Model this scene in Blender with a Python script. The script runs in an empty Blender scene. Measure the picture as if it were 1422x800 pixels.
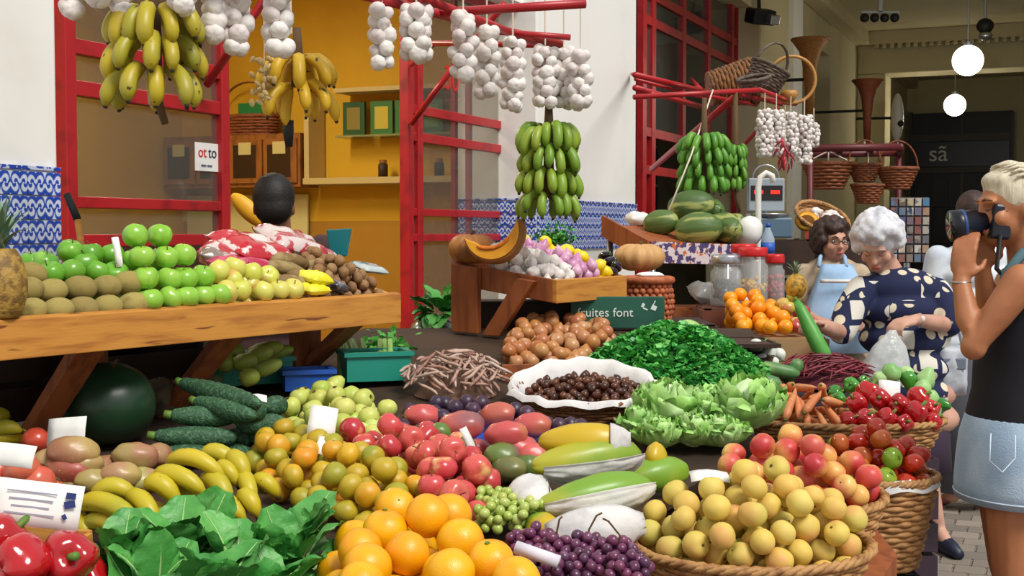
import bpy, bmesh, math, random
import numpy as np
from mathutils import Vector, Matrix, Euler, Quaternion, noise as mnoise
random.seed(7); rng = np.random.default_rng(7)
PI = math.pi
scene = bpy.context.scene
COL = scene.collection

# ------------------------------------------------------------------ camera
FPX, CAMH = 1800.0, 1.42
PITCH = math.atan(78.0 / FPX)
cam_d = bpy.data.cameras.new('camera'); cam = bpy.data.objects.new('camera', cam_d); COL.objects.link(cam)
cam.location = (0, 0, CAMH); cam.rotation_euler = (PI/2 - PITCH, 0, 0)
cam_d.sensor_width = 36.0; cam_d.lens = 36.0 * FPX / 1422.0; cam_d.clip_end = 200
scene.camera = cam
# ------------------------------------------------------------------ light
world = bpy.data.worlds.new('World'); scene.world = world; world.use_nodes = True
bg = world.node_tree.nodes['Background']; bg.inputs[0].default_value = (0.93, 0.96, 1.0, 1); bg.inputs[1].default_value = 0.55
sun_d = bpy.data.lights.new('sun', 'SUN'); sun_d.energy = 2.6; sun_d.angle = math.radians(22); sun_d.color = (1.0, 0.965, 0.90)
sun = bpy.data.objects.new('sun', sun_d); COL.objects.link(sun)
sun.rotation_euler = Vector((-0.42, 0.52, -0.80)).to_track_quat('-Z', 'Y').to_euler()
scene.view_settings.view_transform = 'Standard'; scene.view_settings.look = 'None'
scene.view_settings.gamma = 1.0; scene.view_settings.use_curve_mapping = False
scene.view_settings.exposure = 0.22

# ------------------------------------------------------------------ geometry helpers
def P(px, py, Y):
    """the point at depth Y seen at photo pixel (px, py)"""
    u, v = (px - 711) / FPX, (400 - py) / FPX
    c, s = math.cos(PITCH), math.sin(PITCH)
    dy, dz = c + v * s, -s + v * c
    k = Y / dy
    return Vector((u * k, Y, CAMH + dz * k))
def PZ(px, py, z):
    """the point at height z seen at photo pixel (px, py)"""
    u, v = (px - 711) / FPX, (400 - py) / FPX
    c, s = math.cos(PITCH), math.sin(PITCH)
    dy, dz = c + v * s, -s + v * c
    k = (z - CAMH) / dz
    return Vector((u * k, dy * k, z))
XO, DX = -3.57, 0.433
FD = Vector((DX, 1, 0)).normalized(); FN = Vector((1, -DX, 0)).normalized()
def F(Y, n=0.0, z=0.0):
    """a point on the shop front: Y along it, n metres out of it, z up"""
    return Vector((XO + DX * Y, Y, z)) + FN * n
def FY(px, n=0.0):
    xo = XO + n * 1.09
    return -FPX * xo / (1490 - px)

def lin(h):
    if isinstance(h, str):
        h = h.lstrip('#'); c = [int(h[i:i+2], 16) / 255 for i in (0, 2, 4)]
    else: c = list(h)
    return tuple(((x / 12.92) if x <= 0.04045 else ((x + 0.055) / 1.055) ** 2.4) for x in c) + (1.0,)

class MB:
    """collects geometry into one mesh"""
    def __init__(s): s.v, s.f = [], []
    def add(s, vs, fs):
        b = len(s.v); s.v.extend(Vector(v) for v in vs); s.f.extend(tuple(i + b for i in f) for f in fs); return s
    def hexa(s, p):      # 8 points: bottom 4 ccw, top 4 ccw
        return s.add(p, [(3,2,1,0),(4,5,6,7),(0,1,5,4),(1,2,6,5),(2,3,7,6),(3,0,4,7)])
    def box(s, c, d, rot=None):
        c = Vector(c); h = [x/2 for x in d]
        pts = [Vector((sx*h[0], sy*h[1], sz*h[2])) for sz in (-1,1) for sx,sy in ((-1,-1),(1,-1),(1,1),(-1,1))]
        if rot is not None:
            R = rot if isinstance(rot, Matrix) else Euler(rot).to_matrix()
            pts = [R @ p for p in pts]
        return s.hexa([p + c for p in pts])
    def bar(s, a, b, w, h, up=(0,0,1)):
        a, b = Vector(a), Vector(b); d = (b-a).normalized(); up = Vector(up)
        if abs(d.dot(up)) > .98: up = Vector(FD)
        x = d.cross(up).normalized(); u = x.cross(d).normalized()
        q = [(-1,-1),(1,-1),(1,1),(-1,1)]
        A = [a + x*(i*w/2) + u*(j*h/2) for i,j in q]; B = [b + x*(i*w/2) + u*(j*h/2) for i,j in q]
        return s.hexa(A + B)
    def fbox(s, Y0, Y1, n0, n1, z0, z1):
        return s.hexa([F(Y0,n0,z0),F(Y0,n1,z0),F(Y1,n1,z0),F(Y1,n0,z0),F(Y0,n0,z1),F(Y0,n1,z1),F(Y1,n1,z1),F(Y1,n0,z1)])
    def tube(s, pts, rad, n=8, caps=True, flat=None, close=False):
        pts = [Vector(p) for p in pts]; m = len(pts)
        rad = rad if isinstance(rad, (list, tuple)) else [rad]*m
        b = len(s.v); prev = None
        for i in range(m):
            if close: t = pts[(i+1) % m] - pts[i-1]
            else: t = pts[min(i+1, m-1)] - pts[max(i-1, 0)]
            t = t.normalized() if t.length > 1e-9 else Vector((0,0,1))
            if prev is None:
                x = t.cross(Vector((0,0,1)));  x = t.cross(Vector((1,0,0))) if x.length < .05 else x
                if flat is not None: x = Vector(flat[0])
            else: x = prev - t * prev.dot(t)
            x.normalize(); prev = x; y = t.cross(x)
            fx = flat[1] if flat is not None else 1.0
            for k in range(n):
                a = 2*PI*k/n; s.v.append(pts[i] + (x*math.cos(a)*fx + y*math.sin(a))*rad[i])
        for i in range(m if close else m-1):
            i2 = (i+1) % m
            for k in range(n):
                k2 = (k+1) % n; s.f.append((b+i*n+k, b+i*n+k2, b+i2*n+k2, b+i2*n+k))
        if caps and not close:
            s.f.append(tuple(b+k for k in reversed(range(n)))); s.f.append(tuple(b+(m-1)*n+k for k in range(n)))
        return s
    def lathe(s, prof, n=20, M=None, closed_top=True):
        b = len(s.v); M = M or Matrix()
        for r, z in prof:
            for k in range(n):
                a = 2*PI*k/n; s.v.append(M @ Vector((r*math.cos(a), r*math.sin(a), z)))
        m = len(prof)
        for i in range(m-1):
            for k in range(n):
                k2 = (k+1) % n; s.f.append((b+i*n+k, b+i*n+k2, b+(i+1)*n+k2, b+(i+1)*n+k))
        s.f.append(tuple(b+k for k in reversed(range(n))))
        if closed_top: s.f.append(tuple(b+(m-1)*n+k for k in range(n)))
        return s
    def ball(s, c, r, n=10, m=7, sc=(1,1,1), M=None):
        b = len(s.v); c = Vector(c)
        def q(t, a): 
            v = Vector((math.sin(t)*math.cos(a)*r*sc[0], math.sin(t)*math.sin(a)*r*sc[1], -math.cos(t)*r*sc[2]))
            return (M @ v if M is not None else v) + c
        s.v.append(q(0,0))
        for i in range(1, m):
            for k in range(n): s.v.append(q(PI*i/m, 2*PI*k/n))
        s.v.append(q(PI,0)); e = len(s.v)-1
        for k in range(n):
            k2 = (k+1) % n
            s.f.append((b, b+1+k2, b+1+k)); s.f.append((e, e-n+k, e-n+k2))
            for i in range(m-2): s.f.append((b+1+i*n+k, b+1+i*n+k2, b+1+(i+1)*n+k2, b+1+(i+1)*n+k))
        return s
    def mesh(s, name, smooth=True, bevel=0.0):
        me = bpy.data.meshes.new(name); me.from_pydata([tuple(v) for v in s.v], [], s.f)
        if bevel:
            bm = bmesh.new(); bm.from_mesh(me)
            bmesh.ops.recalc_face_normals(bm, faces=bm.faces)
            bmesh.ops.bevel(bm, geom=list(bm.edges), offset=bevel, segments=2, affect='EDGES', profile=.5)
            bm.to_mesh(me); bm.free()
        if smooth: me.polygons.foreach_set('use_smooth', [True]*len(me.polygons))
        me.update(); return me
    def build(s, name, m, parent=None, smooth=False, bevel=0.0, **kw):
        return obj(name, s.mesh(name, smooth, bevel), m, parent, **kw)

def obj(name, me, m=None, parent=None, loc=None, rot=None, sc=None):
    o = bpy.data.objects.new(name, me); COL.objects.link(o)
    if m is not None:
        if not me.materials: me.materials.append(m)
        elif me.materials[0] is not m:
            o.material_slots[0].link = 'OBJECT'; o.material_slots[0].material = m
    if parent is not None: o.parent = parent
    if loc is not None: o.location = loc
    if rot is not None:
        if isinstance(rot, Quaternion): o.rotation_mode = 'QUATERNION'; o.rotation_quaternion = rot
        else: o.rotation_euler = rot
    if sc is not None: o.scale = sc if not isinstance(sc, (int, float)) else (sc, sc, sc)
    return o
def tag(o, label, cat, group=None):
    o['label'] = label; o['category'] = cat
    if group: o['group'] = group
    return o
def struct(o): o['kind'] = 'structure'; return o
def stuff(o): o['kind'] = 'stuff'; return o
def thing(name, label, cat, loc=(0,0,0), rot=(0,0,0), group=None, sc=1.0):
    o = bpy.data.objects.new(name, None); COL.objects.link(o); o.location = loc
    if isinstance(rot, Quaternion): o.rotation_mode = 'QUATERNION'; o.rotation_quaternion = rot
    else: o.rotation_euler = rot
    o.scale = (sc, sc, sc); o.empty_display_size = .02
    return tag(o, label, cat, group)
def rq(tilt=PI):
    """a random rotation, tilted at most so far from upright"""
    ax = Vector((random.uniform(-1,1), random.uniform(-1,1), 0))
    ax = ax.normalized() if ax.length > .01 else Vector((1,0,0))
    return Quaternion(ax, random.uniform(0, tilt)) @ Quaternion((0,0,1), random.uniform(0, 2*PI))
def arc(c, r, a0, a1, n, ax='xz'):
    out = []
    for i in range(n):
        a = a0 + (a1-a0)*i/(n-1); x, y = r*math.cos(a), r*math.sin(a)
        out.append(Vector(c) + (Vector((x,0,y)) if ax == 'xz' else Vector((x,y,0)) if ax == 'xy' else Vector((0,x,y))))
    return out

# ------------------------------------------------------------------ materials
MATS = {}
def mat(name, cols, rough=.5, ncol=None, nscale=8.0, lo=.45, hi=.65, bump=0.0, bscale=60.0, metal=0.0, axis=None,
        trans=0.0, alpha=1.0, sss=0.0, emit=0.0, spec=.5, coat=0.0, stretch=None, val=.0, spots=None, sscale=30, slo=.62, shi=.68):
    m = bpy.data.materials.new(name); m.use_nodes = True; nt = m.node_tree; N, L = nt.nodes, nt.links
    b = N['Principled BSDF']; MATS[name] = m
    cols = [cols] if isinstance(cols, str) else cols
    def ramp(cs):
        r = N.new('ShaderNodeValToRGB'); e = r.color_ramp.elements
        for i, c in enumerate(cs):
            p = i / max(1, len(cs)-1)
            el = e[i] if i < 2 else e.new(p)
            el.position = p; el.color = lin(c)
        if len(cs) == 1: e[1].color = lin(cs[0])
        return r
    if len(cols) > 1:
        oi = N.new('ShaderNodeObjectInfo'); r = ramp(cols); L.new(oi.outputs['Random'], r.inputs[0]); c = r.outputs[0]
    else:
        rgb = N.new('ShaderNodeRGB'); rgb.outputs[0].default_value = lin(cols[0]); c = rgb.outputs[0]
    tc = N.new('ShaderNodeTexCoord'); co = tc.outputs['Object']
    if stretch:
        mp = N.new('ShaderNodeMapping'); mp.inputs['Scale'].default_value = stretch; L.new(co, mp.inputs[0]); co = mp.outputs[0]
    def noise(scale, detail=4):
        n = N.new('ShaderNodeTexNoise'); n.inputs['Scale'].default_value = scale; n.inputs['Detail'].default_value = detail
        oi = N.new('ShaderNodeObjectInfo'); va = N.new('ShaderNodeVectorMath'); va.operation = 'ADD'
        ml = N.new('ShaderNodeVectorMath'); ml.operation = 'SCALE'; ml.inputs[0].default_value = (37, 17, 71)
        L.new(oi.outputs['Random'], ml.inputs['Scale']); L.new(co, va.inputs[0]); L.new(ml.outputs[0], va.inputs[1]); L.new(va.outputs[0], n.inputs['Vector'])
        return n.outputs[0]
    def mix(fac, a, bb):
        x = N.new('ShaderNodeMix'); x.data_type = 'RGBA'; L.new(fac, x.inputs[0]); L.new(a, x.inputs[6])
        if isinstance(bb, str): x.inputs[7].default_value = lin(bb)
        else: L.new(bb, x.inputs[7])
        return x.outputs[2]
    def mrange(src, a, bb):
        r = N.new('ShaderNodeMapRange'); r.interpolation_type = 'SMOOTHSTEP'; r.inputs[1].default_value = a; r.inputs[2].default_value = bb
        L.new(src, r.inputs[0]); return r.outputs[0]
    if ncol:
        src = noise(nscale)
        if axis is not None:      # patch grows towards one side of the thing: (axis index, length scale)
            sx = N.new('ShaderNodeSeparateXYZ'); L.new(tc.outputs['Object'], sx.inputs[0])
            mu = N.new('ShaderNodeMath'); mu.operation = 'MULTIPLY_ADD'; L.new(sx.outputs[axis[0]], mu.inputs[0]); mu.inputs[1].default_value = axis[1]; L.new(src, mu.inputs[2]); src = mu.outputs[0]
        if isinstance(ncol, (list, tuple)):
            oi2 = N.new('ShaderNodeObjectInfo'); r2 = ramp(list(ncol)); fr = N.new('ShaderNodeMath'); fr.operation = 'MULTIPLY'; fr.inputs[1].default_value = 7.31
            f2 = N.new('ShaderNodeMath'); f2.operation = 'FRACT'; L.new(oi2.outputs['Random'], fr.inputs[0]); L.new(fr.outputs[0], f2.inputs[0]); L.new(f2.outputs[0], r2.inputs[0])
            c = mix(mrange(src, lo, hi), c, r2.outputs[0])
        else: c = mix(mrange(src, lo, hi), c, ncol)
    if spots: c = mix(mrange(noise(sscale, 2), slo, shi), c, spots)
    if val:
        hs = N.new('ShaderNodeHueSaturation'); mr = N.new('ShaderNodeMapRange'); mr.inputs[3].default_value = 1-val; mr.inputs[4].default_value = 1+val
        oi = N.new('ShaderNodeObjectInfo'); fr = N.new('ShaderNodeMath'); fr.operation = 'MULTIPLY'; fr.inputs[1].default_value = 13.7
        f2 = N.new('ShaderNodeMath'); f2.operation = 'FRACT'; L.new(oi.outputs['Random'], fr.inputs[0]); L.new(fr.outputs[0], f2.inputs[0]); L.new(f2.outputs[0], mr.inputs[0])
        L.new(mr.outputs[0], hs.inputs['Value']); L.new(c, hs.inputs['Color']); c = hs.outputs[0]
    L.new(c, b.inputs['Base Color'])
    b.inputs['Roughness'].default_value = rough; b.inputs['Metallic'].default_value = metal
    b.inputs['Transmission Weight'].default_value = trans; b.inputs['Alpha'].default_value = alpha
    b.inputs['Specular IOR Level'].default_value = spec; b.inputs['Coat Weight'].default_value = coat
    if sss: b.inputs['Subsurface Weight'].default_value = sss; b.inputs['Subsurface Radius'].default_value = (.01, .006, .003); b.inputs['Subsurface Scale'].default_value = 1.0
    if emit: L.new(c, b.inputs['Emission Color']); b.inputs['Emission Strength'].default_value = emit
    if bump:
        bp = N.new('ShaderNodeBump'); bp.inputs['Strength'].default_value = bump; bp.inputs['Distance'].default_value = .004
        L.new(noise(bscale, 3), bp.inputs['Height']); L.new(bp.outputs[0], b.inputs['Normal'])
    return m
def nodes(m): return m.node_tree.nodes, m.node_tree.links, m.node_tree.nodes['Principled BSDF']
def text(name, s, size, m, M, parent=None, ext=.0008):
    cu = bpy.data.curves.new(name, 'FONT'); cu.body = s; cu.size = size; cu.extrude = ext; cu.align_x = 'CENTER'; cu.align_y = 'CENTER'
    t = bpy.data.objects.new(name, cu); COL.objects.link(t); dg = bpy.context.evaluated_depsgraph_get()
    me = bpy.data.meshes.new_from_object(t.evaluated_get(dg)); bpy.data.objects.remove(t); bpy.data.curves.remove(cu)
    me.transform(M); me.materials.clear(); return obj(name, me, m, parent)
def frame(o, x, y):
    """matrix with origin o, x axis along x and y axis along y"""
    x = Vector(x).normalized(); z = x.cross(Vector(y)).normalized(); y = z.cross(x)
    M = Matrix((x, y, z)).transposed().to_4x4(); M.translation = Vector(o); return M

M_white = mat('plaster_white', 'F2F1EC', .9, ncol='E6E4DC', nscale=1.5, lo=.5, hi=.8, bump=.15, bscale=30)
M_cream = mat('plaster_cream', 'CFC49C', .9, ncol='B9AC84', nscale=1.2, lo=.5, hi=.8, bump=.1, bscale=30)
M_greyp = mat('plaster_grey', 'B8B0A4', .9, ncol='A0978A', nscale=2, lo=.4, hi=.8)
M_yellow = mat('paint_yellow', 'D9A81E', .75, ncol='C8961A', nscale=1.3, lo=.4, hi=.8)
M_ochre = mat('paint_ochre', 'B98420', .75, ncol='A5741C', nscale=1.5, lo=.4, hi=.8)
M_red = mat('red_paint', 'B01E24', .38, ncol='8E1820', nscale=9, lo=.5, hi=.75, bump=.1, bscale=90)
M_wood = mat('stall_wood', 'C98A3A', .5, ncol='A9692A', nscale=3.0, lo=.42, hi=.72, stretch=(1.5, 1.5, 14), spots='7A431B', sscale=3.2, slo=.66, shi=.72, bump=.15, bscale=12)
M_wood2 = mat('brown_wood', '9A5428', .55, ncol='7C3F1D', nscale=5, lo=.4, hi=.7, stretch=(6, 6, 1), bump=.15, bscale=20)
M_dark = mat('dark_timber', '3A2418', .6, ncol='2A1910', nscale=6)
M_black = mat('matt_black', '141414', .6)
M_steel = mat('brushed_steel', 'B8BCC0', .3, metal=.9)
M_paper = mat('white_paper', 'EEEDE8', .8, ncol='DAD9D6', nscale=6)
M_ink = mat('dark_ink', '23306A', .7)
M_glassn = mat('window_glass', '5A5C58', .04, alpha=.42, spec=.7)
M_stem = mat('stem_brown', '5A4426', .8)
M_gstem = mat('stem_green', '5E7F2E', .6)
# ================================================================== the setting
# ---- floor
M_floor = mat('floor_grout', '5C5650', .8, ncol='6E675E', nscale=4)
N, L, B = nodes(M_floor)
br = N.new('ShaderNodeTexBrick'); br.offset = 0.5; br.inputs['Scale'].default_value = 1.0
br.inputs['Brick Width'].default_value = .13; br.inputs['Row Height'].default_value = .13; br.inputs['Mortar Size'].default_value = .008
br.inputs['Color1'].default_value = lin('8E8276'); br.inputs['Color2'].default_value = lin('7E746A'); br.inputs['Mortar'].default_value = lin('4E4842')
tc = N.new('ShaderNodeTexCoord'); mp = N.new('ShaderNodeMapping'); mp.inputs['Rotation'].default_value = (0,0,-math.atan2(1, DX) + PI/2 * 0)
L.new(tc.outputs['Object'], mp.inputs[0]); L.new(mp.outputs[0], br.inputs[0]); L.new(br.outputs[0], B.inputs['Base Color'])
floor = struct(MB().add([(-14,-6,0),(26,-6,0),(26,45,0),(-14,45,0)], [(0,1,2,3)]).build('floor', M_floor))
M_tile = mat('paving_stone', ['8E8276', '7A7066', '988C80', '847A6E'], .7, ncol='857A70', nscale=12, lo=.5, hi=.8, bump=.2, bscale=40)
tile_me = MB().box((0,0,.002), (.119,.119,.012)).mesh('paving_tile', False, .003)
ang = math.atan2(FD.y, FD.x); cnt = 0
for i in range(60):
    for j in range(40):
        q = Vector((1.35, 5.05, 0)) + FD*(i*.13) + FN*((j-6)*.13 + (.065 if i % 2 else 0))
        px = 711 + FPX*q.x/q.y; py = 322 + FPX*CAMH/q.y
        if 1236 < px < 1440 and 612 < py < 812 and not (px > 1352 and py < 690) and cnt < 300:
            obj('paving_tile', tile_me, M_tile, floor, q, (0,0,ang)); cnt += 1

# ---- shop front: piers, tiles
wl = struct(MB().fbox(-3.0, FY(82), -.62, 0, 0, 5.2).build('wall_left', M_white, bevel=.012))
pier = struct(MB().fbox(FY(745), FY(882), -.62, 0, 0, 5.2).build('wall_middle', M_white, bevel=.012))
M_az = mat('azulejo', 'E6E9F0', .15)
N, L, B = nodes(M_az)
tc = N.new('ShaderNodeTexCoord'); oi = N.new('ShaderNodeObjectInfo')
def mth(op, a, b=None):
    m = N.new('ShaderNodeMath'); m.operation = op
    for k, v in enumerate((a, b)):
        if v is None: continue
        if isinstance(v, (int, float)): m.inputs[k].default_value = v
        else: L.new(v, m.inputs[k])
    return m.outputs[0]
sx = N.new('ShaderNodeSeparateXYZ'); L.new(tc.outputs['Object'], sx.inputs[0])
# each tile carries two mirrored scrolls: a painted motif in tile coordinates
u_ = mth('PINGPONG', mth('MULTIPLY', sx.outputs[0], 11.8), .5); v_ = mth('MULTIPLY', sx.outputs[2], 24.0)
r_ = mth('SQRT', mth('ADD', mth('POWER', mth('MULTIPLY', mth('SUBTRACT', u_, .25), 3.2), 2.0), mth('POWER', v_, 2.0)))
an_ = mth('ARCTAN2', v_, mth('SUBTRACT', u_, .25))
w_ = mth('ADD', mth('SINE', mth('ADD', mth('MULTIPLY', r_, 9.0), mth('MULTIPLY', an_, 2.0))), mth('MULTIPLY', mth('SINE', mth('MULTIPLY', an_, 4.0)), .5))
r1 = N.new('ShaderNodeValToRGB'); e = r1.color_ramp.elements
e[0].position = .30; e[0].color = lin('2B4DB6'); e[1].position = .62; e[1].color = lin('DCE3F4'); x = e.new(.46); x.color = lin('6C8AD6')
L.new(mth('ADD', mth('MULTIPLY', w_, .33), .5), r1.inputs[0]); L.new(r1.outputs[0], B.inputs['Base Color'])
M_az2 = mat('azulejo_border', '2847AE', .15, ncol='C9D2EC', nscale=30, lo=.5, hi=.56)
TW, TH = .17, .083
def tiles(parent, pts, name='tile', m=None, rows=8, top=1.645):
    """pts: (corner, direction, outward normal, length)"""
    o, d, nn, ln = pts; k = int(round(ln/TW)); w = ln/k
    me = MB().box((0,0,0), (w-.004, .012, TH-.004)).mesh(name, False, .0015)
    th = MB().box((0,0,0), (w-.004, .012, .014)).mesh(name, False, .0015)
    rz = math.atan2(d.y, d.x)
    for r in range(rows):
        for i in range(k):
            c = Vector(o) + d*(w*(i+.5)) + nn*.008; c.z = top - TH*(r+.5) - .018
            obj(name, me, M_az, parent, c, (0,0,rz))
    for i in range(k):
        c = Vector(o) + d*(w*(i+.5)) + nn*.010; c.z = top - .007
        obj(name, th, M_az2, parent, c, (0,0,rz))
Yl = FY(82)
tiles(wl, (F(Yl-.95/1.0897*1.0), FD, FN, .95), rows=6)
tiles(pier, (F(FY(745)), FD, FN, (FY(882)-FY(745))*1.0897), rows=4)
tiles(pier, (F(FY(745), -.60), FN, -FD, .60), rows=4)

# ---- red shop windows of the first bay
RC = -.28
def ry(px): return FY(px, RC)
ZB = (1.385, 1.535, 1.975, 2.135)       # cross bars
def leaf(name, Y0, Y1, bars, label, cat, z0, z1, posts, w=.055, glass=True, n=RC):
    root = thing(name, label, cat, F((Y0+Y1)/2, n, z0)); inv = -root.location
    for py_ in posts:
        MB().fbox(py_-w/2, py_+w/2, n-.03, n+.03, z0, z1).build('post', M_red, root, loc=inv, bevel=.004)
    for zb, h in bars:
        MB().fbox(Y0, Y1, n-.022, n+.022, zb-h/2, zb+h/2).build('cross_bar', M_red, root, loc=inv, bevel=.004)
    if glass:
        zs = sorted([b for b, h in bars])
        for a, b in zip(zs, zs[1:]):
            MB().fbox(Y0, Y1, n-.003, n+.003, a, b).build('pane', M_glassn, root, loc=inv)
    return root
wA = leaf('shop_window', ry(60), ry(286), [(ZB[0],.05),(ZB[1],.045),(ZB[2],.06),(ZB[3],.06),(2.9,.06)],
          'red steel shop window beside the blue tiled white wall', 'window', .0, 2.93, [ry(62), ry(285)])
MB().fbox(ry(60), ry(286), RC-.02, RC+.02, .03, ZB[0]-.02).build('shadow_toned_panel', M_dark, wA, loc=-wA.location)  # dark colour stands in for the shadow under the counter
wB = leaf('shop_window', ry(549), ry(688), [(.06,.06),(.72,.05),(ZB[0],.045),(ZB[1],.045),(ZB[2],.055),(ZB[3],.055),(2.9,.06)],
          'red steel glazed door leaf carrying the red number 30', 'window', .0, 2.93, [ry(551), ry(565), ry(687)], .06)
for px in (640, 660):
    MB().fbox(ry(px)-.02, ry(px)+.02, RC-.12, RC-.09, .02, 2.9).build('inner_post', M_red, wB, loc=-wB.location)
M_num = mat('number_red', 'D02020', .5)
n30 = text('number', '30', .21, M_num, frame(F(ry(614), RC+.006, 2.36), FD, (0,0,1)), wB); n30.location = -wB.location
stk = thing('window_sticker', 'white paper notice with red and dark letters stuck on the window pane', 'sticker', F(ry(262), RC+.008, 1.75))
MB().fbox(ry(246), ry(279), RC+.005, RC+.008, 1.69, 1.815).build('sheet', M_paper, stk, loc=-stk.location)
M_dkt = mat('letter_navy', '2A2A44', .6)
text('letters_red', 'ot', .07, M_num, frame(F(ry(256), RC+.0095, 1.772), FD, (0,0,1)), stk).location = -stk.location
text('letters_dark', 'to', .07, M_dkt, frame(F(ry(270.5), RC+.0095, 1.772), FD, (0,0,1)), stk).location = -stk.location
text('small_print', 'ooo ooo', .022, M_ink, frame(F(ry(262), RC+.0095, 1.715), FD, (0,0,1)), stk).location = -stk.location
struct(MB().fbox(FY(82), FY(745), -.5, -.1, 2.93, 5.2).build('trim_1', M_white))

# ---- inside of the first shop: yellow room
YC = 8.95                                # cross wall of the shop meets the front here
def S(t, z, o=0.0):
    """a point on the cross wall: t metres in from the shop front, o metres out of it towards the street end"""
    q = F(YC, RC, z) - FN*t - FD*o; return q
struct(MB().hexa([S(-.1,1.50,0),S(-.1,1.50,-.15),S(4.2,1.50,-.15),S(4.2,1.50,0),S(-.1,3.4,0),S(-.1,3.4,-.15),S(4.2,3.4,-.15),S(4.2,3.4,0)]).build('wall_shop_end', M_yellow))
struct(MB().hexa([S(-.1,0,0),S(-.1,0,-.15),S(4.2,0,-.15),S(4.2,0,0),S(-.1,1.5,0),S(-.1,1.5,-.15),S(4.2,1.5,-.15),S(4.2,1.5,0)]).build('wall_shop_dado', M_ochre))
struct(MB().fbox(1.0, 10.6, -3.3, -3.15, 0, 3.4).build('wall_shop_back', M_yellow))
struct(MB().fbox(1.0, 10.4, -3.3, -.30, 3.35, 3.5).build('ceiling_shop', M_white))
struct(MB().fbox(1.0, 1.15, -3.3, -.3, 0, 3.4).build('wall_shop_near', M_yellow))
for k, (yy, nn) in enumerate(((7.0, -1.6), (5.2, -1.7))):  # unseen tube fixtures and area lights added to brighten the yellow room
    lp = thing('fill_lamp', 'added unseen fill lamp under the shop ceiling', 'lamp', F(yy, nn, 3.3), (0,0,math.atan2(FD.y, FD.x)), 'added fill lamps in the yellow shop')
    MB().box((0,0,.02), (1.2,.1,.05)).build('housing', M_white, lp)
    M_fill_glow = MATS.get('fill_lamp_glow') or mat('fill_lamp_glow', 'FFF2D0', .5, emit=14.0)
    MB().tube([(-.55,0,-.02),(.55,0,-.02)], .018).build('tube', M_fill_glow, lp)
    ld = bpy.data.lights.new('fill_light', 'AREA'); ld.shape = 'RECTANGLE'; ld.size = 1.2; ld.size_y = .15; ld.energy = 42; ld.color = (1, .9, .68)
    lo = bpy.data.objects.new('fill_light', ld); COL.objects.link(lo); lo.parent = lp; lo.location = (0,0,-.06)

# ---- arcade beyond: second bay, far piers, beams, end
struct(MB().fbox(FY(1053), FY(1106), -.62, 0, 0, 5.2).build('wall_far', M_cream, bevel=.02))
struct(MB().fbox(FY(1092), FY(1105), 0, .06, 0, 4.55).build('trim_2', M_white))
struct(MB().fbox(FY(882), FY(1053), -.62, -.1, 3.95, 5.2).build('wall_transom', M_cream))
struct(MB().fbox(FY(1106), FY(1150), -.62, -.02, 3.97, 5.2).build('wall_lintel', M_cream))
struct(MB().fbox(FY(1150), 32, -.62, 0, 0, 5.2).build('wall_arcade', M_cream))
struct(MB().fbox(FY(1106), FY(1150), -1.2, -1.1, 0, 4.0).build('door_1', M_dark))
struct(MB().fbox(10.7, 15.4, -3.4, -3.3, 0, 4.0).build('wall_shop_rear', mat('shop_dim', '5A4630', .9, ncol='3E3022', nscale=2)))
struct(MB().fbox(11.5, 32, -3.4, 14, 4.62, 4.75).build('ceiling', M_cream))
struct(MB().fbox(11.5, 32, 0, .22, 4.42, 4.62).build('trim_3', M_cream))
Yb = FY(1187)
struct(MB().fbox(Yb, Yb+.6, 0, 9, 3.97, 4.62).build('wall_beam', M_cream, bevel=.03))
struct(MB().fbox(Yb-.22, Yb, .22, 9, 4.42, 4.62).build('trim_4', M_cream))
struct(MB().fbox(Yb, Yb+.6, 0, .45, 0, 3.97).build('wall_pilaster', M_cream, bevel=.02))
# small dentils below the cornice of the cross beam, picked apart in the photo only as a row of teeth
d = MB()
for k in range(70): d.fbox(Yb-.20, Yb-.03, .3+k*.12, .36+k*.12, 4.36, 4.42)
o = d.build('dentil_row', M_cream, bpy.data.objects['trim_4']); stuff(o)
struct(MB().fbox(27.5, 27.7, 0, 9, 0, 4.6).build('wall_end', M_cream))
struct(MB().fbox(Yb, Yb+.8, 4.85, 5.7, 0, 4.6).build('wall_pillar', M_cream, bevel=.03))
struct(MB().fbox(12.5, 32, 8.5, 8.8, 0, 5).build('wall_light_block', M_cream))  # wall out of view, added to keep the arcade dim
# ================================================================== produce kinds
def blob(name, r, sc=(1,1,1), top=0.0, bot=0.0, lobes=0.0, k=5, pear=0.0, n=20, m=13, wob=0.0, seed=0, wt=.42):
    v, f = [], []
    def q(t, a):
        R = 1 - top*math.exp(-(t/wt)**2) - bot*math.exp(-((PI-t)/wt)**2)
        R *= 1 + lobes*math.cos(k*a)*math.sin(t)**.7
        x, y, z = R*math.sin(t)*math.cos(a), R*math.sin(t)*math.sin(a), R*math.cos(t)
        if pear: g = 1 - pear*max(0, z+.25); x, y = x*g, y*g; z = z*(1+pear*.5*max(0, z))
        p = Vector((x*sc[0], y*sc[1], z*sc[2]))
        if wob: p *= 1 + wob*mnoise.noise(p*1.6 + Vector((seed*5.1, seed*1.7, 3)))
        return p*r
    v.append(q(0, 0))
    for i in range(1, m):
        for j in range(n): v.append(q(PI*i/m, 2*PI*j/n))
    v.append(q(PI, 0)); e = len(v)-1
    for j in range(n):
        j2 = (j+1) % n
        f.append((0, 1+j, 1+j2)); f.append((e, e-n+j2, e-n+j))
        for i in range(m-2): f.append((1+i*n+j, 1+(i+1)*n+j, 1+(i+1)*n+j2, 1+i*n+j2))
    return MB().add(v, f).mesh(name)
def stem_mesh(name, r, h, z, bend=.3):
    return MB().tube([(0,0,z),(bend*h*.3,0,z+h*.5),(bend*h,0,z+h)], [r*.8, r, r*1.3], 6).mesh(name)
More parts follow.
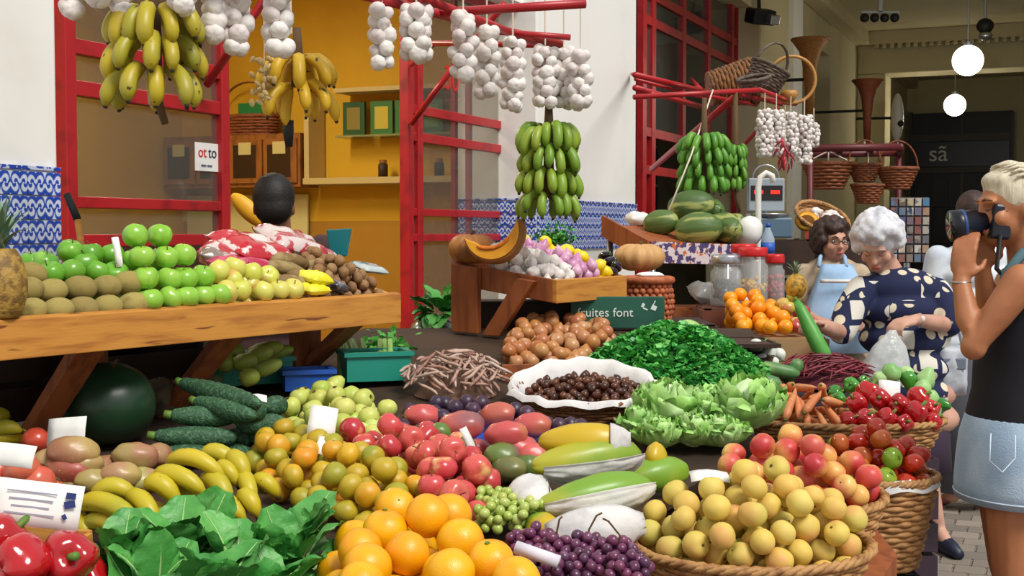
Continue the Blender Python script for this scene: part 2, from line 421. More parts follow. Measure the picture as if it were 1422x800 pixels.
def disc_mesh(name, r, z, k=5, d=.3):
    v = [Vector((0,0,z+.001))]; n = k*2
    for i in range(n):
        a = 2*PI*i/n; q = r if i % 2 == 0 else r*d
        v.append(Vector((q*math.cos(a), q*math.sin(a), z - (.16*q if i % 2 == 0 else 0))))
    w = [p - Vector((0,0,.0025)) for p in v]; b = len(v)
    f = [(0, 1+i, 1+(i+1) % n) for i in range(n)] + [(b, b+1+(i+1) % n, b+1+i) for i in range(n)] + [(1+i, b+1+i, b+1+(i+1) % n, 1+(i+1) % n) for i in range(n)]
    return MB().add(v+w, f).mesh(name, False)

class Kind:
    def __init__(s, name, cat, meshes, m, parts=(), r=.03):
        s.name, s.cat, s.meshes, s.m, s.parts = name, cat, meshes, m, parts
        s.r = float(np.percentile([v.co.length for me in meshes for v in me.vertices], 96)) if r < .05 and name not in ('kiwi', 'mango', 'lemon', 'onion', 'garlic_bulb', 'shallot', 'chestnut') else r
    def put(s, loc, label, group=None, rot=None, sc=1.0, m=None, parts=True):
        o = obj(s.name, random.choice(s.meshes), m or s.m, None, loc, rot if rot is not None else rq(), sc)
        tag(o, label, s.cat, group)
        if parts:
            for nm, me, pm in s.parts: obj(nm, me, pm, o)
        return o
K = {}
def kind(key, *a, **k): K[key] = Kind(*a, **k)
M_orange = mat('orange_skin', ['F2B00A', 'F4B80E', 'F0A80A', 'F3B206'], .33, ncol='EE9E08', nscale=9, bump=.25, bscale=420, coat=.1)
kind('orange', 'orange', 'orange', [blob('orange', .0465, (1,1,z), .05, .03, n=28, m=18, wob=.03, seed=i) for i, z in enumerate((.97, 1.02, .94))], M_orange,
     [('stem_button', disc_mesh('stem_button', 0.006, .0447, 5, .6), M_gstem)], r=.046)
kind('tangerine', 'tangerine', 'tangerine', [blob('tangerine', .031, (1,1,z), .12, .05, wob=.04, seed=i) for i, z in enumerate((.86, .92))],
     mat('tangerine_skin', ['E08A14', 'D8941C', 'C0A024', '9A9C28', 'E09A18', 'CC9A20', '8A942E', 'DCA820', 'B8A428'], .35, ncol='B8A028', nscale=14, bump=.2, bscale=500),
     [('stem_button', disc_mesh('stem_button', .005, .0245, 5, .6), M_gstem)], r=.029)
kind('sweet_orange', 'orange', 'orange', [blob('orange', .034, (1,1,.97), .05, .03, n=14, m=9)], mat('orange_far_skin', ['F2960A', 'F5A312', 'EE8C08'], .35, bump=.1, bscale=400), r=.033)
M_stm = [('stem', stem_mesh('stem', .0014, .017, .022), M_stem)]
kind('red_apple', 'apple', 'apple', [blob('apple', .036, (1,1,z), .33, .2, .02, 5, wob=.05, seed=i) for i, z in enumerate((.9, .98))],
     mat('red_apple_skin', ['C43C42', 'CC4A4C', 'D45A52', 'B83038', 'D86A5A'], .25, ncol=['E8C080', 'E4B070', 'DC8068'], nscale=26, lo=.55, hi=.8, axis=(2, -4.0), coat=.2), M_stm, r=.034)
kind('green_apple', 'apple', 'apple', [blob('apple', .038, (1,1,z), .3, .15, .02, 5, wob=.03, seed=i, n=24, m=15) for i, z in enumerate((.92, .98))],
     mat('green_apple_skin', ['8CC03A', '80BA34', '96C446', '86BE3C'], .25, ncol='A6D650', nscale=22, lo=.5, hi=.8, coat=.25), M_stm, r=.036)
kind('yellow_apple', 'apple', 'apple', [blob('apple', .038, (1,1,z), .3, .15, .02, 5, wob=.03, seed=i) for i, z in enumerate((.92, .98))],
     mat('yellow_apple_skin', ['CFCF5A', 'C8CC52', 'D6D066', 'C9B656'], .3, ncol=['D08A50', 'D8B860', 'C97A50'], nscale=10, lo=.6, hi=.85, axis=(0, 7.0), coat=.15), M_stm, r=.036)
kind('peach', 'peach', 'peach', [blob('peach', .0305, (1,1,z), .2, .04, .035, 1, wob=.04, seed=i, n=24, m=15) for i, z in enumerate((.95, 1.0, .92))],
     mat('peach_skin', ['DEC25C', 'DCBC58', 'CFBE5C', 'DEB65A', 'C8BA58', 'E2C868'], .62, ncol=['D8A458', 'DC9E5E', 'D2B65C'], nscale=14, lo=.5, hi=.9, axis=(0, 8.0), sss=.05),
     [('stem_scar', disc_mesh('stem_scar', .004, .0248, 5, .7), M_stem)], r=.0345)
kind('nectarine', 'nectarine', 'nectarine', [blob('nectarine', .032, (1,1,z), .2, .04, .035, 1, wob=.04, seed=i, n=24, m=15) for i, z in enumerate((.95, 1.0))],
     mat('nectarine_skin', ['C83A3E', 'D86050', 'CE4A44', 'B8303A', 'D9705A'], .4, ncol=['EBB858', 'E6B060', 'E8C068'], nscale=12, lo=.35, hi=.75, axis=(0, 7.0)), [('stem_scar', disc_mesh('stem_scar', .004, .0248, 5, .7), M_stem)], r=.0345)
M_calyx = mat('calyx_green', '4C7A28', .6)
kind('tomato', 'tomato', 'tomato', [blob('tomato', .034, (1,1,z), .2, .05, .02, 6, wob=.04, seed=i) for i, z in enumerate((.84, .92))],
     mat('tomato_skin', ['C42A14', 'CC3818', 'B82414', 'C86A28', 'C84A1E', 'BE2A16'], .2, ncol=['D8702C', 'B84018', 'C02A18'], nscale=8, lo=.5, hi=.75, coat=.3), [('calyx', disc_mesh('calyx', .012, .0265, 5, .25), M_calyx)], r=.031)
kind('green_tomato', 'tomato', 'tomato', [blob('tomato', .034, (1,1,.86), .2, .05, .02, 6, wob=.04, seed=4)],
     mat('green_tomato_skin', ['86A82A', '98AC34', 'A8A83A'], .2, ncol=['B8A040', '8CB038'], nscale=8, lo=.5, hi=.75, coat=.3), [('calyx', disc_mesh('calyx', .012, .0265, 5, .25), M_calyx)], r=.031)
kind('guava', 'pear', 'pear', [blob('pear', .031, (1,1,z), .12, .12, .02, 5, pear=p, wob=.05, seed=i) for i, (z, p) in enumerate(((.95,.0),(1.08,.25),(1.0,.12)))],
     mat('guava_skin', ['C6CC62', 'B4C458', 'D2D070', 'A9BC4C', 'BEC05A'], .45, ncol=['9AB44A', 'D4C878'], nscale=16, lo=.5, hi=.75),
     [('calyx', disc_mesh('calyx', .007, -.0285, 5, .5), M_stem)], r=.031)
kind('plum', 'plum', 'plum', [blob('plum', .024, (1,1,1.08), .12, .05, .03, 1, wob=.03, seed=i) for i in range(2)],
     mat('plum_skin', ['3A2438', '44283E', '2E2038', '4E3048'], .4, ncol='6A5A78', nscale=20, lo=.55, hi=.8), r=.0245)
kind('chestnut', 'chestnut', 'chestnut', [blob('chestnut', .0155, (1,.8,.9), -.25, .1, 0, 1, n=10, m=7)],
     mat('chestnut_shell', ['4A2618', '3A1C14', '5A3020', '6A4028', '40221A'], .3), r=.0145)
kind('onion', 'onion', 'onion', [blob('onion', .029, (1,1,z), -.35, .08, .012, 8, wob=.03, seed=i, wt=.3) for i, z in enumerate((.85, .95))],
     mat('onion_skin', ['B87A44', 'C08A50', 'A8602E', 'C49468', 'B06A40'], .35, ncol=['9A4E2C', 'D0A878'], nscale=20, lo=.5, hi=.75, stretch=(1,1,.2)), r=.028)
kind('garlic', 'garlic_bulb', 'garlic', [blob('garlic_bulb', .027, (1,1,.86), -.75, .12, .045, 7, n=21, m=12, wob=.03, seed=i, wt=.3) for i in range(2)],
     mat('garlic_skin', ['E6E0DA', 'DED6D0', 'EDE8E2', 'D8CCC8'], .6, ncol='B9A4A4', nscale=30, lo=.55, hi=.8, stretch=(1,1,.15)), r=.0255)
kind('pink_garlic', 'shallot', 'shallot', [blob('shallot', .0235, (1,1,1.0), -.6, .1, .03, 6, n=14, m=9, wt=.3)],
     mat('shallot_skin', ['D8A0C0', 'C888B0', 'E0B4CC', 'B870A0'], .35, ncol=['A85C94', 'E8C8D8'], nscale=24, lo=.45, hi=.7, stretch=(1,1,.2)), r=.0225)
kind('lemon', 'lemon', 'lemon', [blob('lemon', .028, (1,1,1.2), -.18, -.15, n=16, m=11, wt=.25)], mat('lemon_skin', ['F2D61E', 'EECE1A'], .35, bump=.2, bscale=400), r=.029)
kind('kiwi', 'kiwi', 'kiwi', [blob('kiwi', .029, (1.32,1,.98), n=22, m=14, wob=.04, seed=i) for i in range(2)],
     mat('kiwi_skin', ['9A8A4A', 'A39250', '8F7E42', '94824A'], .85, ncol='7C6A36', nscale=30, lo=.5, hi=.8, bump=.3, bscale=500), r=.028)
kind('mango', 'mango', 'mango', [blob('mango', .042, (1.5,1.05,.95), n=24, m=15, wob=.1, seed=i) for i in range(3)],
     mat('mango_skin', ['C8585A', 'C4504E', 'D0605A', 'C86848', 'B85058'], .35, ncol=['D89A40', 'B04858', 'C87A48', '8A5A60'], nscale=10, lo=.5, hi=.85, axis=(0, 4.0), coat=.1, spots='E8A080', sscale=260, slo=.72, shi=.76), r=.042)
kind('green_mango', 'mango', 'mango', [blob('mango', .042, (1.4,1.05,.95), n=24, m=15, wob=.1, seed=i) for i in range(2)],
     mat('green_mango_skin', ['5A7A34', '6A7A3C', '4E7230', '7A6A48'], .35, ncol=['8A5A50', '6A8A38', '7A4E54'], nscale=10, lo=.5, hi=.85, axis=(0, 6.0), coat=.1, spots='9AAA60', sscale=260, slo=.72, shi=.76), r=.042)
kind('pomegranate', 'pomegranate', 'pomegranate', [blob('pomegranate', .042, (1,1,.92), .06, .04, .02, 6, n=24, m=15, wob=.04, seed=i) for i in range(2)],
     mat('pomegranate_skin', ['C84A34', 'CE5840', 'D07858'], .28, ncol=['D89070', 'C04030', 'E0B080'], nscale=9, lo=.5, hi=.8, coat=.2),
     [('crown', disc_mesh('crown', .014, .040, 6, .45), M_stem)], r=.041)

# ---- packing: every ball rests on the floor below it or on balls already laid
def inpoly(pts, poly):
    x, y = pts[:,0], pts[:,1]; c = np.zeros(len(pts), bool); n = len(poly)
    for i in range(n):
        x0, y0 = poly[i]; x1, y1 = poly[(i+1) % n]
        hit = ((y0 > y) != (y1 > y)) & (x < (x1-x0)*(y-y0)/((y1-y0) if y1 != y0 else 1e-9) + x0); c ^= hit
    return c
def edged(pts, poly):
    d = np.full(len(pts), 1e9); n = len(poly)
    for i in range(n):
        a, b = np.array(poly[i]), np.array(poly[(i+1) % n]); ab = b-a
        t = np.clip(((pts-a) @ ab)/max(1e-12, ab @ ab), 0, 1); d = np.minimum(d, np.linalg.norm(pts - (a + t[:,None]*ab), axis=1))
    return d
BALLS = []
def pack(poly, floorf, capf, r, nmax=300, tries=70, jit=.06, squash=.985, world=True):
    """poly: ground polygon; floorf/capf(x, y): arrays of bed height and highest allowed centre"""
    poly = [(p[0], p[1]) for p in poly]; pa = np.array(poly); lo, hi = pa.min(0), pa.max(0)
    near = [f for f in BALLS if lo[0]-.15 < f[0] < hi[0]+.15 and lo[1]-.15 < f[1] < hi[1]+.15] if world else []
    pos = [tuple(f[:3]) for f in near]; rad = [f[3] for f in near]; out = []; fails = 0
    while len(out) < nmax and fails < 14:
        rr = r*(1 + random.uniform(-jit, jit))
        c = rng.uniform(lo, hi, (tries*3, 2)); c = c[inpoly(c, poly)]
        if len(c) == 0: fails += 1; continue
        c = c[edged(c, poly) > rr*.55][:tries]
        if len(c) == 0: fails += 1; continue
        z = floorf(c[:,0], c[:,1]) + rr
        if pos:
            A = np.array(pos); R = (np.array(rad) + rr)*squash
            d2 = (c[:,None,0]-A[None,:,0])**2 + (c[:,None,1]-A[None,:,1])**2
            h = np.where(d2 < R[None]**2, A[None,:,2] + np.sqrt(np.maximum(R[None]**2 - d2, 0)), -9)
            z = np.maximum(z, h.max(1))
        room = z <= capf(c[:,0], c[:,1])
        if not room.any(): fails += 1; continue
        zz = np.where(room, z, 9); i = int(zz.argmin())
        pos.append((c[i,0], c[i,1], z[i])); rad.append(rr); out.append((Vector((c[i,0], c[i,1], z[i])), rr)); fails = 0; BALLS.append((c[i,0], c[i,1], z[i], rr))
    return out
# the sloping display stand that carries the front stall
ZS0, ZSB = .36, .12
def zs(x, y): return ZS0 + ZSB*y
def PS(px, py, h=0.0):
    u, v = (px - 711) / FPX, (400 - py) / FPX
    c, s = math.cos(PITCH), math.sin(PITCH)
    dy, dz = c + v*s, -s + v*c
    k = (CAMH - ZS0 - h)/(ZSB*dy - dz)
    return Vector((u*k, dy*k, CAMH + dz*k))
def prism(poly, zlo, zhi):
    n = len(poly); mb = MB()
    v = [Vector((p[0], p[1], zlo(p[0], p[1]))) for p in poly] + [Vector((p[0], p[1], zhi(p[0], p[1]))) for p in poly]
    return mb.add(v, [tuple(reversed(range(n))), tuple(range(n, 2*n))] + [(i, (i+1) % n, n+(i+1) % n, n+i) for i in range(n)])
M_card = mat('cardboard', 'A97F52', .8, ncol='8E6842', nscale=5)
def ccw(poly):
    a = sum(poly[i][0]*poly[(i+1) % len(poly)][1] - poly[(i+1) % len(poly)][0]*poly[i][1] for i in range(len(poly)))
    return poly if a > 0 else poly[::-1]
def heap(poly_px, h, bed, rise, key, label, group, traylabel=None, nmax=300, traymat=None, seedrot=None, r=None, keys=None, rim=.02, sc=1.0):
    """fruit heaped over a tray: poly_px is the outline of the heap as seen at height h over the stand; the tray floor lies at h-bed"""
    poly = ccw([tuple(PS(x, y, h)[:2]) for x, y in poly_px]); f0 = h - bed
    fl = lambda x, y: zs(x, y) + f0 + .003
    E = max(.02, float(edged(np.array([np.mean(np.array(poly), 0)]), poly)[0]))
    def cap(x, y):
        d = np.clip(edged(np.stack([x, y], 1), poly)/E, 0, 1)
        return zs(x, y) + f0 + bed*.75 + rise*(1-(1-d)**2)
    k0 = K[key]; res = pack(poly, fl, cap, (r or k0.r*sc), nmax)
    out = []
    for p, rr in res:
        kk = k0 if keys is None else K[keys(p)]
        lb = label if isinstance(label, str) else label[kk.name if keys is None else keys(p)]
        gp = group if isinstance(group, str) else group[keys(p)]
        rot = seedrot(p) if seedrot else rq()
        out.append(kk.put(p, lb, gp, rot, rr/k0.r))
    if traylabel:
        cx = sum(p[0] for p in poly)/len(poly); cy = sum(p[1] for p in poly)/len(poly)
        big = [(cx+(x-cx)*1.03, cy+(y-cy)*1.03) for x, y in poly]
        t = thing('produce_tray', traylabel, 'tray', (cx, cy, zs(cx, cy)))
        lz = Vector((-cx, -cy, -zs(cx, cy)))
        prism(big, lambda x, y: zs(x, y)+.003, lambda x, y: zs(x, y)+max(f0, .006)-.001).build('bed', traymat or M_card, t, loc=lz)
        mb = MB(); n = len(big)
        for i in range(n):
            a, b = big[i], big[(i+1) % n]
            A = Vector((a[0], a[1], zs(*a)+f0+rim*.5)); Bq = Vector((b[0], b[1], zs(*b)+f0+rim*.5)); mb.bar(A, Bq, .006, rim)
        if rim > 0: mb.build('rim', traymat or M_card, t, loc=lz)
    return out
# ================================================================== front stall
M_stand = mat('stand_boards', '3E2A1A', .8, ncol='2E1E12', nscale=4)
stand_poly = ccw([(-1.55,2.15),(.16,2.15),(.19,2.75),(.33,3.15),(.62,3.55),(.64,4.1),(.78,4.62),(1.0,4.9),(1.0,5.45),(-.62,5.45),(-1.80,3.25)])
st = thing('display_stand', 'low sloping timber stand under the heaped fruit of the near stall', 'stand', (-.4, 3.6, 0))
prism(stand_poly, lambda x, y: zs(x, y)-.03, lambda x, y: zs(x, y)).build('top', M_stand, st, loc=-st.location)
inner = [(-.4+(x+.4)*.97, 3.6+(y-3.6)*.97) for x, y in stand_poly]
prism(inner, lambda x, y: 0.0, lambda x, y: zs(x, y)-.03).build('base', M_stand, st, loc=-st.location)

# ---- long tray counter
CA = Vector((-1.244, 3.15, 0)); CU = Vector((.859, 1.35, 0)).normalized(); CV = Vector((-CU.y, CU.x, 0))
TILT = .26; CZ = 1.105
def C(s, b, h=0.0): return CA + CU*s + CV*b + Vector((0,0, CZ + b*TILT + h))
def CT(px, py, b):
    c = (px-711)/FPX; s = (c*(CA.y + CV.y*b) - CA.x - CV.x*b)/(CU.x - c*CU.y)
    for _ in range(3):
        Y = (CA + CU*s + CV*b).y; q = P(px, py, Y); c = q.x/q.y
        s = (c*(CA.y + CV.y*b) - CA.x - CV.x*b)/(CU.x - c*CU.y)
    return q
def slab(mb, s0, s1, b0, b1, h0, h1, f=None):
    f = f or C
    return mb.hexa([f(s0,b0,h0),f(s1,b0,h0),f(s1,b1,h0),f(s0,b1,h0),f(s0,b0,h1),f(s1,b0,h1),f(s1,b1,h1),f(s0,b1,h1)])
ct = thing('tray_counter', 'long orange wooden tray counter holding kiwis, apples and bags of nuts', 'counter', C(.7,.2)-Vector((0,0,.5))); cl = -ct.location
slab(MB(), -.6, 1.60, 0, .025, 0, .10).build('front_board', M_wood, ct, loc=cl, bevel=.003)
slab(MB(), 1.575, 1.60, .026, .46, .0, .09).build('end_board', M_wood, ct, loc=cl, bevel=.003)
slab(MB(), -.6, 1.575, .026, .46, 0, .014).build('tray_floor', M_wood2, ct, loc=cl)
slab(MB(), -.6, 1.60, .46, .485, 0, .06).build('back_board', M_wood, ct, loc=cl, bevel=.003)
def leg_board(s, b0, b1, wd, m, nm, s2=None):
    """a board from under the tray down to the stand, from back offset b0 at the top to b1 at the foot"""
    a = C(s, b0, 0); e = CA + CU*(s if s2 is None else s2) + CV*b1; e.z = zs(e.x, e.y)+.002
    pts = [q + CU*i + CV*j*.9 for q in (e, a) for i, j in ((-wd/2,-.02),(wd/2,-.02),(wd/2,.02),(-wd/2,.02))]
    for q in pts[:4]: q.z = zs(q.x, q.y) + .003
    for q in pts[4:]: q.z += ((q-a).dot(CV))*TILT - .002
    return MB().hexa(pts).build(nm, m, ct, loc=cl, bevel=.003)
for s in (.36, .90, 1.50):
    leg_board(s, .10, .34, .10, M_wood2, 'brace', s - .06)
leg_board(1.44, .30, .30, .13, M_wood2, 'leg'); leg_board(.60, .42, .42, .13, M_wood2, 'leg'); leg_board(-.4, .3, .3, .13, M_wood2, 'leg')

def under(q, b, key, label, group, d, sc=1.0, m=None):
    """the hidden fruit below one of the upper rows"""
    z = q.z - d; k = 0
    if b < .075: return
    while z > CZ + b*TILT + .014 + d*.42 and k < 4:
        K[key].put((q.x, q.y, z), label, group, rq(.5), sc, m=m); z -= d; k += 1
kl = 'brown fuzzy kiwi in the rows beside the pineapple'
for b, pts in ((.055, [(4,430),(42,431),(80,430),(115,428),(149,426),(184,423)]), (.105, [(0,403),(37,402),(72,404),(111,400),(148,398),(178,393)]), (.16, [(14,388),(43,381)])):
    for x, y in pts:
        under(CT(x, y, b), b, 'kiwi', kl, 'kiwis on the long tray counter', .062)
        K['kiwi'].put(CT(x, y, b), kl, 'kiwis on the long tray counter', (random.uniform(-.2,.2), random.uniform(-.2,.2), math.atan2(CU.y, CU.x) + random.uniform(-.5,.5)-.6), 1.16 + random.uniform(-.05,.05))
gl = 'shiny bright green apple in the pyramid on the tray counter'
for b, pts in ((.05, [(209,417),(237,414),(259,413),(282,411),(305,409)]), (.09, [(203,386),(235,387),(258,387),(281,384)]), (.13, [(197,356),(231,357),(255,354)]), (.17, [(188,327),(222,327)])):
    for k_, (x, y) in enumerate(pts):
        b = b + (.013 if k_ % 2 else -.013)
        under(CT(x, y, b), b, 'green_apple', gl, 'bright green apples on the tray counter', .067)
        K['green_apple'].put(CT(x, y, b), gl, 'bright green apples on the tray counter', rq(.6), .96)
for x, y, b in ((98,349,.24),(125,353,.22),(155,355,.21),(62,366,.22),(70,380,.17),(99,378,.17),(135,378,.17),(160,380,.15),(118,366,.2),(44,366,.25)):
    M_dg = MATS.get('deep_green_skin') or mat('deep_green_skin', ['5FA024', '6AA82C', '58962A', '74AA30'], .3, ncol='8ABA48', nscale=15, lo=.55, hi=.8, coat=.15)
    under(CT(x, y, b), b, 'green_apple', 'deep green apple lying behind the rows of kiwis', 'deep green apples behind the kiwis', .067, 1.0, M_dg)
    K['green_apple'].put(CT(x, y, b), 'deep green apple lying behind the rows of kiwis', 'deep green apples behind the kiwis', rq(.9), 1.0,
        m=MATS.get('deep_green_skin') or mat('deep_green_skin', ['5FA024', '6AA82C', '58962A', '74AA30'], .3, ncol='8ABA48', nscale=15, lo=.55, hi=.8, coat=.15))
yl = 'pale yellow apple with a rosy cheek between green apples and bagged nuts'
for b, pts in ((.05, [(315,405),(333,403),(365,405),(387,403),(407,402)]), (.10, [(303,377),(326,371),(349,379),(372,384)]), (.09, [(322,390),(345,392)])):
    for k_, (x, y) in enumerate(pts):
        b = b + (.013 if k_ % 2 else -.013)
        under(CT(x, y, b), b, 'yellow_apple', yl, 'yellow apples on the tray counter', .067, .95)
        K['yellow_apple'].put(CT(x, y, b), yl, 'yellow apples on the tray counter', rq(1.2), .95)
# ================================================================== heaps of the near stall
heap([(452,745),(478,708),(540,692),(630,694),(690,735),(740,775),(790,840),(430,845),(440,790)], .11, .11, .078, 'orange', 'large glossy orange heaped in front of the green grapes', 'large oranges of the near heap', nmax=70)
heap([(338,618),(360,598),(420,596),(470,615),(560,640),(600,668),(590,700),(540,715),(480,700),(430,690),(380,668)], .075, .075, .07, 'tangerine', 'small tangerine turning from green to orange in the mixed heap', 'tangerines of the near stall', nmax=150)
heap([(470,615),(478,597),(530,606),(585,592),(640,612),(690,650),(690,680),(660,700),(590,700),(560,672),(520,645)], .085, .085, .08, 'red_apple', 'rosy red apple in the heap between tangerines and mangoes', 'red apples of the near stall', nmax=110)
heap([(388,556),(420,538),(470,526),(520,543),(552,566),(546,588),(500,608),(455,604),(410,588)], .085, .085, .05, 'guava', 'small yellow-green pear in the heap behind the price card', 'yellow-green pears', nmax=120)
# green apples at the front edge of the pears
for x, y in ((470,598),(487,600),(503,600),(518,595),(490,583),(478,585)):
    q = PS(x, y, .075); K['green_apple'].put(q, 'small pale green apple at the edge of the yellow-green pears', 'pale green apples by the pears', rq(.8), .74, m=MATS.get('pale_green_skin') or mat('pale_green_skin', ['A8C84E', 'B4CC58'], .3, ncol='C8D478', nscale=14))
heap([(547,592),(552,568),(600,548),(660,546),(720,560),(745,572),(640,575),(570,600)], .085, .085, .02, 'plum', 'dark purple plum in the row behind the mangoes', 'plums behind the mangoes', nmax=60)
for x, y in ((760,590),(776,592),(792,590),(806,593)):
    K['plum'].put(PS(x, y, .06), 'dark purple plum beside the chestnut basket', 'plums by the chestnut basket', rq())
# mangoes
M_bluep = mat('blue_tissue', '1C50B8', .45, ncol='143C94', nscale=12)
MANG = [('mango',588,578,.085,.3,1.05),('mango',640,592,.10,-.25,1.3),('mango',690,577,.09,-.5,1.12),('mango',738,592,.085,-.3,1.12),('mango',703,604,.105,-.15,1.15),('mango',722,622,.07,.2,1.0),
        ('green_mango',613,603,.085,1.2,.9),('green_mango',641,622,.08,-.6,.9),('green_mango',697,633,.06,.1,1.05),('mango',738,632,.055,.0,1.0),('green_mango',706,652,.04,-.2,1.0),('green_mango',735,648,.035,.3,.95),('mango',665,625,.05,.4,.9)]
for kk, x, y, h, a, s_ in MANG:
    q = PS(x, y, h); BALLS.append((q.x, q.y, q.z, .04*s_))
    lb = 'rosy red mango lying on blue tissue beside the papayas' if kk == 'mango' else 'green mango with a purple blush between red apples and papayas'
    K[kk].put(q, lb, 'red mangoes of the near stall' if kk == 'mango' else 'green mangoes of the near stall', (random.uniform(-.3,.3), a*.5, a), .84*s_)
def sheet(name, pts, m, label, cat, parent=None, th=.0012, nx=None):
    """a thin sheet through a grid of points (rows of columns), with thickness"""
    r, c = len(pts), len(pts[0]); mb = MB(); flat = [p for row in pts for p in row]
    nrm = (flat[c]-flat[0]).cross(flat[1]-flat[0]).normalized()*th
    f = [(i*c+j, i*c+j+1, (i+1)*c+j+1, (i+1)*c+j) for i in range(r-1) for j in range(c-1)]
    b = r*c; mb.add(flat + [p-nrm for p in flat], f + [tuple(b+k for k in reversed(q)) for q in f]
        + [(j+1, j, b+j, b+j+1) for j in range(c-1)] + [((r-1)*c+j, (r-1)*c+j+1, b+(r-1)*c+j+1, b+(r-1)*c+j) for j in range(c-1)]
        + [(i*c, (i+1)*c, b+(i+1)*c, b+i*c) for i in range(r-1)] + [((i+1)*c+c-1, i*c+c-1, b+i*c+c-1, b+(i+1)*c+c-1) for i in range(r-1)])
    o = mb.build(name, m, parent, smooth=True)
    if label: tag(o, label, cat)
    return o
def crumple(x0, x1, y0, y1, h, amp, f=None, n=12, sc=9):
    """grid over a pixel rectangle lying on the stand"""
    rows = []
    for i in range(n):
        row = []
        for j in range(n):
            q = PS(x0+(x1-x0)*j/(n-1), y0+(y1-y0)*i/(n-1), h); q.z += amp*mnoise.noise(Vector((q.x*sc*3, q.y*sc*3, 1.3))); row.append(q)
        rows.append(row)
    return rows
sheet('tissue_paper', crumple(585, 765, 640, 588, .035, .03), M_bluep, 'crumpled bright blue tissue under the red mangoes', 'paper')
# price cards
def card(px, py, Y, w, h, label, tilt=.5, yaw=0.0, lines=0, roll=0.0):
    q = P(px, py, Y)
    t = thing('price_card', label, 'price card', q, (PI/2 - tilt, roll, yaw))
    sheet('sheet', [[Vector((w*(j/4-.5), h*(i/3-.5), .006*math.sin(j*.9)+.004*math.sin(i*1.3))) for j in range(5)] for i in range(4)][::-1], M_paper, None, None, t)
    for k in range(lines):
        z = h*(.25-.16*k); MB().box((-.05*w, z, .0095), (w*.55*(1-.12*(k % 3)), h*.035, .0006)).build('print_line', M_ink2, t)
    return t
M_ink2 = mat('grey_print', '9A98A8', .8)
card(448, 585, 3.5, .075, .085, 'white price card standing in the yellow-green pears', .45, .1, 0, .15)
card(455, 622, 3.3, .06, .055, 'white price card between tangerines and red apples', .7, .1, 0, .35)
card(652, 615, 3.3, .03, .085, 'narrow white price card stuck between the mangoes', .3, .9, 0, -.2)
card(985, 661, 2.98, .09, .05, 'white price card lying on top of the peaches', 1.2, 0)
card(1235, 543, 4.52, .075, .075, 'white price card standing among the red peppers', .35, -.1, 0, .1)
card(358, 553, 3.62, .05, .03, 'small white card lying behind the bumpy green fruits', .9, .2)
card(92, 606, 3.25, .115, .095, 'blank white price card behind the big mottled mangoes', .2, -.35, 0, -.12)
card(18, 632, 2.75, .09, .05, 'white price card behind the pomegranates', .4, .0, 0, .1)
bc = card(50, 700, 2.42, .165, .085, 'large white printed price card with a blue emblem by the pomegranates', .18, .15, 4, .15)
for k, (dx, dz, w_, h_) in enumerate(((.062,.022,.018,.012),(.062,.006,.02,.014),(.056,-.018,.008,.01))):
    MB().box((dx, dz, .0095), (w_, h_, .0006), (0,0,.3*k)).build('emblem', M_ink, bc)

# ---- peaches and nectarines in shallow wicker baskets
M_wick = mat('wicker', 'B98A54', .6, ncol='8E6034', nscale=30, lo=.4, hi=.7, bump=.4, bscale=200)
M_wick2 = mat('wicker_dark', '8A5A34', .6, ncol='6A3F22', nscale=30, lo=.4, hi=.7, bump=.4, bscale=200)
def basket(name, label, c, rx, ry, h, m, slope=0.0, flare=.12, rows=9, stakes=26, group=None, rim=.011, rot=0.0, handle=None, cat='basket', quat=None):
    t = thing(name, label, cat, c, quat if quat is not None else (math.atan(slope), 0, rot), group)
    N_ = stakes*4
    mb = MB()
    def ell(f, z, n, ph=0.0, amp=0.0, k=0): return [Vector(((rx*f+amp*math.cos(k*2*PI*i/n+ph))*math.cos(2*PI*i/n), (ry*f+amp*math.cos(k*2*PI*i/n+ph))*math.sin(2*PI*i/n), z)) for i in range(n)]
    for r in range(rows):
        u = r/(rows-1); f = 1-flare*(1-u)
        mb.tube(ell(f, h*(.03+.94*u), N_, PI*(r % 2), .0035, stakes/2), h/rows*.56, 5, close=True)
    mb.build('weave', m, t, smooth=True)
    sb = MB()
    for k in range(stakes):
        a = 2*PI*k/stakes; f0 = 1-flare
        sb.tube([(rx*f0*math.cos(a), ry*f0*math.sin(a), .0),(rx*math.cos(a), ry*math.sin(a), h)], .0032, 5)
    sb.build('stakes', m, t, smooth=True)['kind'] = 'stuff'
    f0 = 1-flare
    MB().lathe([(.001,0),(f0*.99,0),(f0*.99,.008),(.001,.008)], 40, Matrix.Diagonal((rx, ry, 1, 1))).build('base', m, t)
    rb = MB(); n = 72
    for p in (0, PI/1.5, PI/.75):
        rb.tube([Vector((rx*1.01*math.cos(2*PI*i/n), ry*1.01*math.sin(2*PI*i/n), h+.002)) + (Vector((math.cos(2*PI*i/n), math.sin(2*PI*i/n), 0))*math.cos(9*2*PI*i/n*2+p) + Vector((0,0,1))*math.sin(18*2*PI*i/n+p))*rim*.62 for i in range(n)], rim*.72, 5, close=True)
    rb.build('rim', m, t, smooth=True)
    if handle:
        hb = MB()
        for s in (-.006, .006): hb.tube([Vector((rx*math.cos(PI*i/16), s, h+handle*math.sin(PI*i/16))) for i in range(17)], .006, 6)
        hb.build('handle', m, t, smooth=True)
    return t
def oval(c, rx, ry, n=20): return ccw([(c[0]+rx*math.cos(2*PI*i/n), c[1]+ry*math.sin(2*PI*i/n)) for i in range(n)])
PC, NC = (.545, 2.93), (.715, 3.27)
dz = -.085
cr = thing('wooden_crate', 'brown timber crate carrying the baskets of peaches and nectarines', 'crate', (.6, 3.05, 0))
pol = ccw([(.26,2.74),(.74,2.74),(.93,3.10),(.93,3.42),(.67,3.42),(.50,3.25)])
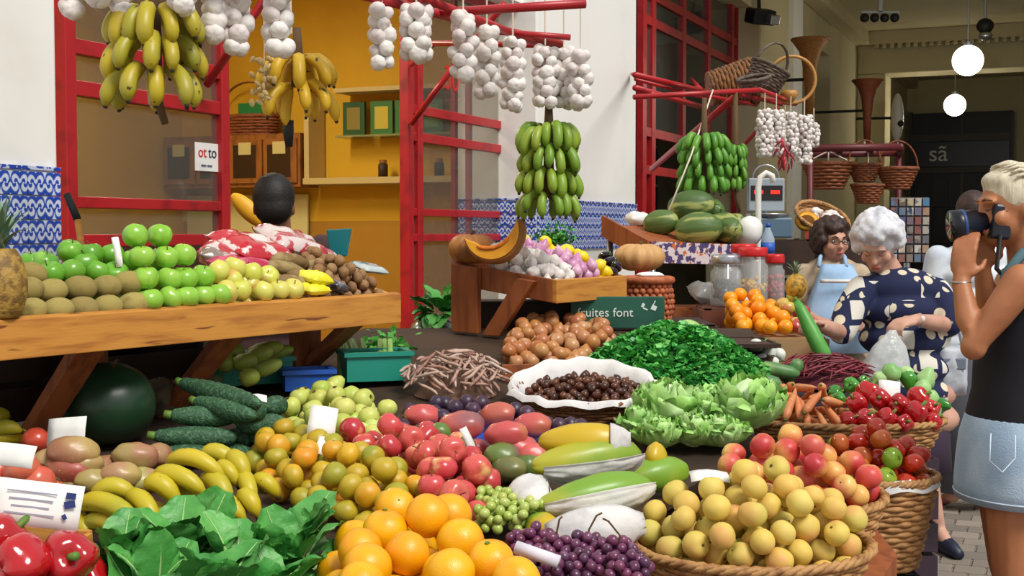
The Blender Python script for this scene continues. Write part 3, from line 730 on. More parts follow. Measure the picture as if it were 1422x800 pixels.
prism(pol, lambda x, y: 0.0, lambda x, y: zs(x, y)+dz-.006).build('box', M_wood2, cr, loc=-cr.location)
basket('wicker_basket', 'round wicker basket heaped with yellow peaches', (PC[0], PC[1], zs(*PC)+dz), .268, .175, .085, M_wick, ZSB, .10, 7, 30)
basket('wicker_basket', 'wicker basket heaped with red nectarines behind the peaches', (NC[0], NC[1], zs(*NC)+dz), .225, .15, .085, M_wick, ZSB, .10, 7, 28)
def fruit_in(c, rx, ry, floor, h0, h1, key, label, group, nmax, pw=2.0, zf=zs, jit=.06):
    pol = oval(c, rx, ry)
    fl = lambda x, y: zf(x, y) + floor
    cp = lambda x, y: zf(x, y) + h0 + (h1-h0)*(1-np.clip(((x-c[0])/rx)**2+((y-c[1])/ry)**2, 0, 1)**(pw/2))
    return [(p, rr) for p, rr in pack(pol, fl, cp, K[key].r, nmax, jit=jit)]
for p, rr in fruit_in(PC, .255, .165, dz+.018, .04, .175, 'peach', '', '', 240):
    K['peach'].put(p, 'yellow peach heaped in the round wicker basket', 'yellow peaches', rq(), rr/K['peach'].r)
for p, rr in fruit_in(NC, .215, .14, dz+.018, .04, .155, 'nectarine', '', '', 120):
    K['nectarine'].put(p, 'red and yellow nectarine heaped behind the peaches', 'red nectarines', rq(), rr/K['nectarine'].r)

# ---- papayas in paper sleeves
M_pap = mat('papaya_skin', ['6E9A2A', '7CA430', '8CA42C', '6A9630'], .4, ncol=['D0A81E', 'C8A82A', 'B4AC2C', '9AA430'], nscale=6, lo=.42, hi=.66, axis=(2, 1.5), coat=.1)
M_papy = mat('papaya_ripe_skin', 'C9A81E', .4, ncol='8CA42C', nscale=7, lo=.5, hi=.75, coat=.1)
M_wrap = mat('wrapping_paper', 'DAD7D4', .75, ncol='C2BEBE', nscale=8, bump=.6, bscale=45)
pap_me = [blob('papaya', .046, (1,1,2.7), .03, .0, .02, 5, pear=p, n=22, m=18, wob=.05, seed=i) for i, p in enumerate((.10, .16))]
def papaya(a, b, label, m=None, wrap=None, sc=1.0, spin=0.0):
    """from the stem end a to the tip b"""
    d = b - a; q = d.to_track_quat('Z', 'Y') @ Quaternion((0,0,1), spin)
    o = tag(obj('papaya', random.choice(pap_me), m or M_pap, None, (a+b)/2, q, (sc, sc, d.length/(2*.046*2.7))), label, 'papaya', 'papayas in paper')
    obj('stem', stem_mesh('stem', .004, .012, -.126, 0), M_stem, o)
    BALLS.append((((a+b)/2).x, ((a+b)/2).y, ((a+b)/2).z, .05))
    if wrap:
        u0, u1, c0, c1 = wrap; rows = []      # share of length wrapped, start and end angle about the axis
        qi = q.to_matrix().transposed(); down = qi @ Vector((0,-.8,-.6)); a0 = math.atan2(down.y, down.x)
        for i in range(14):
            z = -.124 + .248*(u0+(u1-u0)*i/13); row = []
            for j in range(22):
                an = a0 + c0 + (c1-c0)*j/21; rr = .0475*(1 - .10*max(0, z/.124+.25)) * math.sqrt(max(.12, 1-(z/.128)**2)) + .003
                rr += .009*abs(mnoise.noise(Vector((an*2.5, z*42, spin*3)))) + (.006 if j in (0, 21) else 0)
                row.append(Vector((rr*math.cos(an), rr*math.sin(an), z)))
            rows.append(row)
        sheet('paper_sleeve', rows, M_wrap, None, None, o, .001)
    return o
pl = 'green and yellow papaya half wrapped in a white paper sleeve'
HW = (.06, 1.0, -1.45, 1.45)
papaya(PS(876,612,.17), PS(748,612,.165), pl+' on top of the pile', M_papy, (.0,.22,-3.1,3.1), 1.0, 1)
papaya(PS(890,628,.135), PS(742,648,.125), 'long green papaya with white paper under it, topping the pile', None, (.0,.95,-.75,.75), 1.12, 2)
papaya(PS(905,672,.10), PS(752,702,.08), 'green papaya with an orange scar lying in crumpled white paper', None, (.0,1.0,-1.0,1.0), 1.05, 3)
papaya(PS(890,728,.05), PS(758,742,.045), 'papaya almost hidden in its white paper wrapping at the bottom', None, (-.02,1.02,-2.0,2.0), 1.05, 4)
papaya(PS(720,672,.085), PS(752,712,.06), 'short green papaya showing its round end from a paper collar', None, (.3,.98,-3.1,3.1), 1.0, 5)
papaya(PS(735,726,.04), PS(775,742,.04), 'green papaya end peeping out below the paper collar', None, None, .8, 6)
papaya(PS(955,652,.06), PS(868,668,.055), 'smooth green papaya lying beside the peach basket', None, None, 1.0, 7)
papaya(PS(895,632,.10), PS(925,640,.09), 'round yellow-green papaya end below the lettuces', M_papy, None, .9, 8)

# ---- grapes
M_gg = mat('green_grape', ['A8BC58', 'B8C870', '98B048', 'BCC468'], .25, sss=.1, coat=.2)
M_pg = mat('purple_grape', ['5A2A48', '6E3458', '4A2440', '7A3C5C', '54304E'], .3, ncol='8A6884', nscale=40, lo=.55, hi=.8, coat=.1)
gr_me = blob('grape', .0115, (1,1,1.08), n=12, m=8)
def grapes(px, py, h, n, m, label, group, rx=.05, ry=.04, top=.045, stemup=None):
    c = PS(px, py, h*0); t = thing('grape_bunch', label, 'grapes', (c.x, c.y, zs(c.x, c.y)), (0,0,0), group)
    pol = oval((c.x, c.y), rx, ry); r_ = 0.0117
    cp = lambda x, y: zs(x, y)+h+.01+top*(1-((x-c.x)/rx)**2-((y-c.y)/ry)**2)
    for p, rr in pack(pol, lambda x, y: zs(x, y)+.003+max(0, h-.03), cp, r_, n, 40, .1, .92):
        obj('grape', gr_me, m, t, p - t.location, rq(), rr/.0117)
    tb = MB(); z0 = h+top*.6
    tb.tube([(-rx*.8,0,z0*.7),(-rx*.2,.004,z0),(rx*.4,0,z0*.9),(rx*.85,.004,z0*.6)], .002, 5)
    if stemup: tb.tube([(0,0,z0*.8),(.004,.0,z0+.03),(stemup,0,z0+.06),(stemup*1.6,0,z0+.066)], .0022, 5)
    tb.build('stalk', M_stem if m is M_pg else M_gstem, t, smooth=True)
    return t
gg = 'bunch of pale green grapes between oranges and papayas'; pg = 'bunch of dusky purple grapes in front of the wrapped papayas'
for x, y in ((640,722),(672,730),(705,738),(735,752),(690,752)): grapes(x, y, .055, 46, M_gg, gg, 'green grape bunches', .052, .045, .03)
for x, y, su in ((735,795,0),(770,812,.01),(815,806,.02),(858,815,-.02),(800,832,0),(760,838,0),(870,836,0)): grapes(x, y, .06, 52, M_pg, pg, 'purple grape bunches', .055, .05, .03, su)
M_fold = mat('folded_paper', 'D8D4E0', .7)
q = PS(746,770,.12); t = tag(MB().tube([(-.045,0,.008),(.045,0,-.008)], .013, 14).build('paper_roll', M_fold, None, smooth=True, loc=q, rot=(0,.1,-.25)), 'rolled white paper lying on the purple grapes', 'paper')

# ---- bananas in front
M_ban = mat('banana_skin', ['C4B01E', 'BCAC22', 'CCB428', 'B0A828'], .42, ncol=['9CA028', 'C8B030'], nscale=7, lo=.45, hi=.75, spots='4A3A14', sscale=42, slo=.70, shi=.74)
M_banr = mat('banana_ripe_skin', ['D8AE1E', 'CFA61C', 'DDB62A'], .42, ncol=['C49A20', 'E0BE38'], nscale=7, lo=.45, hi=.75, spots='5A4014', sscale=34, slo=.68, shi=.73)
M_bang = mat('banana_green_skin', ['7A9A28', '86A42E', '6C9226', '94A832'], .42, ncol=['A2AC34', '608A24'], nscale=6, lo=.45, hi=.75)
M_bang2 = mat('banana_unripe_skin', ['4E8A26', '589428', '46802A'], .42, ncol='6CA032', nscale=6, lo=.45, hi=.75)
M_tip = mat('banana_tip', '2C2012', .8)
def banana_mesh(a, b, up, r, sag):
    n = 9; pts, rad = [], []
    for i in range(n):
        u = i/(n-1); pts.append(a.lerp(b, u) + up*(sag*4*u*(1-u)))
        rad.append(r*(.34 + .66*math.sin(PI*min(1, max(0, (u-.02)/.96)))**.42 if 0 < i < n-1 else .33*r/r))
    rad[1] = r*.74; rad[-2] = r*.72; rad[0] = r*.30; rad[-1] = r*.30
    return MB().tube(pts, rad, 8), pts
def banana(parent, a, b, up, r, sag, m):
    mb, pts = banana_mesh(a, b, up, r, sag)
    o = mb.build('banana', m, parent, smooth=True)
    d = (pts[-1]-pts[-2]).normalized()
    MB().tube([pts[-1]-d*.001, pts[-1]+d*.008], [r*.33, r*.22], 6).build('tip', M_tip, o, smooth=True)
    return o
def hand(list_, label, m, crown, group=None):
    q0 = PS(crown[0], crown[1], crown[2]); t = thing('banana_hand', label, 'bananas', q0, (0,0,0), group)
    cb = MB()
    for (x0, y0, x1, y1, h0, h1) in list_:
        a = PS(x0, y0, h0) - q0; b = PS(x1, y1, h1) - q0
        banana(t, a, b, Vector((0,-.25,.97)), random.uniform(.0215,.025), .022 + .01*random.random(), m)
    MB().ball((0,0,0), .022, 10, 7, (1.3,.9,.8)).build('crown', M_tip, t, smooth=True)
    return t
hand([(232,642,311,664,.15,.125),(214,660,284,686,.14,.11),(203,676,248,702,.125,.09),(280,632,331,650,.145,.115),(283,668,320,700,.105,.075),(236,682,277,706,.09,.065),(300,652,331,675,.12,.09),
      (334,662,352,700,.10,.06),(318,640,343,668,.13,.10),(350,672,386,690,.08,.055),(333,694,358,718,.065,.04),(276,695,340,724,.06,.035),(240,712,262,730,.05,.03),(205,712,248,742,.05,.03),(262,700,300,730,.07,.04)],
     'hand of small yellow-green bananas heaped behind the leafy greens', M_ban, (236, 640, .09))
hand([(106,704,194,730,.085,.08),(116,728,188,748,.05,.045),(178,690,218,726,.11,.08),(128,690,190,694,.10,.095),(92,722,124,748,.04,.03)],
     'hand of spotted yellow-green bananas lying beside the red peppers', M_ban, (112, 700, .05))

# ---- leafy greens in the front
M_leaf = mat('greens_leaf', ['3C8C3A', '4A9844', '58A44A', '347E36', '64AA52'], .45, ncol=['68AE50', '3A8A40'], nscale=18, lo=.45, hi=.75, bump=.5, bscale=90)
M_vein = mat('leaf_vein', '9CC27A', .5)
def leaf_mesh(name, L_, W_, curl, seed, wav=.35):
    rows = []; n, k = 12, 9
    for i in range(n):
        u = i/(n-1); w = W_*math.sqrt(max(0, 1-((u-.52)/.53)**2))*(1-.12*math.cos(2*PI*u))
        c = Vector((0, L_*u*math.cos(curl*u*.7), L_*(-math.sin(curl*u)*.6*u)))
        row = []
        for j in range(k):
            s = 2*j/(k-1)-1
            z = abs(s)**1.3*w*.35 + wav*W_*mnoise.noise(Vector((s*1.7+seed*3, u*4.5, seed*7.3)))*abs(s) + .04*W_*math.sin(u*26+s*4)*abs(s)
            row.append(c + Vector((s*w*(1+.05*math.sin(u*23+seed)), 0, z)))
        rows.append(row)
    mb = MB(); flat = [p for r in rows for p in r]
    mb.add(flat, [(i*k+j, i*k+j+1, (i+1)*k+j+1, (i+1)*k+j) for i in range(n-1) for j in range(k-1)])
    return mb.mesh(name)
def leaf_stalk(name, L_, W_, curl):
    pts = [Vector((0, L_*u*math.cos(curl*u*.7), L_*(-math.sin(curl*u)*.6*u) +.0014)) for u in (0,.25,.5,.75,.95)]
    return MB().tube([Vector((0,-.35*L_,-.02*L_))]+pts, [.0045,.0036,.0028,.002,.0014,.0008], 5).mesh(name)
leafs = [(leaf_mesh('leaf', .105, .043, c, i), leaf_stalk('midrib', .105, .043, c)) for i, c in enumerate((.2,.5,.8,-.2,.4))]
gb = [(165,770,'with broad leaves lying beside the spotted bananas'),(250,745,'with broad leaves standing in front of the bananas'),(330,760,'with broad crinkled leaves at the middle of the greens'),(410,745,'with rounded leaves standing beside the large oranges'),(215,800,'with broad leaves leaning on the red pepper crate'),(380,800,'with broad leaves lying before the large oranges'),(300,820,'with leaves spread low under the other greens')]
for x, y, w in gb:
    c = PS(x, y+55, .01); t = thing('leafy_greens_bunch', 'bunch of dark green leaves ' + w, 'greens', (c.x, c.y, zs(c.x, c.y)+.006))
    for k in range(17):
        a = 2*PI*k/17*2.4 + random.uniform(-.3,.3); el = random.uniform(.25, 1.35)
        me, sm = random.choice(leafs); d = Vector((math.cos(a)*math.cos(el), math.sin(a)*math.cos(el), math.sin(el)))
        qv = Quaternion((0,0,1), a-PI/2) @ Quaternion((1,0,0), el) @ Quaternion((0,1,0), random.uniform(-.5,.5))
        lf = obj('leaf', me, M_leaf, t, d*random.uniform(.03,.085), qv, random.uniform(.8,1.25)); obj('midrib', sm, M_vein, lf)
# ================================================================== goods at the counter end of the near stall
# bumpy dark green monstera fruits
M_mon = mat('monstera_fruit_skin', ['2E5636', '2A4E34', '345C3C'], .6, ncol='4A7452', nscale=90, lo=.5, hi=.62, bump=1.0, bscale=150)
def scaly(a, b, r):
    d = b-a; L_ = d.length; n, m = 22, 40; mb = MB(); vs = []
    for i in range(m+1):
        u = i/m; R = r*(math.sin(PI*min(1, .04+u*.97))**.35)*(1.0-.18*(1-u))
        if u < .06: R = r*(.35+u*5)
        for j in range(n):
            bump = .0016*(math.sin(PI*i*.5 + (j % 2)*PI))
            vs.append(Vector(((R+bump)*math.cos(2*PI*j/n), (R+bump)*math.sin(2*PI*j/n), L_*(u-.5))))
    f = [(i*n+j, i*n+(j+1) % n, (i+1)*n+(j+1) % n, (i+1)*n+j) for i in range(m) for j in range(n)] + [tuple(reversed(range(n))), tuple(m*n+j for j in range(n))]
    me = mb.add(vs, f).mesh('monstera_fruit')
    o = obj('monstera_fruit', me, M_mon, None, (a+b)/2, d.to_track_quat('Z', 'Y'))
    MB().tube([(0,0,-L_*.5+.004),(0,.004,-L_*.5-.02)], [r*.4, r*.34], 8).build('stem', M_gstem, o, smooth=True)
    return tag(o, 'long dark green bumpy fruit stacked beside the tray counter legs', 'fruit', 'bumpy green fruits')
for (x0, y0, x1, y1, h) in ((252,532,362,562,.185),(238,577,328,580,.13),(215,606,330,608,.085),(272,558,355,578,.155),(222,632,300,632,.045),(330,585,366,592,.11),(340,572,366,570,.15),(345,602,385,608,.07),(352,588,398,590,.10),(366,566,396,562,.12),(318,604,352,612,.06),(372,586,402,600,.075),(362,612,398,620,.035),(300,628,352,634,.03)):
    scaly(PS(x0, y0, h), PS(x1, y1, h-.01), .032)
# watermelon and other goods in the shade of the counter
M_wm = mat('watermelon_rind', '1E3A24', .35, ncol='2C5232', nscale=5, lo=.5, hi=.7, spots='C8C46A', sscale=9, slo=.72, shi=.75)
q = PS(152, 560, .125); tag(obj('watermelon', blob('watermelon', .125, (1.05,1,.95), .05, .03, .008, 9, n=32, m=20), M_wm, None, q, (.3,.2,0)), 'big dark green watermelon in the shade under the tray counter', 'watermelon')
obj('stem', stem_mesh('stem', .004, .03, .112), M_stem, bpy.data.objects['watermelon'])
q = PS(222, 552, .062); o = tag(obj('coconut', blob('coconut', .06, (1,1,1.05), wob=.06), mat('coconut_husk', '6A5A44', .9, ncol='4A3E30', nscale=20, bump=.8, bscale=120), None, q), 'brown fibrous coconut beside the big watermelon', 'coconut')
for i in range(3): MB().ball((.012*math.cos(2.1*i), .012*math.sin(2.1*i), .0605), .004, 6, 4).build('eye', M_tip, o)
# big mottled mangoes
M_bm = mat('mottled_mango_skin', ['A87A5A', 'B4A468', '9A5A4C', 'A8A860', 'A04A44'], .4, ncol=['8E4A42', 'B8A05C', 'A86A58', 'A03E3C'], nscale=9, lo=.42, hi=.75, axis=(0, 3.0), coat=.1, spots='C8B890', sscale=240, slo=.70, shi=.74)
for x, y, h, a, s_ in ((102,628,.16,.3,1.25),(96,652,.12,.1,1.22),(146,650,.10,1.4,1.0),(188,634,.13,.2,1.15),(220,632,.11,1.3,.95),(158,680,.06,.1,1.0),(196,668,.085,.4,1.05),(125,690,.05,1.2,.95),(212,668,.08,.9,.85),(130,668,.10,.6,.9),(72,640,.13,.8,1.0),(168,660,.11,.2,1.0),(120,645,.13,.5,.9),(172,640,.10,1.2,.8),(150,695,.04,.3,1.0),(105,675,.08,.2,1.0)):
    K['mango'].put(PS(x, y, h), 'large mottled mango heaped between pomegranates and bananas', 'large mottled mangoes', (random.uniform(-.3,.3), .1, a+random.uniform(-.2,.2)), s_*.80, m=M_bm)
for x, y, h in ((30,652,.17),(12,676,.12),(52,668,.14),(-4,655,.16),(34,684,.11),(66,684,.10),(-8,690,.10),(10,700,.06),(60,702,.05)):
    K['pomegranate'].put(PS(x, y, h), 'glossy pink-red pomegranate behind the printed price card', 'pomegranates', rq(.9), 1.0)
K['pomegranate'].put(PS(50, 612, .10), 'dull red pomegranate alone behind the blank price card', None, rq(.6), .9)
hand([(-25,612,30,600,.1,.12),(-25,625,50,612,.08,.08),(-20,600,12,580,.1,.12)], 'hand of yellow bananas under the counter brace', M_ban, (-25, 612, .07))
# red peppers in a wooden crate
M_pep = mat('red_pepper_skin', ['B8141C', 'A81018', 'C01C1C'], .16, coat=.5, ncol='8E0E14', nscale=6, lo=.6, hi=.8)
pep_me = [blob('bell_pepper', .046, (1,1,1.1), .32, .25, .07, k, n=32, m=18, wob=.08, seed=i) for i, k in enumerate((4, 3, 4))]
pstem = MB().tube([(0,0,.026),(.002,0,.040),(.008,0,.058)], [.011,.006,.0075], 8).mesh('stem')
def pepper(q, label, group, rot, sc=1.0, m=None):
    o = tag(obj('bell_pepper', random.choice(pep_me), m or M_pep, None, q, rot, sc), label, 'pepper', group); obj('stem', pstem, M_gstem, o); return o
for x, y, h, r_ in ((95,775,.17,(1.3,0,.4)),(30,782,.18,(1.5,0,2.6)),(0,752,.2,(.9,0,2)),(62,800,.1,(.5,.3,1)),(0,815,.12,(.3,.3,3)),(120,806,.08,(1.4,.2,0))):
    pepper(PS(x, y, h), 'large shiny red bell pepper in the wooden crate beside the leafy greens', 'red peppers in the crate', r_, 1.12)
c0, c1 = PS(112, 800, .08), PS(-60, 870, .08)
bx = thing('wooden_crate', 'shallow pale wooden crate of red bell peppers', 'crate', PS(20, 830, 0))
a = PS(128,772,.09); b = PS(20,838,.09); u = (b-a).normalized()
MB().bar(a, b, .012, .10).build('slat', M_wood, bx, loc=-bx.location, bevel=.002)
MB().bar(a+Vector((-.005,.01,0)), a+Vector((-.36,.12,.0)), .012, .10).build('slat', M_wood, bx, loc=-bx.location, bevel=.002)

# pineapple at the end of the counter
M_pine = mat('pineapple_skin', 'A8843A', .6, ncol='7A5C28', nscale=40, lo=.45, hi=.6, bump=1, bscale=90)
q = CT(2, 398, .03); pn = thing('pineapple', 'ripe pineapple with a spiky crown beside the kiwis', 'pineapple', q)
mb = MB(); n, m_ = 26, 26; vs = []
for i in range(m_+1):
    u = i/m_; R = .062*math.sin(PI*min(1, .12+u*.80))**.45
    for j in range(n):
        bmp = .005*(abs(math.sin(PI*(i*.5+j*.5)))*abs(math.sin(PI*(i*.5-j*.5+.5))))**.5
        vs.append(Vector(((R+bmp*2)*math.cos(2*PI*j/n), (R+bmp*2)*math.sin(2*PI*j/n), .17*(u-.45))))
mb.add(vs, [(i*n+j, i*n+(j+1) % n, (i+1)*n+(j+1) % n, (i+1)*n+j) for i in range(m_) for j in range(n)] + [tuple(reversed(range(n))), tuple(m_*n+j for j in range(n))])
mb.build('body', M_pine, pn, smooth=True)
M_pl = mat('pineapple_leaf', ['5A7A5A', '6A8A6A', '4A6A4E'], .5, ncol='8AA08A', nscale=10)
def blade(L_, w, curl):
    mb = MB(); rows = []
    for i in range(7):
        u = i/6; ww = w*(1-u)**.7; c = Vector((L_*math.sin(curl*u)*u, 0, L_*u*math.cos(curl*u*.8)))
        rows += [c+Vector((.25*ww,-ww,0)), c, c+Vector((.25*ww,ww,0))]
    return mb.add(rows, [(i*3+j, i*3+j+1, i*3+j+4, i*3+j+3) for i in range(6) for j in range(2)]).mesh('crown_leaf')
bls = [blade(.13, .012, c) for c in (.2, .7, 1.2)]
for k in range(30):
    t_ = k/30; obj('crown_leaf', bls[0 if t_ < .3 else 1 if t_ < .7 else 2], M_pl, pn, (0,0,.085-.012*t_), (0,0,k*2.4), 1.15-.3*t_)
# stick leaning behind the apples
a, b = P(120, 334, 4.2), P(93, 270, 4.25)
t = thing('broom_stick', 'wooden stick with a dark grip leaning on the shop window', 'stick', a); 
MB().tube([Vector((.02,-.02,-.25)), (b-a)*.45], .011, 10).build('shaft', M_wood, t, smooth=True)
MB().tube([(b-a)*.45, (b-a)*1.0], .0125, 10).build('grip', M_black, t, smooth=True)

# bags of snacks, roots, nuts on the tray
M_bagr = mat('red_plastic_bag', 'C02432', .25, ncol='E8D8D4', nscale=12, lo=.52, hi=.56, coat=.4)
M_bagw = mat('clear_plastic_bag', 'D8C8C4', .15, ncol='B84048', nscale=14, lo=.5, hi=.55, coat=.6)
M_bagg = mat('grey_plastic_bag', '8A7A70', .2, ncol='C8BCB4', nscale=18, lo=.55, hi=.6, coat=.5)
def pillow(name, c, rot, sx, sy, sz, m, label, cat, seed=0):
    mb = MB(); n = 15; top, bot = [], []
    for i in range(n):
        for j in range(n):
            x, y = 2*i/(n-1)-1, 2*j/(n-1)-1; e = max(0, (1-x**4)*(1-y**4))**.55
            w = mnoise.noise(Vector((x*2.6+seed, y*2.6, seed*2.1)))*.35
            top.append(Vector((x*sx, y*sy, sz*e*(1+w)))); bot.append(Vector((x*sx, y*sy, -sz*e*(.8+w)-.0008)))
    f = [(i*n+j, (i+1)*n+j, (i+1)*n+j+1, i*n+j+1) for i in range(n-1) for j in range(n-1)]; b = n*n
    bd = [(i, 0) for i in range(n)] + [(n-1, j) for j in range(1, n)] + [(i, n-1) for i in range(n-2, -1, -1)] + [(0, j) for j in range(n-2, 0, -1)]
    bd = [i*n+j for i, j in bd]
    f2 = [(bd[k], b+bd[k], b+bd[(k+1) % len(bd)], bd[(k+1) % len(bd)]) for k in range(len(bd))]
    mb.add(top+bot, f + [tuple(b+k for k in reversed(q)) for q in f] + f2)
    o = mb.build(name, m, None, smooth=True, loc=c, rot=rot); return tag(o, label, cat)
an = math.atan2(CU.y, CU.x)
pillow('snack_bag', CT(350, 345, .28), (.35,.1,an), .13, .10, .04, M_bagr, 'red and white printed plastic bag in the middle of the bag pile', 'bag', 1)
pillow('snack_bag', CT(318, 350, .30), (.3,-.2,an+.5), .10, .08, .035, M_bagw, 'red and clear plastic bag draped over the pile edge by the green apples', 'bag', 2)
pillow('snack_bag', CT(405, 338, .32), (.4,.2,an-.1), .12, .09, .04, M_bagw, 'crinkled clear and red bag topping the bag pile', 'bag', 3)
pillow('snack_bag', CT(445, 362, .30), (.5,.5,an-.4), .11, .09, .035, M_bagw, 'clear and red bag sliding down beside the nuts', 'bag', 4)
pillow('snack_bag', CT(335, 366, .2), (.25,0,an), .11, .06, .025, mat('crimson_bag', 'B81E48', .25, ncol='D86080', nscale=12, coat=.4), 'crimson plastic bag at the bottom of the bag pile', 'bag', 5)
pillow('snack_bag', CT(300, 360, .27), (.3,0,an+.9), .07, .06, .03, M_bagg, 'small grey crumpled plastic bag behind the yellow apples', 'bag', 6)
M_root = mat('root_skin', ['7A6038', '8A6E42', '6E5430'], .7, ncol='A08A5A', nscale=20, bump=.3, bscale=80)
for x0, y0, x1, y1, b in ((362,372,420,378,.16),(370,360,430,368,.2),(350,385,400,396,.12),(400,382,432,392,.12),(425,366,452,382,.18),(380,392,432,398,.10)):
    a, e = CT(x0, y0, b), CT(x1, y1, b-.02); d = e-a
    o = obj('root', MB().tube([a-a, d*.3+Vector((0,0,.008)), d*.7+Vector((0,0,.006)), d], [.012,.024,.024,.013], 10).mesh('root'), M_root, None, a)
    tag(o, 'knobbly brown root lying below the plastic bags', 'root', 'brown roots on the counter')
M_yb = mat('yellow_net', 'E8DC1E', .4, ncol='F2EA50', nscale=14)
pillow('yellow_bag', CT(436, 386, .07), (.2,.1,an), .05, .05, .022, M_yb, 'bright yellow bag lying upon another beside the nuts', 'bag', 7)
pillow('yellow_bag', CT(434, 402, .05), (.1,0,an), .05, .04, .02, M_yb, 'flat bright yellow bag at the front board of the counter', 'bag', 8)
kind('walnut', 'walnut', 'walnut', [blob('walnut', .019, (1,.95,1.08), -.1, .05, .03, 2, n=14, m=10, wob=.12)], mat('walnut_shell', ['9A7448', '8A643A', 'AA845A', '7E5A34'], .6, bump=.8, bscale=220), r=.019)
wpol = ccw([tuple((CA+CU*s+CV*b)[:2]) for s, b in ((1.27,.05),(1.565,.05),(1.565,.36),(1.30,.36))])
ci = lambda x, y: CZ + ((x-CA.x)*CV.x + (y-CA.y)*CV.y)*TILT + .016
def wc(x, y):
    s = (x-CA.x)*CU.x + (y-CA.y)*CU.y; return ci(x, y) + .185 - .38*np.abs(s-1.36)
wres = pack(wpol, lambda x, y: ci(x, y)+.05, wc, .019, 260, world=False)
for p, rr in wres: K['walnut'].put(p, 'brown walnut in the heap at the counter end', 'walnuts', rq(), rr/.019)
prism(wpol, lambda x, y: float(ci(x, y))+.002, lambda x, y: float(ci(x, y))+.046).build('nut_tray', M_card); tag(bpy.data.objects['nut_tray'], 'cardboard tray under the walnuts', 'tray')
pillow('grey_bag', CT(466, 398, .06), (.1,.3,an), .035, .035, .02, mat('dark_foil', '5A5A62', .25, ncol='B8B8C8', nscale=20, metal=.5), 'small crumpled grey foil bag before the walnuts', 'bag', 9)
q = CT(471, 334, .42); t = thing('plastic_scoop', 'teal plastic scoop standing behind the walnuts', 'scoop', q); M_teal = mat('teal_plastic', '1E8C94', .4)
MB().hexa([Vector(v) for v in ((-.03,-.012,-.06),(.03,-.012,-.06),(.03,.012,-.06),(-.03,.012,-.06),(-.045,-.03,.04),(.045,-.03,.045),(.045,.03,.045),(-.045,.03,.04))]).build('pan', M_teal, t, bevel=.004)
MB().tube([(0,0,-.06),(0,.01,-.12)], .01, 8).build('handle', M_teal, t)
pillow('clear_pouch', CT(512, 372, .3), (.3,.1,an), .07, .05, .015, mat('teal_print_pouch', 'C8D4D4', .2, ncol='2E9098', nscale=8, lo=.55, hi=.6, coat=.5), 'flat clear pouch with teal print on the walnuts', 'bag', 10)

# dark crates added behind the counter to block light and deepen the shade
for k, (s_, b_, w, z1, lb) in enumerate(((-.15,.665,.4,.30,'dark crate added to block light behind the watermelon'),(.35,.68,.5,.32,'dark crate added to block light under the middle of the long counter'),(.95,.70,.5,.25,'dark crate added to block light behind the squashes'))):
    q = CA + CU*s_ + CV*b_; t = thing('light_block_crate', lb, 'crate', (q.x, q.y, zs(q.x, q.y)+.035), (0,0,math.atan2(CU.y, CU.x)))
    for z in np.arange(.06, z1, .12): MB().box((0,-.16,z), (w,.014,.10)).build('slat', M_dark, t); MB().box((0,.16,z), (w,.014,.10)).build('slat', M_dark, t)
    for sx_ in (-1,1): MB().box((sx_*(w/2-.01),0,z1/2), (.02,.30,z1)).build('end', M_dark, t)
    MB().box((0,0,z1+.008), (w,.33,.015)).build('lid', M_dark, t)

card(163, 350, 3.62, .02, .085, 'narrow white price card standing between the green apples', .1, .5, 0, -.12)
# ================================================================== middle of the near stall
# ---- chestnuts
CB = PS(812, 572, .0); CB = Vector((.232, 4.12, zs(.232, 4.12)+.004))
cbk = basket('wicker_basket', 'round wicker basket lined with white paper, full of chestnuts', CB, .225, .20, .055, M_wick2, ZSB, .1, 6, 26)
M_liner = mat('liner_paper', 'E2DFDC', .8, ncol='CCC8C8', nscale=9, bump=.5, bscale=40)
ln = MB(); n, m_ = 60, 7; vs = []
for i in range(m_):
    u = i/(m_-1)
    for j in range(n):
        a = 2*PI*j/n; back = max(0, math.sin(a)); w = 1 + .03*math.sin(a*9+u*2) + .02*math.sin(a*17)
        f = (.84+.27*u)*(w if u > .3 else 1); up = .062*math.sin(min(1, u*1.25)*PI/2) - .02*max(0, u-.8)/.2*(1-back)
        vs.append(Vector((.225*f*math.cos(a), .20*f*math.sin(a), .014 + up + .04*u*back + .005*u*math.sin(a*13))))
ln.add(vs, [(i*n+j, i*n+(j+1) % n, (i+1)*n+(j+1) % n, (i+1)*n+j) for i in range(m_-1) for j in range(n)])
lo_ = ln.build('paper_liner', M_liner, cbk, smooth=True)
c2 = (CB.x, CB.y)
for p, rr in fruit_in(c2, .192, .172, .026, .058, .095, 'chestnut', '', '', 290, zf=lambda x, y: CB.z + (y-CB.y)*ZSB):
    K['chestnut'].put(p, 'shiny dark brown chestnut in the paper lined basket', 'chestnuts', rq(), rr/.0145)
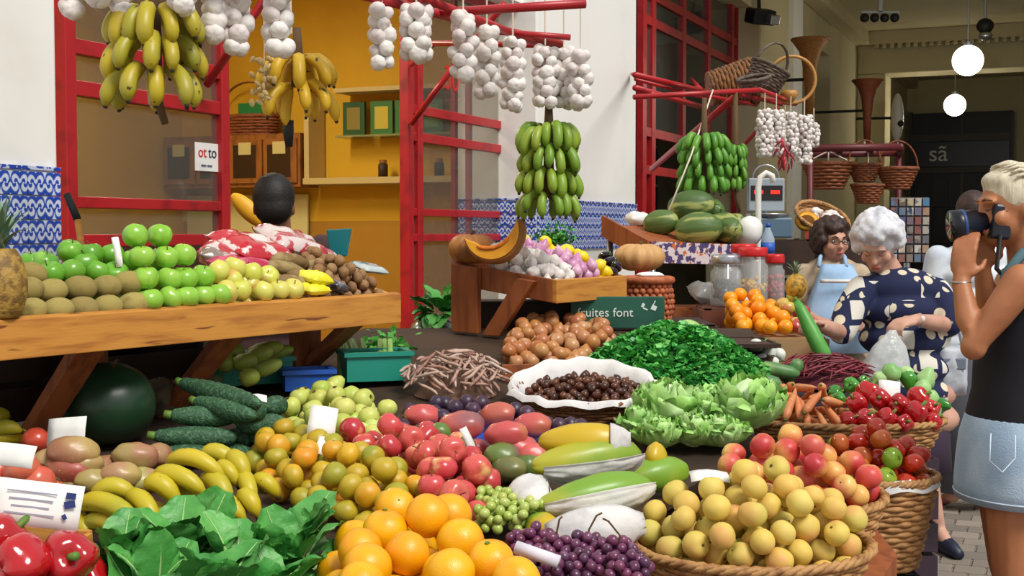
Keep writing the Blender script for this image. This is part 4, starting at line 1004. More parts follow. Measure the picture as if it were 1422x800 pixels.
# ---- dried pods
M_pod = mat('dried_pod', ['B89A88', 'C4A898', 'A8806C', 'CCB8AC', '9A6E5E', 'BC9A8C'], .7, ncol='7E4E40', nscale=30, lo=.5, hi=.75)
PC2 = PS(632, 548, .0); pods = []
for k in range(5):
    pts = [Vector(((i/6-.5)*.105, .004*math.sin(i*1.1+k), .002*math.sin(i*.8+k*2))) for i in range(7)]
    pods.append(MB().tube(pts, [.0025,.006,.0065,.0055,.0065,.005,.002], 6).mesh('dried_bean_pod'))
def layers(n, draw, L_, r, floorf, cand=34, most=1e9):
    """lay straight things one upon another, each in the lowest of several places drawn, without one cutting another; returns centre and direction"""
    A = np.zeros((0, 3)); out = []; us = np.linspace(-.5, .5, 9)
    for _ in range(n):
        best = None
        for _k in range(cand):
            x, y, yaw = draw(); c_, s_ = math.cos(yaw), math.sin(yaw); px_ = x + us*L_*c_; py_ = y + us*L_*s_
            f = floorf(px_, py_); sl = float(f[-1]-f[0])/L_ + random.uniform(-.12, .12); line = us*L_*sl
            off = float(np.max(f - line)) + r
            if len(A):
                d2 = (px_[:,None]-A[None,:,0])**2 + (py_[:,None]-A[None,:,1])**2; hit = d2 < (2*r)**2
                if hit.any(): off = max(off, float(np.where(hit, A[None,:,2] + np.sqrt(np.maximum((2*r)**2 - d2, 0)) - line[:,None], -9).max()))
            sc_ = off - float(f[4])
            if best is None or sc_ < best[0]: best = (sc_, x, y, off, c_, s_, sl, px_, py_, off + line)
        if best[0] > most: continue
        A = np.vstack([A, np.stack([best[7], best[8], best[9]], 1)]); out.append((Vector((best[1], best[2], best[3])), Vector((best[4], best[5], best[6])).normalized()))
    return out
def in_disc(c, rx, ry, yawf):
    def f():
        r_ = math.sqrt(random.random())**1.25; a = random.uniform(0, 2*PI); return c[0]+rx*r_*math.cos(a), c[1]+ry*r_*math.sin(a), yawf()
    return f
pod_floor = lambda x, y: zs(x, y) + .02 + .075*np.clip(1 - ((x-PC2.x)/.19)**2 - ((y-PC2.y)/.155)**2, 0, 1)
for p, d in layers(270, in_disc(PC2, .175, .14, lambda: random.uniform(0, PI)), .095, .0066, pod_floor, most=.05):
    o = obj('dried_bean_pod', random.choice(pods), M_pod, None, p, d.to_track_quat('X', 'Z') @ Quaternion((1,0,0), random.uniform(0,6)), random.uniform(.85,1.0))
    tag(o, 'thin dry pinkish-brown pod in the loose heap behind the plums', 'bean pod', 'dried pods')
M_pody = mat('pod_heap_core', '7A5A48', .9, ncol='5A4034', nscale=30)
def mound(name, c, rx, ry, h, m, label, cat, amp=.15, sc=14, zf=zs, n=34, kind_=None):
    mb = MB(); vs = []; R = 12
    for i in range(R+1):
        u = i/R
        for j in range(n):
            a = 2*PI*j/n; x, y = c[0]+rx*u*math.cos(a), c[1]+ry*u*math.sin(a)
            z = zf(x, y)+.004 + h*(1-u**1.8)*(1+amp*mnoise.noise(Vector((x*sc, y*sc, 2.2)))); vs.append(Vector((x, y, z)))
    vs2 = [Vector((c[0]+rx*math.cos(2*PI*j/n), c[1]+ry*math.sin(2*PI*j/n), 0)) for j in range(n)]
    for v in vs2: v.z = zf(v.x, v.y)+.003
    b = len(vs); mb.add(vs+vs2, [(i*n+j, i*n+(j+1) % n, (i+1)*n+(j+1) % n, (i+1)*n+j)[::-1] for i in range(R) for j in range(n)] + [tuple(b+j for j in reversed(range(n)))])
    o = mb.build(name, m, None, smooth=True)
    if label: tag(o, label, cat)
    if kind_: o['kind'] = kind_
    return o
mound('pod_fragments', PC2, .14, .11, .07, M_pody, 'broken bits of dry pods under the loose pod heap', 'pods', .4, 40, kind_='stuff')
# ---- watercress
M_cress = mat('watercress_leaf', ['2E8A34', '3A9A3C', '227A2E', '4AA848', '1E6A2A'], .45, ncol='56B454', nscale=25, lo=.55, hi=.75)
N, L, B = nodes(M_cress)      # many leaves in one mesh: vary by leaf
WC = PS(930, 535, .0); WC = Vector((.565, 4.55, zs(.565, 4.55)))
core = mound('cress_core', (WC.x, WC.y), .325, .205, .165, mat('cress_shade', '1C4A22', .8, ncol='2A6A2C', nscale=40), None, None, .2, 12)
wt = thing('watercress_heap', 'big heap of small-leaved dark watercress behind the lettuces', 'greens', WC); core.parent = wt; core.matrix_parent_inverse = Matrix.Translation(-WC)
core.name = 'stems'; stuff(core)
for g, (cols, cnt) in enumerate(((['46A646', '56B250'], 1000), (['2E8A36', '389440'], 700), (['7CC868', '66BA58'], 900))):
    mb = MB()
    for k in range(cnt):
        r_ = math.sqrt(random.random()); a = random.uniform(0, 2*PI)
        x, y = .335*r_*math.cos(a), .215*r_*math.sin(a)
        z = .026 + .160*(1-r_**1.8)*random.uniform(.9,1.06) + ZSB*y
        M_ = Matrix.Translation((x, y, z)) @ rq(1.2).to_matrix().to_4x4(); s = random.uniform(.013,.024)
        mb.add([M_ @ Vector(v)*1 for v in ((0,-s,0),(s*.7,-s*.3,s*.2),(s*.6,s*.5,.0),(0,s,-s*.2),(-s*.6,s*.5,0),(-s*.7,-s*.3,s*.2))], [(0,1,2,3),(0,3,4,5)])
    o = mb.build('leaves', mat('cress_leaf_%d' % g, cols[0], .4, ncol=cols[1], nscale=30), wt); stuff(o)
M_wm2 = mat('pale_melon_rind', 'A8CC78', .4, ncol='78AC50', nscale=7, lo=.5, hi=.7, stretch=(1,1,.15))
q = P(958, 468, 4.98); q.z = max(q.z, zs(q.x, q.y)+.062)
o = tag(obj('small_melon', blob('small_melon', .062, (1.1,1,.95), .04, .03, .01, 10, n=28, m=16), M_wm2, None, q, (.5,.7,0)), 'small round pale green striped melon behind the watercress', 'melon'); obj('stem', stem_mesh('stem', .003, .02, .056), M_gstem, o)
# ---- onions under the small tray
opol = ccw([tuple(PS(x, y, .02)[:2]) for x, y in ((700,508),(705,475),(745,452),(830,455),(856,475),(800,512))])
for p, rr in pack(opol, lambda x, y: zs(x, y)+.004, lambda x, y: zs(x, y)+.072, .0275, 200): K['onion'].put(p, 'golden brown onion in the heap under the small garlic tray', 'onions', rq(), rr/.0275)
o = MB(); a, b = PS(697,520,.03), PS(806,518,.03)
tag(MB().bar(a+Vector((0,0,.004)), b+Vector((0,0,.004)), .015, .06).build('retaining_board', M_wood2, None, bevel=.002), 'brown board holding back the onion heap', 'board')
# ---- lettuces
M_let = mat('lettuce_leaf', ['A4D46C', 'B4DE84', '92CA58', 'C0E298'], .5, ncol=['78BC48', 'D0EAB0'], nscale=16, lo=.45, hi=.75, bump=.4, bscale=70)
M_let2 = mat('lettuce_heart', 'D8ECBC', .5, ncol='A4D470', nscale=9, lo=.45, hi=.7, bump=.4, bscale=50)
def ruffle(L_, W_, curl, seed):
    rows = []; n, k = 11, 13
    for i in range(n):
        u = i/(n-1); w = W_*(.35+.65*math.sin(PI*.5*min(1, u*1.5)))*(1 if u < .8 else 1-.5*((u-.8)/.2)**2)
        for j in range(k):
            s = 2*j/(k-1)-1; edge = max(abs(s), u)**3
            ang = curl*u; c = Vector((0, L_*math.sin(ang)/max(.2, curl), L_*(1-math.cos(ang))/max(.2, curl)))
            rows.append(c + Vector((s*w, -abs(s)**2*w*.35, abs(s)**2*w*.5)) + Vector((0, .22*W_*math.sin(s*13+seed+u*5)*edge, .2*W_*math.cos(s*11+u*9+seed)*edge)))
    return MB().add(rows, [(i*k+j, i*k+j+1, (i+1)*k+j+1, (i+1)*k+j) for i in range(n-1) for j in range(k-1)]).mesh('leaf')
ruf = [ruffle(.13, .06, c, i*2.1) for i, c in enumerate((1.4, 1.1, 1.7, .9))]
for x, y, h, s_, w in ((925,604,.05,1.15,'standing tall beside the chestnut basket'),(985,600,.06,1.0,'behind its smaller neighbours'),(1038,604,.05,1.25,'spreading wide beside the carrots'),(964,628,.03,.75,'round and small before the taller ones'),(1005,628,.03,.72,'small and pale next to the nectarines'),(915,630,.03,.7,'flat and frilly beside the round papaya'),(890,612,.03,.7,'low and frilly at the chestnut basket rim')):
    c = PS(x, y, 0); c.z = zs(c.x, c.y)+.01; lt = thing('lettuce', 'pale green frilly lettuce ' + w, 'lettuce', c, (0,0,random.uniform(0,6)), None, s_)
    obj('heart', blob('heart', .055, (1,1,1.05), -.15, .1, .04, 7, n=24, m=14, wob=.15, seed=x), M_let2, lt, (0,0,.06))
    for k in range(16):
        ring = k // 6; obj('leaf', random.choice(ruf), M_let, lt, (0,0,.012+.012*ring), (-.12+.32*ring+random.uniform(-.1,.1), random.uniform(-.15,.15), k*1.07+ring*.5), 1.0-.1*ring)
# ---- long basket with carrots and peppers on a crate
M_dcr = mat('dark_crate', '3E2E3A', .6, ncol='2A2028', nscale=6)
def crate(name, label, x0, x1, y0, y1, z0, z1, m, slats=4, cat='crate'):
    t = thing(name, label, cat, ((x0+x1)/2, (y0+y1)/2, z0)); w, d, h = x1-x0, y1-y0, z1-z0
    sh = h/slats
    for k in range(slats):
        zc = sh*(k+.5)
        for s in (-1, 1):
            MB().box((0, s*(d/2-.006), zc), (w, .012, sh*.86)).build('slat', m, t); MB().box((s*(w/2-.006), 0, zc), (.012, d-.026, sh*.86)).build('slat', m, t)
    for sx in (-1, 1):
        for sy in (-1, 1): MB().box((sx*(w/2-.030), sy*(d/2-.030), h/2), (.03, .03, h-.002)).build('corner_post', m, t)
    MB().box((0,0,h-.012), (w-.03, d-.03, .012)).build('lid', m, t); return t
LB = (1.165, 4.50); LZ = .665
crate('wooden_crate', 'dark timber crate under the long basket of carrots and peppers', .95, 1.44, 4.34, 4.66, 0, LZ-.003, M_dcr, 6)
basket('long_wicker_basket', 'long shallow wicker basket of carrots and red peppers', (LB[0], LB[1], LZ), .335, .20, .10, M_wick, 0, .14, 8, 30)
M_car = mat('carrot_skin', ['D88450', 'DC8E5A', 'CC7848', 'E09C68'], .5, ncol='C0622C', nscale=40, lo=.5, hi=.75, stretch=(1,1,4))
car_me = [MB().tube([(0,0,-.075),(0,.002,-.05),(.003*k,0,.0),(0,0,.05),(.004,0,.085)], [.010,.0165,.015,.010,.002], 10).mesh('carrot') for k in (0,1,2)]
car_floor = lambda x, y: LZ + .022 + .12*np.clip(1 - ((x-LB[0]+.17)/.22)**2 - ((y-LB[1])/.19)**2, 0, 1)
cst = MB().tube([(0,0,-.073),(0,0,-.082)], [.006,.005], 6).mesh('stalk_end')
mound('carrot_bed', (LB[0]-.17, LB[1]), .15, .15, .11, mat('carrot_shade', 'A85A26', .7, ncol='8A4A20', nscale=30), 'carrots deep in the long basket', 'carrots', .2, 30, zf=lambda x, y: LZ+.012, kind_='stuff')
for p, d in layers(95, in_disc((LB[0]-.15, LB[1]-.01), .15, .12, lambda: random.gauss(PI/2, .75)), .125, .0145, car_floor, most=.085):
    o = obj('carrot', random.choice(car_me), M_car, None, p, (d if random.random() < .7 else -d).to_track_quat('Z', 'Y'), random.uniform(.88,1.0))
    tag(o, 'stubby orange carrot heaped in the long basket', 'carrot', 'carrots'); obj('stalk_end', cst, M_gstem, o)
rp = 'glossy red bell pepper heaped at the wide end of the long basket'
for x, y, Y, s_ in ((1190,560,4.42,.8),(1222,555,4.45,.85),(1200,583,4.34,.8),(1232,580,4.34,.72),(1248,562,4.42,.85),(1272,573,4.38,.9),(1275,552,4.5,.85),(1205,545,4.5,.9),(1295,585,4.4,.7),(1255,588,4.33,.7),(1178,583,4.33,.6),(1292,568,4.46,.75),(1240,570,4.48,.7)):
    pepper(P(x, y, Y), rp, 'red peppers in the long basket', (random.uniform(.4,1.5), random.uniform(-.4,.4), random.uniform(-1.2,1.2)), s_*.98)
M_pepg = mat('green_pepper_skin', ['3E8A2A', '4C9632', '2E7A28'], .2, coat=.4)
for x, y, Y, s_ in ((1165,555,4.55,.75),(1182,535,4.62,.8),(1160,545,4.62,.7),(1200,530,4.66,.6)):
    pepper(P(x, y, Y), 'green bell pepper between carrots and red peppers', 'green peppers in the long basket', (random.uniform(.4,1.5), 0, random.uniform(-1,1)), s_*.8, M_pepg)
M_cho = mat('chayote_skin', ['A4CC84', '94C274', 'B4D494'], .45, ncol='78B060', nscale=9, lo=.5, hi=.75)
cho = [blob('chayote', .032, (1,.95,1.2), .1, .12, .04, 5, pear=.3, n=18, m=12, seed=i, wob=.08) for i in range(2)]
for x, y, Y, s_, m in ((1235,520,4.66,1.2,M_cho),(1262,528,4.66,1.0,M_pepg),(1285,527,4.66,1.2,M_cho),(1280,540,4.6,1.0,M_cho),(1292,553,4.56,.9,M_cho),(1297,570,4.5,.9,M_cho),(1308,562,4.56,.85,M_pepg),(1225,528,4.66,1.0,M_cho),(1258,520,4.68,.9,M_cho)):
    tag(obj('chayote', random.choice(cho), m, None, P(x, y, Y), rq(), s_), 'pale green chayote squash along the basket edge' if m is M_cho else 'deep green squash among the pale chayotes', 'squash', 'chayotes' if m is M_cho else 'deep green squashes')
# ---- tomatoes in a tall basket
TB = (1.105, 3.93)
crate('black_crate', 'black plastic crate under the tall basket of tomatoes', .98, 1.22, 3.82, 4.05, 0, .40, M_black, 4)
tbk = basket('tall_wicker_basket', 'tall wicker basket lined with paper, full of tomatoes', (TB[0], TB[1], .403), .185, .17, .275, M_wick, 0, .30, 17, 26)
ln = MB(); vs = []
for i in range(5):
    u = i/4
    for j in range(48):
        a = 2*PI*j/48; f = .93+.14*u
        vs.append(Vector((.185*f*math.cos(a)*(1+.02*math.sin(9*a)*u), .17*f*math.sin(a)*(1+.03*math.sin(7*a)*u), .262 + .03*math.sin(u*PI*.9) - .018*u*u + .006*u*math.sin(a*8))))
ln.add(vs, [(i*48+j, i*48+(j+1) % 48, (i+1)*48+(j+1) % 48, (i+1)*48+j) for i in range(4) for j in range(48)]); ln.build('paper_liner', M_liner, tbk, smooth=True)
flat = lambda x, y: 0*x
for p, rr in fruit_in(TB, .17, .155, .60, .73, .82, 'tomato', '', '', 90, zf=flat):
    kk = 'green_tomato' if random.random() < .22 else 'tomato'
    K[kk].put(p, 'ripe red tomato in the tall wicker basket' if kk == 'tomato' else 'unripe green tomato among the red ones', 'red tomatoes' if kk == 'tomato' else 'green tomatoes', rq(), rr/K['tomato'].r)
# ---- red beans, gourd
M_bean = mat('red_bean', ['7A2430', '8A2C38', '64202C', '96384A'], .45)
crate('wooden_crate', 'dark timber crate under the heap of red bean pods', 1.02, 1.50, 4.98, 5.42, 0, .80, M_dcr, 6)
BC = (1.25, 5.2)
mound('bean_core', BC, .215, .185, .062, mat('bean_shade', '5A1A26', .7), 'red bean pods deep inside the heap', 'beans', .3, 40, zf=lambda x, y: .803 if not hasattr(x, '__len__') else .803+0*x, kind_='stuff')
beans = [MB().tube([Vector(((i/5-.5)*.15, .004*math.sin(i*.7+k), .002*math.sin(i*.9+k))) for i in range(6)], [.002,.0042,.0046,.0046,.0042,.0015], 5).mesh('bean_pod') for k in range(4)]
bean_floor = lambda x, y: .812 + .07*np.clip(1 - ((x-BC[0])/.22)**2 - ((y-BC[1])/.19)**2, 0, 1)
for p, d in layers(280, in_disc(BC, .185, .155, lambda: random.gauss(.4, .7)), .135, .0051, bean_floor, most=.05):
    tag(obj('bean_pod', random.choice(beans), M_bean, None, p, d.to_track_quat('X', 'Z') @ Quaternion((1,0,0), random.uniform(0,6)), random.uniform(.85,.95)), 'thin dark red bean pod in the heap before the elderly shopper', 'bean pod', 'red bean pods')
M_gourd = mat('long_gourd_skin', '4E9A3C', .45, ncol='6AB252', nscale=6, lo=.45, hi=.7)
a, b = P(1148, 503, 5.22), P(1106, 418, 5.3)
d = b-a; t = thing('long_gourd', 'long straight green gourd standing upright in the red beans', 'gourd', a)
MB().tube([Vector((0,0,-.0)), d*.12, d*.5, d*.85, d], [.020,.035,.032,.024,.012], 14).build('body', M_gourd, t, smooth=True)
MB().tube([d, d*1.06], [.009,.007], 6).build('stem', M_gstem, t, smooth=True)
# white radishes, greens, squash between cress and beans
M_rad = mat('white_turnip', ['E4E4DC', 'D4D8CC'], .5)
for x, y, Y, s_ in ((1050,480,5.0,1.0),(1068,490,4.95,1.0),(1082,492,5.0,.9),(1056,500,4.9,.9),(1074,503,4.9,.8)):
    q = P(x, y, Y); o = tag(obj('turnip', blob('turnip', .028, (1,1,.95), -.1, -.3, n=16, m=11), M_rad, None, q, rq(), s_), 'white turnip between watercress and red beans', 'turnip', 'white turnips'); obj('stem', stem_mesh('stem', .004, .03, .026), M_gstem, o)
M_mar = mat('marrow_skin', ['5E8A48', '4A7A46', '7AA05A'], .45, ncol='8CB06A', nscale=8)
for x0, y0, x1, y1, Y in ((1035,505,1110,520,4.85),(1040,522,1085,535,4.78),(1090,530,1112,500,4.9),(1020,480,1060,500,5.1)):
    a, b = P(x0, y0, Y), P(x1, y1, Y-.03); d = b-a
    tag(obj('marrow', MB().tube([d*0, d*.15, d*.5, d*.85, d], [.012,.024,.027,.025,.01], 12).mesh('marrow'), M_mar, None, a), 'smooth green marrow lying beside the turnips', 'marrow', 'green marrows')
crate('wooden_crate', 'low timber crate carrying turnips and marrows', .70, 1.0, 4.80, 5.16, zs(0,5.2)+.004, zs(0,5.2)+.02, M_dark, 1)
# ---- crates behind, in the shade between the counter legs
M_green_cr = mat('green_plastic', '1E8C78', .4)
def opencrate(label, c, w, d, h, m, rz=0.0, cat='crate'):
    t = thing('plastic_crate', label, cat, c, (0,0,rz))
    MB().box((0,0,.006), (w,d,.012)).build('floor_panel', m, t)
    for s in (-1,1):
        MB().box((0,s*(d/2-.005),h/2+.012), (w,.01,h)).build('side', m, t); MB().box((s*(w/2-.005),0,h/2+.012), (.01,d-.021,h)).build('side', m, t)
    rb = MB().box((0,-d/2,h+.012),(w+.02,.02,.015)).box((0,d/2,h+.012),(w+.02,.02,.015)).box((-w/2,0,h+.012),(.02,d,.015)).box((w/2,0,h+.012),(.02,d,.015)); rb.build('rim', m, t)
    return t
q = PS(345, 530, .02); opencrate('green plastic crate of squashes in the shade behind the counter legs', (q.x, q.y+.02, zs(q.x,q.y+.12)+.004), .24, .2, .07, M_green_cr, .5)
q2 = PS(505, 548, .0); opencrate('teal plastic crate of leeks behind the pears', (q2.x+.02, q2.y+.16, zs(q2.x,q2.y+.26)+.004), .22, .16, .08, M_green_cr, .3)
q3 = PS(425, 535, .03); opencrate('blue plastic crate behind the yellow-green pears', (q3.x, q3.y+.02, zs(q3.x,q3.y+.1)+.004), .16, .12, .05, mat('blue_plastic', '2458B0', .4), .3)
M_sq = mat('squash_skin', ['9AAA3C', 'B0B448', '84A03A', 'C0BC50'], .45, ncol=['C8C460', '7A9A38'], nscale=9)
for x0, y0, x1, y1, Y, r_ in ((345,500,372,488,4.25,.03),(352,490,385,482,4.3,.028),(330,505,352,500,4.2,.03),(370,492,400,486,4.35,.024),(360,515,385,505,4.15,.026),(306,505,322,503,4.2,.032),(318,490,335,488,4.25,.034),(338,526,356,522,4.1,.03)):
    a, b = P(x0, y0, Y), P(x1, y1, Y); d = b-a
    o = tag(obj('squash', MB().tube([d*-.25, d*-.12, d*.2, d*.8, d*1.12, d*1.25], [r_*.3,r_*.75,r_,r_*.9,r_*.6,r_*.25], 14).mesh('squash'), M_sq, None, a), 'yellow-green squash in the crate in the counter shade', 'squash', 'squashes in the shade'); MB().tube([d*-.25, d*-.42], [r_*.2, r_*.16], 6).build('stem', M_gstem, o)
M_leek = mat('leek_green', ['7AA84A', '94BC5C', '5E9440'], .5)
for k in range(9):
    a = P(478+k*8+random.uniform(-3,3), 528, 4.45); b = P(470+k*8+random.uniform(-14,14), 472, 4.6)
    tag(obj('leek', MB().tube([a-a, (b-a)*.5, b-a], [.012,.014,.009], 8).mesh('leek'), M_leek, None, a), 'pale green leek standing in the teal crate', 'leek', 'leeks')
# ================================================================== small tray counter with garlic
GA = Vector((.176, 5.10, 0)); GU, GV = CU.copy(), CV.copy(); GZ, GT_ = 1.137, .13
def G(s, b, h=0.0): return GA + GU*s + GV*b + Vector((0,0, GZ + b*GT_ + h))
def GP(px, py, b):
    c = (px-711)/FPX
    for _ in range(4):
        s = (c*(GA.y + GV.y*b) - GA.x - GV.x*b)/(GU.x - c*GU.y)
        q = P(px, py, (GA + GU*s + GV*b).y); c = q.x/q.y
    return q
gt = thing('tray_counter', 'small brown wooden tray counter holding garlic, shallots and lemons', 'counter', G(.3,.2)-Vector((0,0,.4))); gl_ = -gt.location
slab(MB(), 0, .60, 0, .022, 0, .093, G).build('front_board', M_wood, gt, loc=gl_, bevel=.003)
slab(MB(), 0, .022, .023, .47, 0, .093, G).build('end_board', M_wood2, gt, loc=gl_, bevel=.003)
slab(MB(), .578, .60, .023, .47, 0, .093, G).build('end_board', M_wood2, gt, loc=gl_, bevel=.003)
slab(MB(), .022, .578, .023, .47, 0, .012, G).build('tray_floor', M_wood2, gt, loc=gl_)
slab(MB(), 0, .60, .47, .49, 0, .10, G).build('back_board', M_wood2, gt, loc=gl_, bevel=.003)
def gleg(s0, s1, pts, nm):
    """board in the end plane: pts = four (b, z) corners"""
    mb = MB(); A = [GA + GU*s0 + GV*b + Vector((0,0,z)) for b, z in pts]; Bq = [GA + GU*s1 + GV*b + Vector((0,0,z)) for b, z in pts]
    mb.hexa(A+Bq).build(nm, M_wood2, gt, loc=gl_, bevel=.003)
zg = lambda b: zs(*(GA + GV*b)[:2]) + .006
gleg(-.035, -.003, [(.355, zg(.42)),(.485, zg(.49)),(.485, 1.29),(.355, 1.275)], 'leg')
gleg(-.035, -.003, [(.25, zg(.33)),(.335, zg(.35)),(.165, 1.235),(.085, 1.225)], 'brace')
gleg(.61, .64, [(.355, zg(.42)+.06),(.485, zg(.49)+.06),(.485, 1.29),(.355, 1.275)], 'leg')
zf_g = lambda x, y: GZ + ((x-GA.x)*GV.x + (y-GA.y)*GV.y)*GT_ + .04
def gpoly(l): return ccw([tuple((GA+GU*s+GV*b)[:2]) for s, b in l])
def gcap(h): 
    return lambda x, y: zf_g(x, y) + h + .22*np.clip((x-GA.x)*GV.x + (y-GA.y)*GV.y, 0, .3)
for p, rr in pack(gpoly([(.02,.025),(.22,.025),(.20,.34),(.02,.36)]), zf_g, gcap(.085), .0255, 110, world=False): K['garlic'].put(p, 'white garlic bulb in the heap on the small tray', 'garlic on the small tray', rq(1.4), rr/.0255)
for p, rr in pack(gpoly([(.22,.025),(.40,.025),(.38,.34),(.21,.34)]), zf_g, gcap(.09), .0225, 110, world=False): K['pink_garlic'].put(p, 'pink shallot between white garlic and lemons on the small tray', 'pink shallots', rq(1.4), rr/.0225)
for p, rr in pack(gpoly([(.41,.025),(.50,.025),(.50,.44),(.39,.44)]), zf_g, gcap(.095), .028, 50, world=False): K['lemon'].put(p, 'bright yellow lemon beside the pink shallots', 'lemons', rq(), rr/.029)
# aubergines
M_aub = mat('aubergine_skin', ['1E1626', '241A30', '18121E'], .15, coat=.5)
for x, y, b in ((840,356,.20),(846,364,.14),(856,370,.07),(850,378,.04),(836,366,.18)):
    q = GP(x, y, b); o = tag(obj('aubergine', blob('aubergine', .024, (1,1,1.7), pear=.15, n=16, m=12), M_aub, None, q, (1.2, 0, random.uniform(-1,1))), 'glossy dark aubergine between lemons and pumpkin', 'aubergine', 'aubergines')
    obj('calyx', disc_mesh('calyx', .013, .041, 5, .4), M_calyx, o)
# cut pumpkin with an orange wedge
M_pum = mat('pumpkin_skin', 'B8783A', .55, ncol='96602E', nscale=9, lo=.45, hi=.7)
M_flesh = mat('pumpkin_flesh', 'F2B022', .5, ncol='E89A18', nscale=14)
M_seed = mat('pumpkin_pulp', 'DC7A18', .7, ncol='C8661A', nscale=60, bump=.8, bscale=160)
q = GP(655, 345, .42); q.z = max(q.z, 1.30); pk = thing('cut_pumpkin', 'ribbed tan pumpkin on the corner of the small tray', 'pumpkin', q)
obj('shell', blob('shell', .092, (1,1,.75), .25, .15, .05, 10, n=60, m=18), M_pum, pk, (0,0,.0)); obj('stem', stem_mesh('stem', .008, .03, .045), M_stem, pk)
wd = thing('pumpkin_wedge', 'bright orange wedge of cut pumpkin leaning on the whole one', 'pumpkin', GP(688, 338, .25), (0, 0, -.25), None, 1.28)
n = 19; outer, inner = [], []
for i in range(n):
    u = i/(n-1); an_ = math.radians(188 + 190*u); outer.append(Vector((.088*math.cos(an_), 0, .035 + .088*math.sin(an_))))
for i in range(n):
    u = i/(n-1); a_, b_ = outer[0], outer[-1]; q_ = a_.lerp(b_, u) + Vector((.012, 0, -.052))*math.sin(PI*u)**.8; inner.append(q_)
def crescent(sh, y0, y1, k=1.0):
    vs = [Vector((p.x, y0, p.z)) for p in sh[0]] + [Vector((p.x, y0, p.z)) for p in sh[1]] + [Vector((p.x*k, y1, p.z*k)) for p in sh[0]] + [Vector((p.x*k, y1, p.z*k)) for p in sh[1]]
    f = []
    for i in range(n-1):
        f += [(i, i+1, n+i+1, n+i), (2*n+i+1, 2*n+i, 3*n+i, 3*n+i+1), (i+1, i, 2*n+i, 2*n+i+1), (n+i, n+i+1, 3*n+i+1, 3*n+i)]
    f += [(0, n, 3*n, 2*n), (n-1, 2*n-1+0, 4*n-1, 3*n-1)]
    return MB().add(vs, f)
TR = (-.12, -.12, 0)
crescent((outer, inner), -.035, .03, .9).build('flesh', M_flesh, wd, rot=TR)
MB().tube([p*1.01 + Vector((0,.004,0)) for p in outer], .012, 10, flat=((0,1,0),2.6)).build('rind', M_pum, wd, smooth=True, rot=TR)
MB().tube([inner[i] + Vector((0,-.034,-.007)) for i in range(3, n-4)], [.003]+[.0075]*(n-9)+[.003], 8).build('seed_pulp', M_seed, wd, smooth=True, rot=TR)
pc = GP(757, 348, .3); card_ = thing('paper_cone', 'small twisted white paper standing in the garlic heap', 'paper', pc); MB().lathe([(.03,-.02),(.012,.03),(.002,.055)], 12).build('sheet', M_paper, card_, smooth=True)
# parsley on the back of the tray
M_par = mat('parsley', '3C8E34', .5, ncol='54A844', nscale=30)
mb = MB(); c = GP(772, 332, .40)
for k in range(420):
    M_ = Matrix.Translation((random.gauss(0,.04), random.gauss(0,.03), abs(random.gauss(0,.035))-.02)) @ rq(1.4).to_matrix().to_4x4(); s = random.uniform(.007,.013)
    mb.add([M_ @ Vector(v) for v in ((0,-s,0),(s*.8,0,s*.2),(0,s,0),(-s*.8,0,-s*.2))], [(0,1,2,3)])
t = thing('parsley_bunch', 'bunch of curly green parsley behind the garlic', 'herbs', c); stuff(mb.build('leaves', M_par, t))
MB().tube([(0,0,-.04),(.0,.0,.03)], [.015,.02], 8).build('stems', M_gstem, t)
pod = GP(793, 352, .22); tag(obj('green_pod', MB().tube([(-.05,0,.01),(-.02,0,.015),(.02,0,.008),(.05,0,-.006)], [.003,.008,.008,.002], 8).mesh('green_pod'), M_gstem, None, pod), 'single green pod lying over the pink shallots', 'pod')
# dark green box with print, terracotta basket, whole pumpkin
M_gbox = mat('green_carton', '1F5A48', .6, ncol='184A3C', nscale=5)
a, b = P(792, 452, 5.42), P(921, 455, 5.42); zb = zs(0, 5.4)+.006
ax = (b-a); ax.z = 0; L_ = ax.length
bxo = thing('printed_carton', 'dark green printed carton behind the onions', 'carton', ((a.x+b.x)/2, 5.40, zs(0,5.45)+.006), (0,0,.0))
MB().box((0,0,.065), (L_,.05,.13)).build('front_panel', M_gbox, bxo, bevel=.002)
M_wtxt = mat('white_print', 'DCE4DC', .7)
MB().box((0,0,.014), (L_+.02,.06,.004)).build('bottom_flap', M_gbox, bxo) if False else None
text('lettering', 'fruites font', .052, M_wtxt, frame((-.052,-.027,.064), (1,0,0), (0,0,1)), bxo)
for dx, dz_, w_, h_ in ((.105,.095,.012,.018),(.115,.08,.02,.006),(.15,.085,.022,.02),(.152,.106,.004,.02)): MB().box((dx,-.0265,dz_), (w_,.001,h_), (0,.4,0)).build('print_mark', M_wtxt, bxo)
M_ter = mat('terracotta_wicker', 'B8653C', .6, ncol='984C2A', nscale=25, bump=.4, bscale=100)
q = P(900, 448, 5.85); crate('wooden_crate', 'dark timber box carrying the lumpy basket and the whole pumpkin', .44, .90, 5.62, 6.2, 0, 1.02, M_dark, 6)
tk = thing('lumpy_basket', 'terracotta coloured knobbly basket beside the green carton', 'basket', (.605, 5.80, 1.023))
mb = MB()
for r in range(7):
    for k in range(22):
        a = 2*PI*(k+.5*(r % 2))/22; R = .098+.012*math.sin(r/6*PI); mb.ball((R*math.cos(a), R*math.sin(a), .014+r*.024), .0155, 8, 6)
stuff(mb.build('knobs', M_ter, tk, smooth=True)); MB().lathe([(.085,0),(.10,.08),(.09,.165)], 24).build('wall', M_ter, tk, smooth=True)
MB().tube([Vector((.108*math.cos(2*PI*i/36), .108*math.sin(2*PI*i/36), .182)) for i in range(36)], .018, 8, close=True).build('rim', M_ter, tk, smooth=True)
pillow('white_cloth', Vector((.615, 5.78, 1.228)), (0,0,.2), .055, .04, .012, M_paper, 'small white cloth lying on the knobbly basket', 'cloth', 12)
